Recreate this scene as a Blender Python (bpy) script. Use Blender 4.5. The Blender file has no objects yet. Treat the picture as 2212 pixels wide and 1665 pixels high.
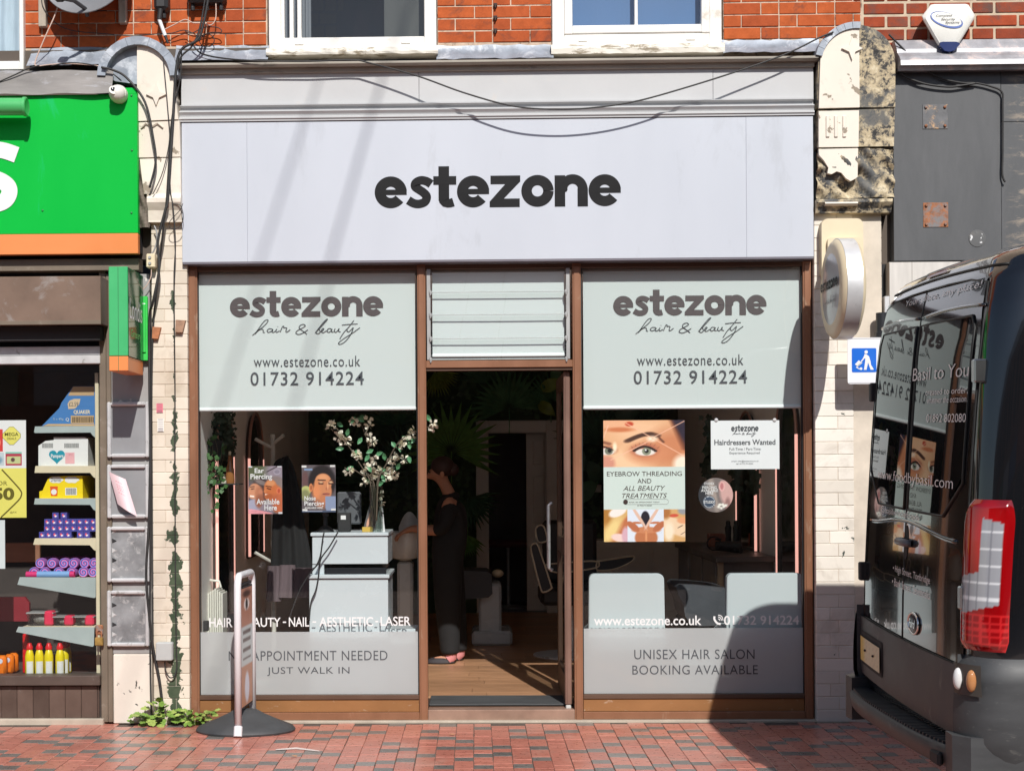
import bpy, bmesh, math, random
import numpy as np
from mathutils import Vector, Matrix
random.seed(7)
SC = bpy.context.scene
COL = SC.collection
# ------------------------------------------------------------------ camera
CAMX, CAMY, CAMZ, FPX = -0.23, -9.0, 1.543, 3150.0
YAW, ROLL = math.radians(1.2), 0.006
U0, V0 = 1025 - FPX*math.tan(YAW), 1020.0
_f = Vector((-math.sin(YAW), math.cos(YAW), 0)); _r0 = Vector((math.cos(YAW), math.sin(YAW), 0)); _u0 = Vector((0, 0, 1))
_r = _r0*math.cos(ROLL) - _u0*math.sin(ROLL); _u = _u0*math.cos(ROLL) + _r0*math.sin(ROLL)
cam = bpy.data.objects.new('camera', bpy.data.cameras.new('camera'))
COL.objects.link(cam)
M3 = Matrix((_r, _u, -_f)).transposed()
cam.matrix_world = Matrix.Translation((CAMX, CAMY, CAMZ)) @ M3.to_4x4()
cam.data.sensor_width = 36.0
cam.data.lens = 36.0*FPX/2212.0
cam.data.shift_x = (1106 - U0)/2212.0
cam.data.shift_y = (V0 - 832.5)/2212.0
cam.data.clip_start = 0.05; cam.data.clip_end = 500
SC.camera = cam
# ------------------------------------------------------------------ sky and sun
SUN = Vector((-0.21, 1.0, -0.89)).normalized()
ELEV = math.asin(-SUN.z)
w = bpy.data.worlds.new("World"); SC.world = w; w.use_nodes = True
nt = w.node_tree; bg = nt.nodes['Background']
sky = nt.nodes.new('ShaderNodeTexSky'); sky.sky_type = 'NISHITA'; sky.sun_disc = False
sky.sun_elevation = ELEV
sky.sun_rotation = math.atan2(-SUN.x, -SUN.y)
sky.air_density = 1.0; sky.dust_density = 1.0; sky.ozone_density = 1.0
nt.links.new(sky.outputs[0], bg.inputs[0]); bg.inputs[1].default_value = 0.085
sl = bpy.data.lights.new('sun', 'SUN'); sl.energy = 4.3; sl.angle = math.radians(0.53); sl.color = (1.0, 0.965, 0.915)
so = bpy.data.objects.new('sun', sl); COL.objects.link(so)
so.rotation_euler = SUN.to_track_quat('-Z', 'Y').to_euler()
so.location = (3, -14, 12)
SC.view_settings.view_transform = 'Standard'; SC.view_settings.look = 'None'
SC.view_settings.exposure = 0.22; SC.view_settings.gamma = 1.0
try: SC.view_settings.use_curve_mapping = False
except Exception: pass
SC.render.engine = 'CYCLES'
SC.cycles.use_denoising = True
SC.cycles.max_bounces = 10; SC.cycles.transparent_max_bounces = 24; SC.cycles.diffuse_bounces = 7
SC.cycles.sample_clamp_indirect = 6.0
SC.cycles.caustics_refractive = False; SC.cycles.caustics_reflective = False

# ------------------------------------------------------------------ picture point -> place
def P(u, v, y=0.0):
    d = _f*FPX + _r*(u - U0) - _u*(v - V0)
    t = (y - CAMY)/d.y
    return Vector((CAMX + d.x*t, y, CAMZ + d.z*t))
def R(u0, v0, u1, v1, y=0.0):
    uc, vc = (u0+u1)/2, (v0+v1)/2
    return P(u0, vc, y).x, P(u1, vc, y).x, P(uc, v1, y).z, P(uc, v0, y).z      # x0 x1 z0 z1
def G(u, v, z=0.0):                                                     # point on a level plane
    d = _f*FPX + _r*(u - U0) - _u*(v - V0)
    t = (z - CAMZ)/d.z
    return Vector((CAMX + d.x*t, CAMY + d.y*t, z))

# ------------------------------------------------------------------ mesh builder
class MB:
    def __init__(s): s.v = []; s.f = []
    def add(s, vs, fs):
        o = len(s.v); s.v += [tuple(p) for p in vs]; s.f += [tuple(i+o for i in f) for f in fs]; return s
    def quad(s, a, b, c, d): return s.add([a, b, c, d], [(0, 1, 2, 3)])
    def box(s, x0, x1, y0, y1, z0, z1):
        x0, x1 = min(x0, x1), max(x0, x1); y0, y1 = min(y0, y1), max(y0, y1); z0, z1 = min(z0, z1), max(z0, z1)
        v = [(x, y, z) for z in (z0, z1) for y in (y0, y1) for x in (x0, x1)]
        return s.add(v, [(0, 2, 3, 1), (4, 5, 7, 6), (0, 1, 5, 4), (2, 6, 7, 3), (0, 4, 6, 2), (1, 3, 7, 5)])
    def cbox(s, x0, x1, y0, y1, z0, z1, c=0.004):
        x0, x1 = min(x0, x1), max(x0, x1); y0, y1 = min(y0, y1), max(y0, y1); z0, z1 = min(z0, z1), max(z0, z1)
        c = min(c, (x1-x0)*.4, (y1-y0)*.4, (z1-z0)*.4)
        X = (x0, x1); Y = (y0, y1); Z = (z0, z1); vs = []; idx = {}
        for i in (0, 1):
            for j in (0, 1):
                for k in (0, 1):
                    sx, sy, sz = (1, -1)[i], (1, -1)[j], (1, -1)[k]
                    for a, p in (('x', (X[i], Y[j]+sy*c, Z[k]+sz*c)), ('y', (X[i]+sx*c, Y[j], Z[k]+sz*c)), ('z', (X[i]+sx*c, Y[j]+sy*c, Z[k]))):
                        idx[(i, j, k, a)] = len(vs); vs.append(p)
        F = []
        for i in (0, 1):
            q = [idx[(i, j, k, 'x')] for j, k in ((0, 0), (1, 0), (1, 1), (0, 1))]; F.append(q if i else q[::-1])
            q = [idx[(j, i, k, 'y')] for j, k in ((0, 0), (1, 0), (1, 1), (0, 1))]; F.append(q[::-1] if i else q)
            q = [idx[(j, k, i, 'z')] for j, k in ((0, 0), (1, 0), (1, 1), (0, 1))]; F.append(q if i else q[::-1])
        for i in (0, 1):
            for j in (0, 1):
                F.append([idx[(i, j, 0, 'x')], idx[(i, j, 1, 'x')], idx[(i, j, 1, 'y')], idx[(i, j, 0, 'y')]])
                F.append([idx[(i, 0, j, 'x')], idx[(i, 1, j, 'x')], idx[(i, 1, j, 'z')], idx[(i, 0, j, 'z')]])
                F.append([idx[(0, i, j, 'y')], idx[(1, i, j, 'y')], idx[(1, i, j, 'z')], idx[(0, i, j, 'z')]])
                for k in (0, 1): F.append([idx[(i, j, k, a)] for a in 'xyz'])
        return s.add(vs, F)
    def prism(s, poly, y0, y1):                 # poly: (x,z) outline, pushed along y
        n = len(poly); v = [(p[0], y0, p[1]) for p in poly] + [(p[0], y1, p[1]) for p in poly]
        f = [tuple(range(n)), tuple(range(2*n-1, n-1, -1))] + [(i, (i+1) % n, n+(i+1) % n, n+i) for i in range(n)]
        return s.add(v, f)
    def prismx(s, poly, x0, x1):                # poly: (y,z) outline, pushed along x
        n = len(poly); v = [(x0, p[0], p[1]) for p in poly] + [(x1, p[0], p[1]) for p in poly]
        f = [tuple(range(n)), tuple(range(2*n-1, n-1, -1))] + [(i, (i+1) % n, n+(i+1) % n, n+i) for i in range(n)]
        return s.add(v, f)
    def prismz(s, poly, z0, z1):
        n = len(poly); v = [(p[0], p[1], z0) for p in poly] + [(p[0], p[1], z1) for p in poly]
        f = [tuple(range(n)), tuple(range(2*n-1, n-1, -1))] + [(i, (i+1) % n, n+(i+1) % n, n+i) for i in range(n)]
        return s.add(v, f)
    def tube(s, pts, r, n=8, caps=True, r1=None):
        pts = [Vector(p) for p in pts]; m = len(pts); vs = []; prev = None
        for i, p in enumerate(pts):
            t = (pts[min(i+1, m-1)] - pts[max(i-1, 0)])
            t = t.normalized() if t.length > 1e-9 else Vector((0, 0, 1))
            if prev is None:
                a = t.cross(Vector((0, 0, 1)))
                if a.length < 1e-3: a = t.cross(Vector((0, 1, 0)))
            else:
                a = prev - t*prev.dot(t)
            a.normalize(); prev = a; b = t.cross(a)
            rr = r[i] if isinstance(r, (list, tuple)) else (r if r1 is None else r + (r1-r)*i/max(1, m-1))
            vs += [p + a*math.cos(2*math.pi*k/n)*rr + b*math.sin(2*math.pi*k/n)*rr for k in range(n)]
        fs = [(i*n+k, i*n+(k+1) % n, (i+1)*n+(k+1) % n, (i+1)*n+k) for i in range(m-1) for k in range(n)]
        if caps: fs += [tuple(range(n))[::-1], tuple(range((m-1)*n, m*n))]
        return s.add(vs, fs)
    def lathe(s, prof, c=(0, 0, 0), n=20, axis='z', sx=1.0, sy=1.0):     # prof: (r,h)
        vs = []
        for r, h in prof:
            for k in range(n):
                a = 2*math.pi*k/n; p, q = r*math.cos(a)*sx, r*math.sin(a)*sy
                vs.append({'z': (c[0]+p, c[1]+q, c[2]+h), 'y': (c[0]+p, c[1]+h, c[2]+q), 'x': (c[0]+h, c[1]+p, c[2]+q)}[axis])
        m = len(prof)
        fs = [(i*n+k, i*n+(k+1) % n, (i+1)*n+(k+1) % n, (i+1)*n+k) for i in range(m-1) for k in range(n)]
        fs += [tuple(range(n))[::-1], tuple(range((m-1)*n, m*n))]
        return s.add(vs, fs)
    def ball(s, c, rx, ry=None, rz=None, n=12, m=8):
        ry = rx if ry is None else ry; rz = rx if rz is None else rz
        vs = []; 
        for i in range(m+1):
            th = math.pi*i/m
            for k in range(n):
                a = 2*math.pi*k/n
                vs.append((c[0]+rx*math.sin(th)*math.cos(a), c[1]+ry*math.sin(th)*math.sin(a), c[2]+rz*math.cos(th)))
        return s.add(vs, [(i*n+k, (i+1)*n+k, (i+1)*n+(k+1) % n, i*n+(k+1) % n) for i in range(m) for k in range(n)])
    def grid(s, fn, nu, nv, closed=False):
        vs = [fn(i/nu, j/nv) for j in range(nv+1) for i in range(nu+1)]
        return s.add(vs, [(j*(nu+1)+i, j*(nu+1)+i+1, (j+1)*(nu+1)+i+1, (j+1)*(nu+1)+i) for j in range(nv) for i in range(nu)])
    def xf(s, m, start=0):
        for i in range(start, len(s.v)): s.v[i] = tuple(m @ Vector(s.v[i]))
        return s
    def mesh(s, name):
        me = bpy.data.meshes.new(name); me.from_pydata(s.v, [], s.f); me.validate(); me.update(); return me

def fixn(me):
    bm = bmesh.new(); bm.from_mesh(me); bmesh.ops.recalc_face_normals(bm, faces=bm.faces); bm.to_mesh(me); bm.free()
def obj(name, mb, mat, parent=None, smooth=False, normals=True):
    me = mb.mesh(name) if isinstance(mb, MB) else mb
    if normals and isinstance(mb, MB): fixn(me)
    if mat is not None and not me.materials: me.materials.append(mat)
    if smooth:
        for p in me.polygons: p.use_smooth = True
        if smooth != 'all':
            try: me.set_sharp_from_angle(angle=math.radians(40))
            except Exception: pass
    o = bpy.data.objects.new(name, me); COL.objects.link(o)
    if parent is not None: o.parent = parent
    return o
def tag(o, label, cat, group=None, kind=None):
    if label: o['label'] = label
    if cat: o['category'] = cat
    if group: o['group'] = group
    if kind: o['kind'] = kind
    return o
def thing(name, label, cat, group=None, kind=None):
    o = bpy.data.objects.new(name, None); COL.objects.link(o); o.empty_display_size = .1
    return tag(o, label, cat, group, kind)
def struct(name, mb, mat, smooth=False):
    o = obj(name, mb, mat, None, smooth); o['kind'] = 'structure'; return o
def kids(o): return [c for c in bpy.data.objects if c.parent == o]
def dup(o, off, parent=None, label=None):
    c = o.copy(); COL.objects.link(c)
    if parent is None:
        c.location = Vector(o.location) + Vector(off)
        if label: c['label'] = label
    else: c.parent = parent
    for k in list(o.children): dup(k, off, c)
    return c

# ------------------------------------------------------------------ materials
def nodes(name):
    m = bpy.data.materials.new(name); m.use_nodes = True
    n = m.node_tree; b = n.nodes['Principled BSDF']; return m, n, b
def ramp(n, fac, stops):
    r = n.nodes.new('ShaderNodeValToRGB'); e = r.color_ramp.elements
    while len(e) < len(stops): e.new(0.5)
    for i, (p, c) in enumerate(stops): e[i].position = p; e[i].color = (*c, 1) if len(c) == 3 else c
    n.links.new(fac, r.inputs[0]); return r
def noise(n, scale, detail=4, rough=.55, vec=None, dist=0.0):
    t = n.nodes.new('ShaderNodeTexNoise'); t.inputs['Scale'].default_value = scale
    t.inputs['Detail'].default_value = detail; t.inputs['Roughness'].default_value = rough; t.inputs['Distortion'].default_value = dist
    if vec is not None: n.links.new(vec, t.inputs['Vector'])
    return t
def wpos(n, sc=(1, 1, 1)):
    g = n.nodes.new('ShaderNodeNewGeometry'); m = n.nodes.new('ShaderNodeMapping')
    m.inputs['Scale'].default_value = sc; n.links.new(g.outputs['Position'], m.inputs['Vector']); return m.outputs[0]
def mixc(n, fac, a, b, mode='MIX'):
    x = n.nodes.new('ShaderNodeMix'); x.data_type = 'RGBA'; x.blend_type = mode
    for s, i in ((fac, 0), (a, 6), (b, 7)):
        if isinstance(s, (int, float)): x.inputs[i].default_value = s
        elif isinstance(s, tuple): x.inputs[i].default_value = (*s, 1)
        else: n.links.new(s, x.inputs[i])
    return x.outputs[2]
def math_(n, op, a, b=None, clamp=False):
    x = n.nodes.new('ShaderNodeMath'); x.operation = op; x.use_clamp = clamp
    for s, i in ((a, 0), (b, 1)):
        if s is None: continue
        if isinstance(s, (int, float)): x.inputs[i].default_value = s
        else: n.links.new(s, x.inputs[i])
    return x.outputs[0]
def bump(n, b, h, strength=.3, dist=.002):
    x = n.nodes.new('ShaderNodeBump'); x.inputs['Strength'].default_value = strength; x.inputs['Distance'].default_value = dist
    n.links.new(h, x.inputs['Height']); n.links.new(x.outputs[0], b.inputs['Normal'])
MATS = {}
def pm(name, col, rough=.55, metal=0.0, var=.10, scale=6.0, bmp=0.0, bscale=60.0, dirt=None, dirt_amt=.0, dirt_scale=3.0, sc=(1, 1, 1), spec=.5, coat=0.0, rnd=0.0):
    if name in MATS: return MATS[name]
    m, n, b = nodes(name); v = wpos(n, sc)
    t = noise(n, scale, 5, .6, v)
    lo = tuple(c*(1-var) for c in col); hi = tuple(min(1, c*(1+var)) for c in col)
    c = ramp(n, t.outputs['Fac'], [(.25, lo), (.75, hi)]).outputs[0]
    if rnd:
        oi = n.nodes.new('ShaderNodeObjectInfo')
        r = ramp(n, oi.outputs['Random'], [(0, (1-rnd,)*3), (1, (1+rnd*.4,)*3)])
        c = mixc(n, 1.0, c, r.outputs[0], 'MULTIPLY')
    if dirt is not None:
        d = noise(n, dirt_scale, 7, .7, v, .4)
        f = ramp(n, d.outputs['Fac'], [(.62-dirt_amt*.4, (0, 0, 0)), (.72-dirt_amt*.3, (1, 1, 1))]).outputs[0]
        c = mixc(n, f, c, dirt)
    n.links.new(c, b.inputs['Base Color'])
    b.inputs['Roughness'].default_value = rough; b.inputs['Metallic'].default_value = metal
    b.inputs['Specular IOR Level'].default_value = spec; b.inputs['Coat Weight'].default_value = coat
    rr = ramp(n, t.outputs['Fac'], [(.2, (max(.02, rough-.1),)*3), (.8, (min(1, rough+.1),)*3)])
    n.links.new(rr.outputs[0], b.inputs['Roughness'])
    if bmp:
        h = noise(n, bscale, 4, .6, v); bump(n, b, h.outputs['Fac'], bmp)
    MATS[name] = m; return m
def emis(name, col, st, base=None):
    if name in MATS: return MATS[name]
    m, n, b = nodes(name); b.inputs['Base Color'].default_value = (*(base or col), 1)
    b.inputs['Emission Color'].default_value = (*col, 1); b.inputs['Emission Strength'].default_value = st
    MATS[name] = m; return m
def glass(name, tint=(.93, .96, .95), refl=1.0, rough=.0):
    if name in MATS: return MATS[name]
    m, n, b = nodes(name); n.nodes.remove(b)
    o = [x for x in n.nodes if x.type == 'OUTPUT_MATERIAL'][0]
    t = n.nodes.new('ShaderNodeBsdfTransparent'); t.inputs[0].default_value = (*tint, 1)
    g = n.nodes.new('ShaderNodeBsdfGlossy'); g.inputs['Roughness'].default_value = rough
    ge = n.nodes.new('ShaderNodeNewGeometry'); dt = n.nodes.new('ShaderNodeVectorMath'); dt.operation = 'DOT_PRODUCT'
    n.links.new(ge.outputs['Normal'], dt.inputs[0]); n.links.new(ge.outputs['Incoming'], dt.inputs[1])
    k = math_(n, 'SUBTRACT', 1.0, math_(n, 'ABSOLUTE', dt.outputs['Value']))
    fr_ = math_(n, 'ADD', .06, math_(n, 'MULTIPLY', math_(n, 'POWER', k, 5.0), .9))
    mx = n.nodes.new('ShaderNodeMixShader')
    n.links.new(math_(n, 'MULTIPLY', fr_, refl, True), mx.inputs[0]); n.links.new(t.outputs[0], mx.inputs[1]); n.links.new(g.outputs[0], mx.inputs[2])
    n.links.new(mx.outputs[0], o.inputs[0]); MATS[name] = m; return m
def printmat(name='printed_paper', rough=.45):
    if name in MATS: return MATS[name]
    m, n, b = nodes(name); a = n.nodes.new('ShaderNodeAttribute'); a.attribute_name = 'Col'
    n.links.new(a.outputs['Color'], b.inputs['Base Color']); b.inputs['Roughness'].default_value = rough
    MATS[name] = m; return m

# ------------------------------------------------------------------ print and lettering
def lin(c): c = np.clip(np.asarray(c, float), 0, 1); return np.where(c <= .04045, c/12.92, ((c+.055)/1.055)**2.4)
def L3(r, g, b): return tuple(float(x) for x in lin(np.array([r, g, b])/255.0))
def ell(s, t, cx, cy, rx, ry, soft=.25, ang=0.0):
    ca, sa = math.cos(ang), math.sin(ang); dx, dy = s-cx, t-cy
    a, b = (dx*ca+dy*sa)/rx, (-dx*sa+dy*ca)/ry
    d = np.sqrt(a*a+b*b); return np.clip((1+soft/2-d)/max(soft, 1e-3), 0, 1)
def rct(s, t, x0, x1, y0, y1): return ((s >= x0) & (s <= x1) & (t >= y0) & (t <= y1)).astype(float)
def seg(s, t, x0, y0, x1, y1, w, soft=.5, asp=1.0):
    dx, dy = x1-x0, (y1-y0)*asp; L = dx*dx+dy*dy
    k = np.clip(((s-x0)*dx+(t-y0)*asp*dy)/L, 0, 1); d = np.hypot(s-x0-k*dx, (t-y0)*asp-k*dy)
    return np.clip((w*(1+soft/2)-d)/(w*soft), 0, 1)
def lay(img, mask, col): 
    m = mask[..., None]; return img*(1-m) + np.array(col)/255.0*m
def printed(name, fn, nx, nz, place, parent, mat=None):
    """grid of coloured points; place(a,b)->xyz with a,b in 0..1"""
    A, B = np.meshgrid(np.linspace(0, 1, nx+1), np.linspace(0, 1, nz+1))
    img = lin(fn(A, B))
    mb = MB().grid(lambda a, b: place(a, b), nx, nz); me = mb.mesh(name)
    at = me.color_attributes.new('Col', 'FLOAT_COLOR', 'POINT')
    buf = np.ones((img.shape[0]*img.shape[1], 4), np.float32); buf[:, :3] = img.reshape(-1, 3)
    at.data.foreach_set('color', buf.ravel())
    return obj(name, me, mat or printmat(), parent)
def flat(x0, x1, z0, z1, y): return lambda a, b: (x0+(x1-x0)*a, y, z0+(z1-z0)*b)
_tc = {}
def text2d(body, bold=0.0, spacing=1.0, shear=0.0):
    k = (body, bold, spacing, shear)
    if k in _tc: return _tc[k]
    cu = bpy.data.curves.new('t', 'FONT'); cu.body = body; cu.offset = bold; cu.space_character = spacing; cu.shear = shear
    cu.resolution_u = 4; cu.fill_mode = 'BOTH'
    o = bpy.data.objects.new('t', cu); COL.objects.link(o)
    dg = bpy.context.evaluated_depsgraph_get(); me = bpy.data.meshes.new_from_object(o.evaluated_get(dg))
    vs = [(v.co.x, v.co.y) for v in me.vertices]; fs = [tuple(p.vertices) for p in me.polygons]
    bpy.data.objects.remove(o); bpy.data.curves.remove(cu); bpy.data.meshes.remove(me)
    xs = [v[0] for v in vs]; ys = [v[1] for v in vs]
    x0, x1, y0, y1 = min(xs), max(xs), min(ys), max(ys)
    _tc[k] = ([((x-x0)/(x1-x0), (y-y0)/(y1-y0)) for x, y in vs], fs); return _tc[k]
def text(name, body, place, mat, parent, bold=0.0, spacing=1.0, shear=0.0):
    vs, fs = text2d(body, bold, spacing, shear)
    me = bpy.data.meshes.new(name); me.from_pydata([tuple(place(a, b)) for a, b in vs], [], fs); me.update()
    return obj(name, me, mat, parent, normals=False)
def textR(name, body, u0, v0, u1, v1, y, mat, parent, **k):
    x0, x1, z0, z1 = R(u0, v0, u1, v1, y); return text(name, body, flat(x0, x1, z0, z1, y), mat, parent, **k)
def spline(pts, n=8):
    out = []; P_ = [Vector(p) for p in pts]
    for i in range(len(P_)-1):
        a = P_[max(i-1, 0)]; b = P_[i]; c = P_[i+1]; d = P_[min(i+2, len(P_)-1)]
        for k in range(n):
            t = k/n
            out.append(.5*((2*b)+(c-a)*t+(2*a-5*b+4*c-d)*t*t+(3*b-a-3*c+d)*t**3))
    out.append(P_[-1]); return out
def ribbon(pts, w):
    """flat band along 2-d points -> verts, faces"""
    pts = [Vector((p[0], p[1])) for p in pts]; vs = []; m = len(pts)
    for i, p in enumerate(pts):
        t = (pts[min(i+1, m-1)]-pts[max(i-1, 0)]).normalized(); n_ = Vector((-t.y, t.x))
        ww = w[i] if isinstance(w, list) else w
        vs += [tuple(p+n_*ww/2), tuple(p-n_*ww/2)]
    return vs, [(2*i, 2*i+1, 2*i+3, 2*i+2) for i in range(m-1)]
def arc(cx, cy, r, a0, a1, n=24, ry=None):
    ry = r if ry is None else ry
    return [(cx+r*math.cos(math.radians(a0+(a1-a0)*i/n)), cy+ry*math.sin(math.radians(a0+(a1-a0)*i/n))) for i in range(n+1)]
def glyphs():
    """heavy round lower-case letters, x-height 1, each: list of (verts, faces)"""
    S = .325; c = (1-S)/2; g = {}
    g['o'] = ([ribbon(arc(.5, .5, c, 0, 360, 40), S)], 1.0)
    bar = ([(.06, .415), (.985, .415), (.985, .585), (.06, .585)], [(0, 1, 2, 3)])
    g['e'] = ([ribbon(arc(.49, .5, c, 4, 322, 40), S), bar], .97)
    sp = spline([(.74, .745), (.60, .835), (.42, .865), (.27, .79), (.25, .67), (.38, .57), (.50, .485), (.60, .36), (.55, .20), (.38, .13), (.20, .15), (.03, .25)], 6)
    g['s'] = ([ribbon(sp, [.27]*len(sp))], .78)
    g['t'] = ([([(.16, .22), (.49, .22), (.49, 1.30), (.16, 1.30)], [(0, 1, 2, 3)]), ([(0, .72), (.71, .72), (.71, .99), (0, .99)], [(0, 1, 2, 3)]),
               ribbon([(.325, .30), (.335, .22), (.38, .165), (.45, .14), (.52, .145), (.62, .175)], [.33, .32, .30, .27, .27, .27])], .71)
    g['z'] = ([([(.0, 0), (.93, 0), (.93, .27), (.44, .27), (.95, .80), (.95, .99), (.03, .99), (.03, .72), (.48, .72), (.0, .18)], [(0, 1, 2, 3, 9), (9, 3, 4, 8), (8, 4, 5, 6, 7)])], .95)
    g['n'] = ([([(0, 0), (.325, 0), (.325, .98), (0, .98)], [(0, 1, 2, 3)]), ribbon(arc(.555, .56, .31, 205, 0, 20, .30) + [(.865, 0)], [.2]+[.30]*19+[.32]*2)], 1.025)
    return g
GL = glyphs()
def logo(u0, v0, u1, v1, y, mat, parent, thick=0.0, place=None):
    """the shop name, one mesh per letter; v0 = x-height top, v1 = baseline"""
    adv = []; x = 0
    for ch in 'estezone':
        adv.append(x); x += GL[ch][1] + .03
    tot = x-.03
    if place is None:
        x0, x1, z0, z1 = R(u0, v0, u1, v1, y); place = lambda a, b, k: (x0+(x1-x0)*a, y-k, z0+(z1-z0)*b)
    for ch, a in zip('estezone', adv):
        mb = MB()
        for q, (vs, fs) in enumerate(GL[ch][0]):
            mb.add([place((a+p[0])/tot, p[1], .0004*q+thick) for p in vs], fs)
        obj('letter', mb, mat, parent, normals=False)
def hair_beauty(place, mat, parent, w=.022):
    """thin handwritten line; unit box 0..1 wide, 0..1 high"""
    strokes = [
        [(0, .10), (.06, .40), (.12, .72), (.145, .95), (.13, 1.0), (.10, .85), (.06, .50), (.025, .18), (.05, .36), (.085, .46), (.10, .40), (.10, .28), (.115, .26)],
        [(.185, .46), (.155, .48), (.135, .36), (.15, .27), (.18, .36), (.19, .44), (.18, .30), (.195, .27), (.215, .36)],
        [(.225, .46), (.215, .34), (.225, .27), (.25, .36)], [(.232, .58), (.235, .60)],
        [(.255, .28), (.270, .50), (.278, .60), (.288, .62), (.290, .52), (.302, .54), (.316, .50), (.308, .36), (.316, .27), (.348, .42)],
        [(.50, .14), (.47, .30), (.43, .50), (.44, .66), (.47, .72), (.485, .62), (.45, .48), (.41, .34), (.40, .20), (.43, .14), (.47, .24), (.51, .40)],
        [(.575, .22), (.62, .50), (.67, .85), (.69, 1.0), (.675, .98), (.63, .66), (.585, .26), (.60, .16), (.62, .24), (.615, .40), (.60, .40)],
        [(.625, .28), (.65, .38), (.655, .46), (.64, .44), (.635, .28), (.65, .22), (.68, .34)],
        [(.725, .44), (.70, .46), (.685, .32), (.70, .24), (.725, .36), (.73, .44), (.725, .28), (.745, .26)],
        [(.76, .46), (.75, .32), (.765, .24), (.785, .36), (.795, .46), (.79, .30), (.81, .26)],
        [(.93, .92), (.885, .55), (.84, .24), (.80, -.15)], [(.82, .66), (.89, .70), (.965, .72)],
        [(.872, .46), (.868, .32), (.882, .26), (.905, .38), (.925, .50), (.90, .10), (.85, -.30), (.805, -.46), (.79, -.38), (.84, -.12), (.92, .20), (.985, .50)]]
    mb = MB()
    for q, s in enumerate(strokes):
        vs, fs = ribbon([(p[0]*4.4, p[1]) for p in spline([Vector((a, b, 0)) for a, b in s], 5)], w*2)
        mb.add([place(p[0]/4.4, p[1], .0002*(q % 3)) for p in vs], fs)
    obj('handwriting', mb, mat, parent, normals=False)
# ================================================================== MATERIALS USED OFTEN
white_pvc = pm('white_pvc', (.78, .76, .72), .35, var=.04, scale=3, dirt=(.55, .49, .40), dirt_amt=.12, dirt_scale=4)
fascia_white = pm('fascia_white', (.49, .52, .575), .42, var=.03, scale=1.6, sc=(1, 1, .3), dirt=(.44, .465, .51), dirt_amt=.10, dirt_scale=3.5)
board_white = pm('board_white', (.47, .475, .48), .5, var=.05, scale=3, dirt=(.5, .48, .46), dirt_amt=.06, dirt_scale=6, bmp=.1)
lead = pm('lead_sheet', (.27, .30, .345), .5, .25, var=.30, scale=9, bmp=.5, bscale=25, dirt=(.50, .53, .57), dirt_amt=.22, dirt_scale=7)
lead_brown = pm('old_lead', (.21, .195, .185), .6, .1, var=.3, scale=7, bmp=.5, bscale=30, sc=(.4, 1, 1.5), dirt=(.36, .36, .38), dirt_amt=.2, dirt_scale=5)
ledge_mat = pm('stone_ledge', (.36, .33, .28), .8, var=.25, scale=6, bmp=.4, sc=(.3, 1, 2), dirt=(.16, .15, .13), dirt_amt=.12, dirt_scale=8)
brown_alu = pm('brown_frame', (.245, .112, .060), .42, .15, var=.14, scale=5, sc=(1, 1, .4), dirt=(.34, .22, .15), dirt_amt=.05, dirt_scale=9)
brown_kick = pm('brown_kick_panel', (.27, .125, .045), .45, .1, var=.18, scale=4, sc=(.5, 1, 1), dirt=(.5, .38, .28), dirt_amt=.03, dirt_scale=22)
brown_dark = pm('brown_frame_inner', (.10, .055, .035), .5, .1)
black_rub = pm('black_rubber', (.018, .018, .019), .6, var=.2)
cable_mat = pm('black_cable', (.022, .021, .021), .55, var=.3, scale=12)
ink = pm('dark_ink', (.005, .005, .006), .6, var=0, spec=.25)
ink_brown = pm('grey_brown_vinyl', (.085, .068, .070), .5, var=0)
ink_slate = pm('slate_vinyl', (.07, .075, .085), .5, var=0)
vinyl_white = pm('white_vinyl', (.72, .72, .72), .5, var=0)
alu = pm('aluminium', (.66, .66, .665), .36, .35, var=.08, scale=10, dirt=(.33, .32, .30), dirt_amt=.08, dirt_scale=14)
alu_dull = pm('dull_metal', (.36, .36, .355), .5, .45, var=.12)
wood_raw = pm('raw_timber', (.36, .31, .25), .8, var=.25, scale=14, sc=(3, 1, .5))
cream = pm('cream_plastic', (.68, .58, .40), .45, var=.05)
dark_int = pm('dark_interior', (.022, .022, .024), .8, var=.2)
PANE = glass('shop_glass', (.945, .97, .965), 1.0)
PANE2 = glass('upper_glass', (.9, .93, .95), 1.4)

def brickmat(name, a, b, mort=None, burnt=(.10, .05, .04), burnt_amt=.2):
    m, n, bs = nodes(name); v = wpos(n)
    oi = n.nodes.new('ShaderNodeObjectInfo')
    base = ramp(n, oi.outputs['Random'], [(0, a), (.5, tuple((x+y)/2 for x, y in zip(a, b))), (1, b)]).outputs[0]
    t = noise(n, 14, 6, .65, v); c = mixc(n, 1.0, base, ramp(n, t.outputs['Fac'], [(.25, (.70, .66, .62)), (.8, (1.12, 1.1, 1.08))]).outputs[0], 'MULTIPLY')
    d = noise(n, 5, 6, .7, v, .5); c = mixc(n, ramp(n, d.outputs['Fac'], [(.70-burnt_amt*.5, (0, 0, 0)), (.82-burnt_amt*.4, (.8, .8, .8))]).outputs[0], c, burnt)
    e = noise(n, 90, 3, .6, v); c = mixc(n, ramp(n, e.outputs['Fac'], [(.70, (0, 0, 0)), (.76, (.7, .7, .7))]).outputs[0], c, (.09, .045, .035))
    n.links.new(c, bs.inputs['Base Color']); bs.inputs['Roughness'].default_value = .85; bs.inputs['Specular IOR Level'].default_value = .15
    bump(n, bs, noise(n, 70, 5, .7, v).outputs['Fac'], .5, .003); MATS[name] = m; return m
brick_or = brickmat('orange_brick', (.50, .118, .036), (.38, .082, .030), burnt_amt=.3)
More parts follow.
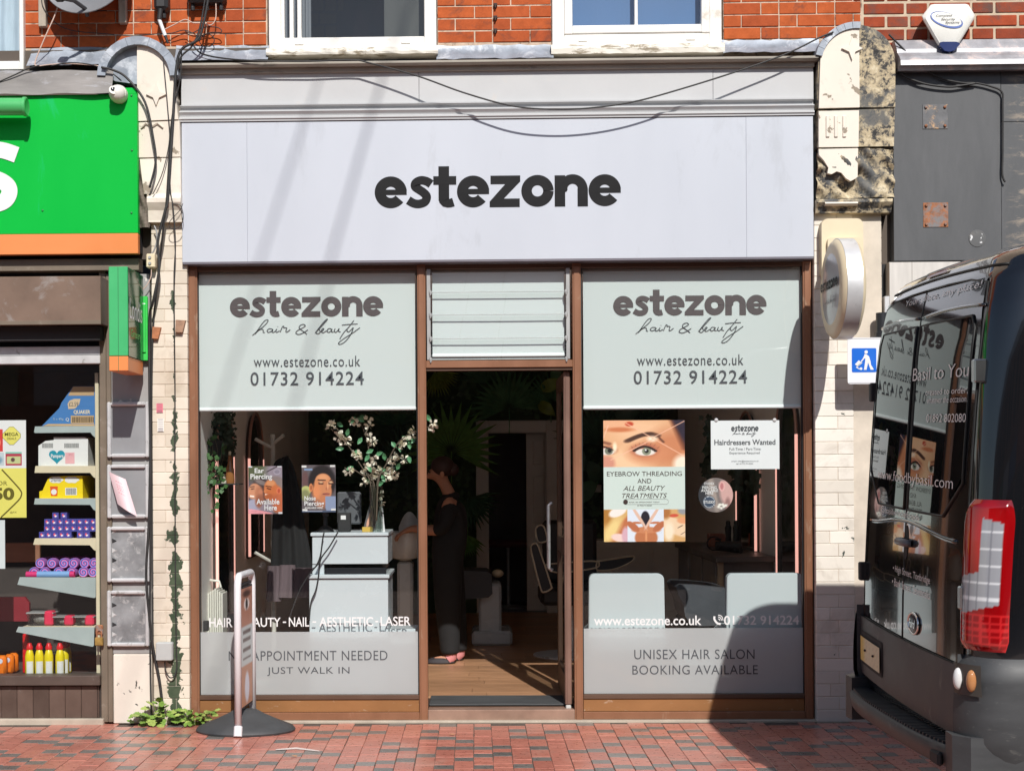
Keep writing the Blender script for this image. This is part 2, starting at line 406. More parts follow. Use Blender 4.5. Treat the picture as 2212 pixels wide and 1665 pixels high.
brick_rd = brickmat('red_brick', (.38, .075, .032), (.27, .06, .03), burnt=(.11, .075, .065), burnt_amt=.42)
mortar_thin = pm('lime_mortar', (.52, .40, .30), .9, var=.3, scale=20, bmp=.3, dirt=(.12, .08, .06), dirt_amt=.25, dirt_scale=9)
mortar_wide = pm('cream_mortar', (.50, .40, .29), .9, var=.2, scale=20, bmp=.4)

# ================================================================== GROUND
asphalt = pm('street_setts', (.26, .19, .165), .9, var=.25, scale=30, bmp=.5, bscale=200)
sand = pm('joint_sand', (.10, .075, .06), .95, var=.3, scale=40, bmp=.3)
struct('ground', MB().box(-150, 150, -160, 60, -.5, -.032), asphalt)
pav = struct('pavement', MB().box(-6.5, 6.5, -3.6, .12, -.031, -.006), sand)
def pavmat(name, a, b, dirt):
    m, n, bs = nodes(name); v = wpos(n)
    oi = n.nodes.new('ShaderNodeObjectInfo'); g = n.nodes.new('ShaderNodeNewGeometry')
    rn = math_(n, 'FRACT', math_(n, 'ADD', oi.outputs['Random'], math_(n, 'MULTIPLY', g.outputs['Random Per Island'], 7.3)))
    c = ramp(n, rn, [(0, a), (1, b)]).outputs[0]
    t = noise(n, 25, 6, .65, v); c = mixc(n, 1.0, c, ramp(n, t.outputs['Fac'], [(.25, (.78, .78, .78)), (.8, (1.15, 1.15, 1.15))]).outputs[0], 'MULTIPLY')
    d = noise(n, 2.2, 8, .72, v, .6); c = mixc(n, ramp(n, d.outputs['Fac'], [(.52, (0, 0, 0)), (.70, (.5, .5, .5))]).outputs[0], c, dirt)
    s = noise(n, 60, 2, .5, v); c = mixc(n, ramp(n, s.outputs['Fac'], [(.72, (0, 0, 0)), (.75, (.5, .5, .5))]).outputs[0], c, (.5, .42, .36))
    n.links.new(c, bs.inputs['Base Color'])
    n.links.new(ramp(n, t.outputs['Fac'], [(.3, (.24,)*3), (.8, (.40,)*3)]).outputs[0], bs.inputs['Roughness'])
    bs.inputs['Specular IOR Level'].default_value = .95
    bump(n, bs, noise(n, 140, 4, .7, v).outputs['Fac'], .05, .002); MATS[name] = m; return m
pv_red = pavmat('red_paver', (.54, .205, .15), (.43, .15, .11), (.45, .31, .25))
pv_drk = pavmat('charcoal_paver', (.125, .118, .110), (.20, .185, .17), (.28, .24, .21))
PW = .1045; pieces = []
rp = random.Random(3)
_pm = {}
def pmesh(L, m):
    k = (round(L, 4), m.name)
    if k not in _pm:
        me = MB().cbox(.0016, PW-.0016, -L+.0014, -.0014, -.03, 0, .0022).mesh('paver'); fixn(me); me.materials.append(m); _pm[k] = me
    return _pm[k]
ncol = int(12.4/PW)
for c in range(ncol):
    x = -6.2 + c*PW; y = -.012 - rp.choice([0, .052, .105, .03]); prev_dark = False; run = 0
    while y > -3.5:
        dk = (rp.random() < (.40 if run >= 1 else .12)) and not prev_dark
        L = .105 if dk else rp.choice([.105, .105, .2095])
        run = 0 if dk else run + (2 if L > .2 else 1); prev_dark = dk
        pieces.append((x, y, L, dk)); y -= L
def proj(p):
    d = Vector(p) - Vector((CAMX, CAMY, CAMZ)); z = d.dot(_f); return U0 + FPX*d.dot(_r)/z, V0 - FPX*d.dot(_u)/z
vis = []
for i, (x, y, L, dk) in enumerate(pieces):
    u, v = proj((x+PW/2, y-L/2, 0))
    if -20 < u < 2230 and v < 1680: vis.append((L/(y-CAMY)**3, i))
vis.sort(reverse=True); near = set(i for _, i in vis[:300])
rest = {True: MB(), False: MB()}
for i, (x, y, L, dk) in enumerate(pieces):
    dz = rp.uniform(-.0012, .0012); dx = rp.uniform(-.0012, .0012)
    if i in near:
        o = bpy.data.objects.new('paver', pmesh(L, pv_drk if dk else pv_red)); COL.objects.link(o); o.location = (x+dx, y, dz); o.parent = pav
        o.rotation_euler = (rp.uniform(-.004, .004), rp.uniform(-.006, .006), rp.uniform(-.006, .006))
    else: rest[dk].cbox(x+.0016+dx, x+PW-.0016+dx, y-L+.0014, y-.0014, -.03+dz, dz, .0022)
for dk, nm in ((False, 'red_pavers'), (True, 'charcoal_pavers')):
    o = obj(nm, rest[dk], pv_drk if dk else pv_red, pav); o['kind'] = 'stuff'

# ================================================================== BRICK WALLS ABOVE THE SHOPS
_bm = {}
def bmesh_brick(L, H, m):
    k = (round(L, 3), round(H, 3), m.name)
    if k not in _bm:
        me = MB().cbox(0, L, -.012, .05, 0, H, .0035).mesh('brick'); fixn(me); me.materials.append(m); _bm[k] = me
    return _bm[k]
def brick_fill(parent, x0, x1, zb, rows, y, mat, course=.0765, gap=.006, seed=0, st=.232, hd=.112, bond=None):
    r = random.Random(seed)
    for i in range(rows):
        x = x0; z = zb + i*course; k = i % 2 if bond is None else bond(i)
        first = True
        while x < x1 - .02:
            L = st if k % 2 == 0 else hd
            if first and i % 2: L = L*.55 if L > .2 else L
            first = False
            L = min(L, x1-x); 
            if x1-(x+L) < .04: L = x1-x
            o = bpy.data.objects.new('brick', bmesh_brick(L-gap, course-gap, mat)); COL.objects.link(o)
            o.location = (x, y+r.uniform(-.0025, .0025), z); o.parent = parent; x += L; k += 1
YB = .07
zb = P(1070, 93, YB).z
ROWS = 9
xa0, xa1 = P(53, 60, YB).x, P(578, 60, YB).x; xb0, xb1 = P(945, 60, YB).x, P(1193, 60, YB).x; xc0, xc1 = P(1562, 60, YB).x, P(1861, 60, YB).x
wall = thing('brick_wall', 'orange brick upper wall above the white shop sign, between the plastic windows', 'wall')
mb = MB()
for a, b in ((xa0-.02, xa1), (xb0, xb1), (xc0, xc1)): mb.box(a, b, YB-.0075, YB+.25, zb-.25, zb+ROWS*.0765)
mb.box(xa0-2.2, xc1+3.2, YB+.02, YB+.25, zb+ROWS*.0765, zb+ROWS*.0765+6.4)
mb.box(xa1, xb0, YB+.05, YB+.25, zb-.25, zb-.16); mb.box(xb1, xc0, YB+.05, YB+.25, zb-.25, zb-.16)
obj('mortar', mb, mortar_thin, wall)
for a, b, s in ((xa0, xa1, 1), (xb0, xb1, 2), (xc0, xc1, 3)): brick_fill(wall, a+.002, b-.002, zb, ROWS, YB, brick_or, seed=s)
nb0, nb1 = P(1864, 60, YB).x, P(2960, 60, YB).x
wall2 = thing('brick_wall', 'darker red brick wall with wide cream joints behind the alarm box', 'wall')
obj('mortar', MB().box(nb0-.012, nb1, YB-.006, YB+.25, zb-.3, zb+8*.087), mortar_wide, wall2)
brick_fill(wall2, nb0+.004, nb1, P(2000, 82, YB).z-.176, 10, YB, brick_rd, course=.0805, gap=.016, seed=9, st=.262, hd=.142, bond=lambda i: 0 if i % 2 == 0 else 0)
# iron fixing stubs in the joint of the middle panel
for i, v in enumerate((11, 38, 66)):
    p = P(1070, v, YB-.02)
    tag(obj('wall_bracket', MB().cbox(p.x-.012, p.x+.012, YB-.03, YB+.01, p.z-.009, p.z+.009, .003).cbox(p.x-.005, p.x+.005, YB-.035, YB, p.z-.022, p.z+.006, .002), pm('rusty_iron', (.05, .03, .025), .8), None),
        ('topmost', 'middle', 'lowest')[i] + ' small rusty iron stub in brickwork between the two upstairs windows', 'bracket', 'iron stubs in the brickwork')

# ================================================================== UPSTAIRS WINDOWS
def upwin(u0, u1, vb_frame, vsill0, vsill1, label, kind):
    t = thing('upstairs_window', label, 'window')
    x0, x1, zs0, zs1 = R(u0, vsill0, u1, vsill1, YB-.03); ztop = zb+ROWS*.0765
    zr = P((u0+u1)/2, vb_frame, YB).z
    m = MB()
    fw = .075
    m.cbox(x0, x0+fw, YB-.035, YB+.06, zs1, ztop, .005); m.cbox(x1-fw, x1, YB-.035, YB+.06, zs1, ztop, .005)
    m.cbox(x0+fw, x1-fw, YB-.034, YB+.06, zs1, zr, .005)
    obj('frame', m, white_pvc, t)
    for k, xx in enumerate((x0+.19, x1-.19)):
        obj('drain_cap', MB().cbox(xx-.028, xx+.028, YB-.041, YB-.034, (zs1+zr)/2-.008, (zs1+zr)/2+.004, .003), white_pvc, t)
    m = MB(); n_ = 24; rr = random.Random(int(u0))
    pr = [( -.005, .0), (-.085, -.005), (-.09, -.03), (-.085, zs0-zs1+.004), (.03, zs0-zs1)]
    prev = None
    vs = []; 
    for i in range(n_+1):
        x = x0-.01+(x1-x0+.02)*i/n_
        for (yy, zz) in pr: vs.append((x, YB+yy+rr.uniform(-.003, .003), zs1+zz+rr.uniform(-.003, .003)))
    k5 = len(pr)
    m.add(vs, [(i*k5+j, (i+1)*k5+j, (i+1)*k5+j+1, i*k5+j+1) for i in range(n_) for j in range(k5-1)])
    obj('sill', m, MATS.get('flaking_white') or flaking, t)
    return t, x0, x1, zr, ztop, fw
fm, fn_, fb = nodes('flaking_white'); fv = wpos(fn_, (.6, 1, 2.5)); ft = noise(fn_, 9, 7, .7, fv, .3)
fn_.links.new(ramp(fn_, ft.outputs['Fac'], [(.40, (.30, .25, .18)), (.46, (.74, .70, .62))]).outputs[0], fb.inputs['Base Color']); fb.inputs['Roughness'].default_value = .7
bump(fn_, fb, ft.outputs['Fac'], .6, .004); flaking = fm; MATS['flaking_white'] = fm
t, x0, x1, zr, zt, fw = upwin(581, 943, 84, 107, 124, 'open white plastic upstairs window with dark room behind, above the sign', 'open')
g0, g1 = x0+fw, x1-fw
obj('pane', MB().quad((g0, YB+.02, zr), (g1, YB+.02, zr), (g1, YB+.02, zt), (g0, YB+.02, zt)), PANE2, t)
obj('mullion', MB().cbox(g0+.05, g0+.075, YB, YB+.04, zr, zt, .004).cbox(g0+.10, g0+.125, YB-.01, YB+.04, zr, zt, .004).cbox(g0, g0+.02, YB-.012, YB+.04, zr, zt, .003), white_pvc, t)
grey_cur = pm('grey_curtain', (.20, .21, .22), .85, sc=(6, 1, .3), var=.3)
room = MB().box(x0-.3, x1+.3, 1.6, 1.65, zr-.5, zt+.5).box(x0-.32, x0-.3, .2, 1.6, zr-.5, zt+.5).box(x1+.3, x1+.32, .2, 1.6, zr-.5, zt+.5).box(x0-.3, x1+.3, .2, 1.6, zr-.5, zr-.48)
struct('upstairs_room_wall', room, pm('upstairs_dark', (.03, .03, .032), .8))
cu = MB().grid(lambda a, b: (g0+.0+.17*a, YB+.14+.015*math.sin(a*28), zr-.05+(zt-zr+.05)*b), 30, 1)
tag(obj('curtain', cu, grey_cur, None, 'all'), 'grey curtain hanging at the side of the open upstairs window', 'curtain')
cu = MB().grid(lambda a, b: (g1-.26+.3*a, YB+.16+.012*math.sin(a*9), zr-.05+(zt-zr+.05)*b), 30, 1)
tag(obj('curtain', cu, pm('olive_curtain', (.075, .075, .065), .85, var=.15), None, 'all'), 'wide dark olive curtain at the inner edge of the open upstairs window', 'curtain')
def f_dark(s, t_):
    im = np.ones(s.shape+(3,))*np.array([22, 22, 27])/255
    row = np.floor(t_*9); off = (row % 2)*.5
    bx = np.modf(s*9+off)[0]; bz = np.modf(t_*9)[0]
    im = lay(im, ((bx > .06) & (bz > .14) & (s < .30+.05*np.sin(row*2))).astype(float)*.8, (98, 80, 40))
    im = lay(im, ell(s, t_, .66, .2, .30, .42, .5), (45, 46, 56)); im = lay(im, ell(s, t_, .50, .55, .08, .25, .6), (70, 48, 44))
    im = lay(im, ell(s, t_, .80, .85, .18, .25, .7), (58, 30, 30)); return im
ptx = P(700, 40, .9)
pt = thing('wall_print', 'dark picture with yellow bricks hanging inside the open upstairs window', 'poster')
obj('board', MB().box(ptx.x-.12, ptx.x+.62, .9, .915, zr-.25, zr+.62), dark_int, pt)
printed('print', f_dark, 60, 50, flat(ptx.x-.12, ptx.x+.62, zr-.25, zr+.62, .897), pt)
t, x0, x1, zr, zt, fw = upwin(1193, 1559, 77, 99, 122, 'closed white plastic upstairs window with blue blind, right of the open one', 'shut')
g0, g1 = x0+fw, x1-fw; zs = zr
m = MB().cbox(g0, g0+.05, YB-.04, YB+.03, zs, zt, .005).cbox(g1-.05, g1, YB-.04, YB+.03, zs, zt, .005).cbox(g0+.05, g1-.05, YB-.038, YB+.03, zs+.004, zs+.055, .005)
obj('sash', m, white_pvc, t); xm = (g0+g1)/2
obj('pane', MB().quad((g0+.05, YB, zs+.05), (g1-.05, YB, zs+.05), (g1-.05, YB, zt), (g0+.05, YB, zt)), PANE2, t)
obj('glazing_bar', MB().cbox(xm-.012, xm+.008, YB-.02, YB+.02, zs+.05, zt, .003), white_pvc, t)
tag(obj('window_blind', MB().grid(lambda a, b: (g0+(g1-g0)*a, YB+.07+.003*math.sin(a*20), zs-.05+(zt-zs)*b), 30, 1), pm('blue_blind', (.075, .165, .33), .7, var=.05, scale=2), None), 'plain blue blind drawn behind the closed upstairs window', 'blind')
# sliver of the neighbouring window, top left
t = thing('upstairs_window', 'pale window at the top left corner beside the satellite dish', 'window')
x0, x1, z0, z1 = R(-140, -40, 52, 155, YB-.03); ztop = zb+ROWS*.0765
obj('frame', MB().cbox(x1-.022, x1+.004, YB-.06, YB+.06, z0, ztop, .004).cbox(x0, x1-.022, YB-.06, YB+.06, z0, z0+.055, .004), white_pvc, t)
obj('pane', MB().quad((x0, YB-.02, z0), (x1-.02, YB-.02, z0), (x1-.02, YB-.02, ztop), (x0, YB-.02, ztop)), PANE2, t)
obj('net_curtain', MB().grid(lambda a, b: (x0+(x1-x0)*a, YB+.06+.01*math.sin(a*40), z0+(ztop-z0)*b), 50, 1), pm('pale_blue_net', (.50, .60, .66), .8, var=.2, scale=5, sc=(4, 1, .5)), t, 'all')

# ================================================================== FLASHING, CORNICE, FASCIA
def flash(u0, v0a, u1, v1a, y0, y1, label, mat=None):
    x0, x1, z0, z1 = R(u0, v0a, u1, v1a, (y0+y1)/2); n_ = max(6, int((x1-x0)/.05)); r = random.Random(int(u0)+3)
    hs = [[(r.uniform(-.004, .004), r.uniform(-.004, .004)) for _ in range(5)] for _ in range(n_+1)]
    vs = []
    for i in range(n_+1):
        x = x0+(x1-x0)*i/n_
        for j in range(5):
            k = j/4; vs.append((x, y0+(y1-y0)*(k**1.6)+hs[i][j][0], z1+(z0-z1)*k+hs[i][j][1]*(1 if j else 2)))
    fs = [(i*5+j, (i+1)*5+j, (i+1)*5+j+1, i*5+j+1) for i in range(n_) for j in range(4)]
    return tag(obj('lead_flashing', MB().add(vs, fs), mat or lead, None, 'all'), label, 'flashing', 'lead flashing along the shop fronts')
flash(378, 96, 580, 134, YB-.015, -.03, 'grey lead flashing strip between left corbel and open upstairs window')
flash(62, 98, 300, 146, YB-.015, -.06, 'grey lead flashing strip under the satellite dish')
flash(943, 93, 1195, 131, YB-.015, -.03, 'grey lead flashing strip between the two upstairs windows')
flash(1560, 82, 1772, 117, YB-.015, -.03, 'grey lead flashing strip between closed upstairs window and right corbel')
UX0, UX1 = P(389, 200, -.05).x, P(1760, 190, -.05).x
def zc(v, y): return P(1075, v, y).z
cor = thing('cornice', 'white moulded cornice with weathered stone ledge across the top of the shop', 'cornice')
prof = [(.06, zc(127, -.06)), (-.03, zc(126, -.06)), (-.085, zc(129, -.085)), (-.095, zc(131, -.085)), (-.095, zc(134, -.09)), (-.08, zc(137.5, -.08)), (.06, zc(137.5, -.08))]
obj('ledge', MB().prismx(prof, UX0-.02, UX1+.015), ledge_mat, cor)
obj('soffit_board', MB().box(UX0, UX1, -.045, .06, zc(153, -.03), zc(137.6, -.03)), ledge_mat, cor)
xs_ = [UX0, P(905, 180, -.02).x, P(1540, 180, -.02).x, UX1]
for i in range(3): obj('board', MB().cbox(xs_[i]+.0008, xs_[i+1]-.0008, -.022-.001*(i % 2), .06, zc(221, -.02), zc(138, -.02), .002), board_white, cor)
pr2 = [(.05, zc(221, 0)), (-.035, zc(221, -.03)), (-.055, zc(224, -.03)), (-.03, zc(227, -.03)), (-.03, zc(232, -.03)), (-.058, zc(234, -.05)), (-.07, zc(237, -.05)), (-.055, zc(243, -.05)), (-.052, zc(246, -.05)), (-.068, zc(248, -.06)), (-.068, zc(251, -.06)), (-.06, zc(252, -.06)), (-.06, zc(256, -.06)), (.05, zc(257, -.05))]
obj('moulding', MB().prismx(pr2, UX0-.004, UX1-.006), board_white, cor)
fas = thing('fascia_sign', 'wide plain white shop sign board with black lower-case lettering', 'sign')
zf0, zf1 = zc(561, -.05), zc(259, -.05)
fx0, fx1 = P(393, 410, -.05).x, P(1757, 400, -.05).x
seams = [fx0, P(534, 410, -.05).x, P(1612, 400, -.05).x, fx1]
for i in range(3): obj('panel', MB().cbox(seams[i]+.0003, seams[i+1]-.0003, -.052, -.046, zf0, zf1, .0015), fascia_white, fas)
obj('return_edge', MB().box(fx0, fx1, -.0455, .055, zf0+.002, zf1+.01), pm('fascia_return', (.30, .28, .34), .5), fas)
obj('bottom_trim', MB().cbox(fx0, fx1, -.050, .05, zf0-.012, zf0-.0005, .002), pm('grey_trim', (.16, .15, .18), .5), fas)
logo(810, 379, 1340, 448, -.0532, ink, fas)
# ================================================================== SHOPFRONT
YF = .03
shop = thing('shopfront', 'brown aluminium salon shopfront with two large panes and a doorway', 'shopfront')
def fr(name, u0, v0, u1, v1, y0, y1, mat=None, c=.003):
    x0, x1, z0, z1 = R(u0, v0, u1, v1, y0); return obj(name, MB().cbox(x0, x1, y0, y1, z0, z1, c), mat or brown_alu, shop)
zs_top = zf0-.013
def post(u, w, y0=YF, y1=YF+.09, zt=None, zb_=.0):
    x = P(u, 1050, y0).x; return obj('post', MB().cbox(x-w/2, x+w/2, y0, y1, zb_, zt or zs_top, .003).cbox(x-w*.32, x+w*.32, y0-.006, y0+.01, zb_, (zt or zs_top)-.02, .002), brown_alu, shop)
for u, w_ in ((418, .060), (912.5, .053), (1248, .053), (1746, .052)): post(u, w_)
XL, XDL, XDR, XR = P(418, 1050, YF).x, P(912.5, 1050, YF).x, P(1248, 1050, YF).x, P(1746, 1050, YF).x
obj('head_rail', MB().cbox(XL-.03, XR+.03, YF+.012, YF+.09, zs_top-.03, zs_top, .003), brown_dark, shop)
def zy(v, y=YF, u=1075): return P(u, v, y).z
obj('transom', MB().cbox(XDL+.026, XDR-.026, YF-.003, YF+.085, zy(794), zy(778), .003), brown_alu, shop)
obj('door_head', MB().cbox(XDL+.026, XDR-.026, YF+.01, YF+.07, zy(800), zy(794)-.001, .002), brown_dark, shop)
zsill = zy(1500)
for a, b in ((XL, XDL), (XDR, XR)):
    obj('glazing_bead', MB().cbox(a+.028, b-.028, YF+.003, YF+.06, zy(1510), zsill, .003), brown_dark, shop)
    obj('kick_panel', MB().cbox(a+.029, b-.029, YF+.012, YF+.05, zy(1537), zy(1510)-.001, .002), brown_kick, shop)
    obj('bottom_rail', MB().cbox(a+.026, b-.026, YF-.004, YF+.06, .012, zy(1537)-.001, .003), brown_alu, shop)
    obj('inner_sill', MB().box(a+.028, b-.028, YF+.062, YF+.075, zy(1512)-.03, zy(1512)), brown_dark, shop)
    obj('pane', MB().quad((a+.026, YF+.03, zsill-.004), (b-.026, YF+.03, zsill-.004), (b-.026, YF+.03, zs_top-.03), (a+.026, YF+.03, zs_top-.03)), PANE, shop)
    for g_ in (a+.026, b-.034): obj('pane_gasket', MB().cbox(g_, g_+.008, YF+.02, YF+.04, zsill, zs_top-.03, .002), black_rub, shop)
obj('threshold', MB().cbox(XDL+.026, XDR-.026, YF-.006, YF+.10, .0, zy(1532), .004), pm('worn_brown_step', (.30, .19, .14), .45, .2, var=.2), shop)
mort = pm('cement_bed', (.42, .36, .29), .9, var=.2, bmp=.3)
obj('cement_edge', MB().cbox(XL-.05, XR+.05, -.012, .10, -.006, .012, .004), mort, shop)
ZFL = .085
# frosted band on both panes
def frostmat():
    m, n, b = nodes('frosted_vinyl'); n.nodes.remove(b); o = [x for x in n.nodes if x.type == 'OUTPUT_MATERIAL'][0]
    d = n.nodes.new('ShaderNodeBsdfDiffuse'); d.inputs[0].default_value = (.69, .71, .71, 1)
    t = n.nodes.new('ShaderNodeBsdfTranslucent'); t.inputs[0].default_value = (.80, .82, .82, 1)
    p = n.nodes.new('ShaderNodeBsdfTransparent'); p.inputs[0].default_value = (.92, .94, .95, 1)
    a = n.nodes.new('ShaderNodeMixShader'); a.inputs[0].default_value = .48; n.links.new(d.outputs[0], a.inputs[1]); n.links.new(t.outputs[0], a.inputs[2])
    c = n.nodes.new('ShaderNodeMixShader'); c.inputs[0].default_value = .30; n.links.new(a.outputs[0], c.inputs[1]); n.links.new(p.outputs[0], c.inputs[2])
    n.links.new(c.outputs[0], o.inputs[0]); return m
FROST = frostmat()
YG = YF+.0275
for nm, u0, u1, vt, rows in (('l', 428, 904, 1364, ((u'NO APPOINTMENT NEEDED', 494, 837, 1405, 1426), ('JUST WALK IN', 577, 755, 1440, 1459))),
                       ('r', 1258, 1741, 1356, (('UNISEX HAIR SALON', 1370, 1630, 1402, 1423), ('BOOKING AVAILABLE', 1366, 1637, 1436, 1456)))):
    x0, x1, z0, z1 = R(u0, vt, u1, 1500, YG)
    f = tag(obj('frosted_film', MB().box(x0, x1, YG-.0012, YG-.0006, zsill+.002, z1), FROST), 
            'frosted band reading NO APPOINTMENT NEEDED on left window' if nm == 'l' else 'frosted band reading UNISEX HAIR SALON on right window', 'window film', 'frosted bands on the windows')
    for body, a, b, c, d in rows: textR('lettering', body, a, c, b, d, YG-.0025, ink_slate, f, spacing=1.08)
ww = thing('window_lettering', 'white words HAIR BEAUTY NAIL AESTHETIC LASER along the left pane', 'lettering')
for w_, a, b in (('HAIR', 452, 502), ('-', 508, 514), ('BEAUTY', 524, 606), ('-', 611, 618), ('NAIL', 624, 668), ('-', 675, 683), ('AESTHETIC', 690, 806), ('-', 811, 817), ('LASER', 822, 887)):
    vm = 1344 - (a-452)*.008
    if w_ == '-': textR('word', w_, a, vm-1, b, vm+2, YG-.002, vinyl_white, ww)
    else: textR('word', w_, a, vm-10, b, vm+10, YG-.002, vinyl_white, ww, bold=.012)
ww = thing('window_lettering', 'white web address and phone number on right pane above the frosted band', 'lettering')
textR('word', 'www.estezone.co.uk', 1283, 1329, 1515, 1350, YG-.002, vinyl_white, ww, bold=.012)
textR('word', '01732 914224', 1564, 1329, 1726, 1349, YG-.002, vinyl_white, ww, bold=.012)
x0, x1, z0, z1 = R(1541, 1327, 1562, 1350, YG-.002)
def phone():
    mb = MB()
    mp = lambda p: (x0+(x1-x0)*p[0], YG-.002, z0+(z1-z0)*p[1])
    for pts, w_ in (([(.12, .85), (.10, .60), (.25, .35), (.45, .18), (.75, .12)], .2), ([(.5, .62), (.62, .56), (.66, .45)], .08), ([(.5, .80), (.74, .70), (.84, .45)], .08), ([(.5, .97), (.86, .84), (1.0, .45)], .08)):
        vs, fs = ribbon(spline([Vector((a, b, 0)) for a, b in pts], 5), w_); mb.add([mp(v) for v in vs], fs)
    return mb
obj('phone_symbol', phone(), vinyl_white, ww, normals=False)

# ------------------------------------------------------------------ roller blinds with print
YBL = YF+.05
m, n, b = nodes('blind_fabric'); b.inputs['Base Color'].default_value = (.83, .915, .905, 1); b.inputs['Roughness'].default_value = .8
wv = n.nodes.new('ShaderNodeTexWave'); wv.inputs['Scale'].default_value = 260; wv.bands_direction = 'Z'
n.links.new(wpos(n), wv.inputs['Vector']); bump(n, b, wv.outputs['Fac'], .08, .0006); blindf = m
_tr = n.nodes.new('ShaderNodeBsdfTranslucent'); _tr.inputs[0].default_value = (.9, .9, .88, 1); _mx = n.nodes.new('ShaderNodeMixShader'); _mx.inputs[0].default_value = .34
_o = [x for x in n.nodes if x.type == 'OUTPUT_MATERIAL'][0]; n.links.new(b.outputs[0], _mx.inputs[1]); n.links.new(_tr.outputs[0], _mx.inputs[2]); n.links.new(_mx.outputs[0], _o.inputs[0])
blindbar = pm('blind_bar', (.80, .83, .83), .35, var=.02)
grey_cass = pm('grey_cassette', (.19, .185, .17), .5, var=.1)
def blind(u0, u1, vb, label, off):
    t = thing('roller_blind', label, 'blind', 'roller blinds in the shopfront')
    x0, x1, z0, z1 = R(u0, 600, u1, vb, YBL)
    zt_ = zs_top-.015; sag = .002
    obj('fabric', MB().grid(lambda a, b: (x0+(x1-x0)*a, YBL+sag*math.sin(a*3.1)*(1-b), z0+.01+(zt_-.04-z0)*b), 24, 12), blindf, t, 'all')
    obj('roller', MB().tube([(x0-.012, YBL+.02, zt_-.02), (x1+.012, YBL+.02, zt_-.02)], .024, 16), grey_cass, t, True)
    obj('cassette', MB().cbox(x0-.015, x1+.015, YBL-.012, YBL-.008, zt_-.008, zt_+.004, .001), alu_dull, t)
    obj('guide_rail', MB().cbox(x0-.022, x0-.013, YBL-.008, YBL+.008, z0+.3, zt_-.03, .001), alu_dull, t)
    obj('bottom_bar', MB().cbox(x0-.004, x1+.004, YBL-.008, YBL+.010, z0-.004, z0+.019, .006), blindbar, t)
    return t, x0, x1, z0
t, *_ = blind(430, 897, 886, 'white roller blind printed with shop name in the left window', 0)
def blind_print(t, du, dv):
    y = YBL-.003
    logo(497+du, 641+dv, 827+du, 684+dv, y, ink_brown, t)
    x0, x1, z0, z1 = R(545+du, 690+dv, 781+du, 727+dv, y)
    hair_beauty(lambda a, b, k: (x0+(x1-x0)*a, y-k, z0+(z1-z0)*b), ink_slate, t, .019)
    textR('web_address', 'www.estezone.co.uk', 548+du, 769+dv, 778+du, 792+dv, y, ink_slate, t, spacing=1.1)
    textR('phone_number', '01732 914224', 541+du, 803+dv, 786+du, 832+dv, y, ink_slate, t, spacing=1.1, bold=.006)
blind_print(t, 0, 0)
t, *_ = blind(1260, 1730, 882, 'white roller blind printed with shop name in the right window', 0)
blind_print(t, 828, -3)
t, *_ = blind(934, 1219, 770, 'plain white roller blind behind the louvres above the door', 0)
# louvre window above the door
lv = thing('louvre_window', 'glass louvre window with metal side channels above the salon doorway', 'window')
for u in (926, 1227):
    x = P(u, 680, YF).x; obj('side_channel', MB().cbox(x-.012, x+.012, YF+.0, YF+.045, zy(777)+.001, zs_top-.03, .002), alu_dull, lv)
lx0, lx1 = P(932, 680, YF).x, P(1221, 680, YF).x
for i, v in enumerate((631, 680, 731, 776)):
    z = zy(v); vt_ = (573, 627, 676, 727)[i]
    obj('louvre', MB().add([(lx0, YF+.006, z), (lx1, YF+.006, z), (lx1, YF+.032, zy(vt_)), (lx0, YF+.032, zy(vt_))], [(0, 1, 2, 3)]), PANE, lv)
    obj('louvre_edge', MB().cbox(lx0, lx1, YF+.003, YF+.008, z-.001, z+.006, .001), pm('glass_edge', (.45, .50, .49), .2), lv)
    for x in (lx0-.006, lx1+.006): obj('clip', MB().cbox(x-.009, x+.009, YF-.006, YF+.02, z-.012, z+.014, .003).cbox(x-.004, x+.004, YF-.014, YF, z-.02, z+.002, .002), alu_dull, lv)
# open door leaf, swung inwards at the right jamb
dl = thing('salon_door', 'brown glazed salon door standing open inwards at the right of doorway', 'door')
xd = P(1219, 1150, YF+.05).x; zd0, zd1 = ZFL+.008, zy(800)-.004
DT = .042; DLN = .86
obj('stile', MB().cbox(xd, xd+DT, YF+.055, YF+.105, zd0, zd1, .006).cbox(xd+.012, xd+.016, YF+.050, YF+.058, zd0, zd1, .001), pm('worn_brown_door', (.22, .13, .10), .4, .25, var=.2, sc=(1, 1, .5)), dl)
obj('far_stile', MB().cbox(xd+.004, xd+DT-.004, YF+DLN, YF+DLN+.07, zd0, zd1, .005), brown_dark, dl)
obj('bottom_rail', MB().cbox(xd+.004, xd+DT-.004, YF+.105, YF+DLN, zd0, zd0+.17, .004), brown_dark, dl)
obj('mid_rail', MB().cbox(xd+.004, xd+DT-.004, YF+.105, YF+DLN, zd0+.92, zd0+1.02, .004), brown_dark, dl)
obj('top_rail', MB().cbox(xd+.004, xd+DT-.004, YF+.105, YF+DLN, zd1-.09, zd1, .004), brown_dark, dl)
obj('pane', MB().quad((xd+.02, YF+.105, zd0+.17), (xd+.02, YF+DLN, zd0+.17), (xd+.02, YF+DLN, zd1-.09), (xd+.02, YF+.105, zd1-.09)), glass('door_glass', (.75, .78, .77)), dl)
obj('handle', MB().tube([(xd-.03, YF+DLN+.03, zd0+.78), (xd-.055, YF+DLN+.03, zd0+.8), (xd-.055, YF+DLN+.03, zd0+1.22), (xd-.03, YF+DLN+.03, zd0+1.24)], .013, 8), alu, dl, True)
obj('pivot', MB().cbox(xd+.004, xd+.036, YF+.048, YF+.09, zd0-.03, zd0-.001, .004), pm('worn_white_pivot', (.5, .5, .48), .5), dl)
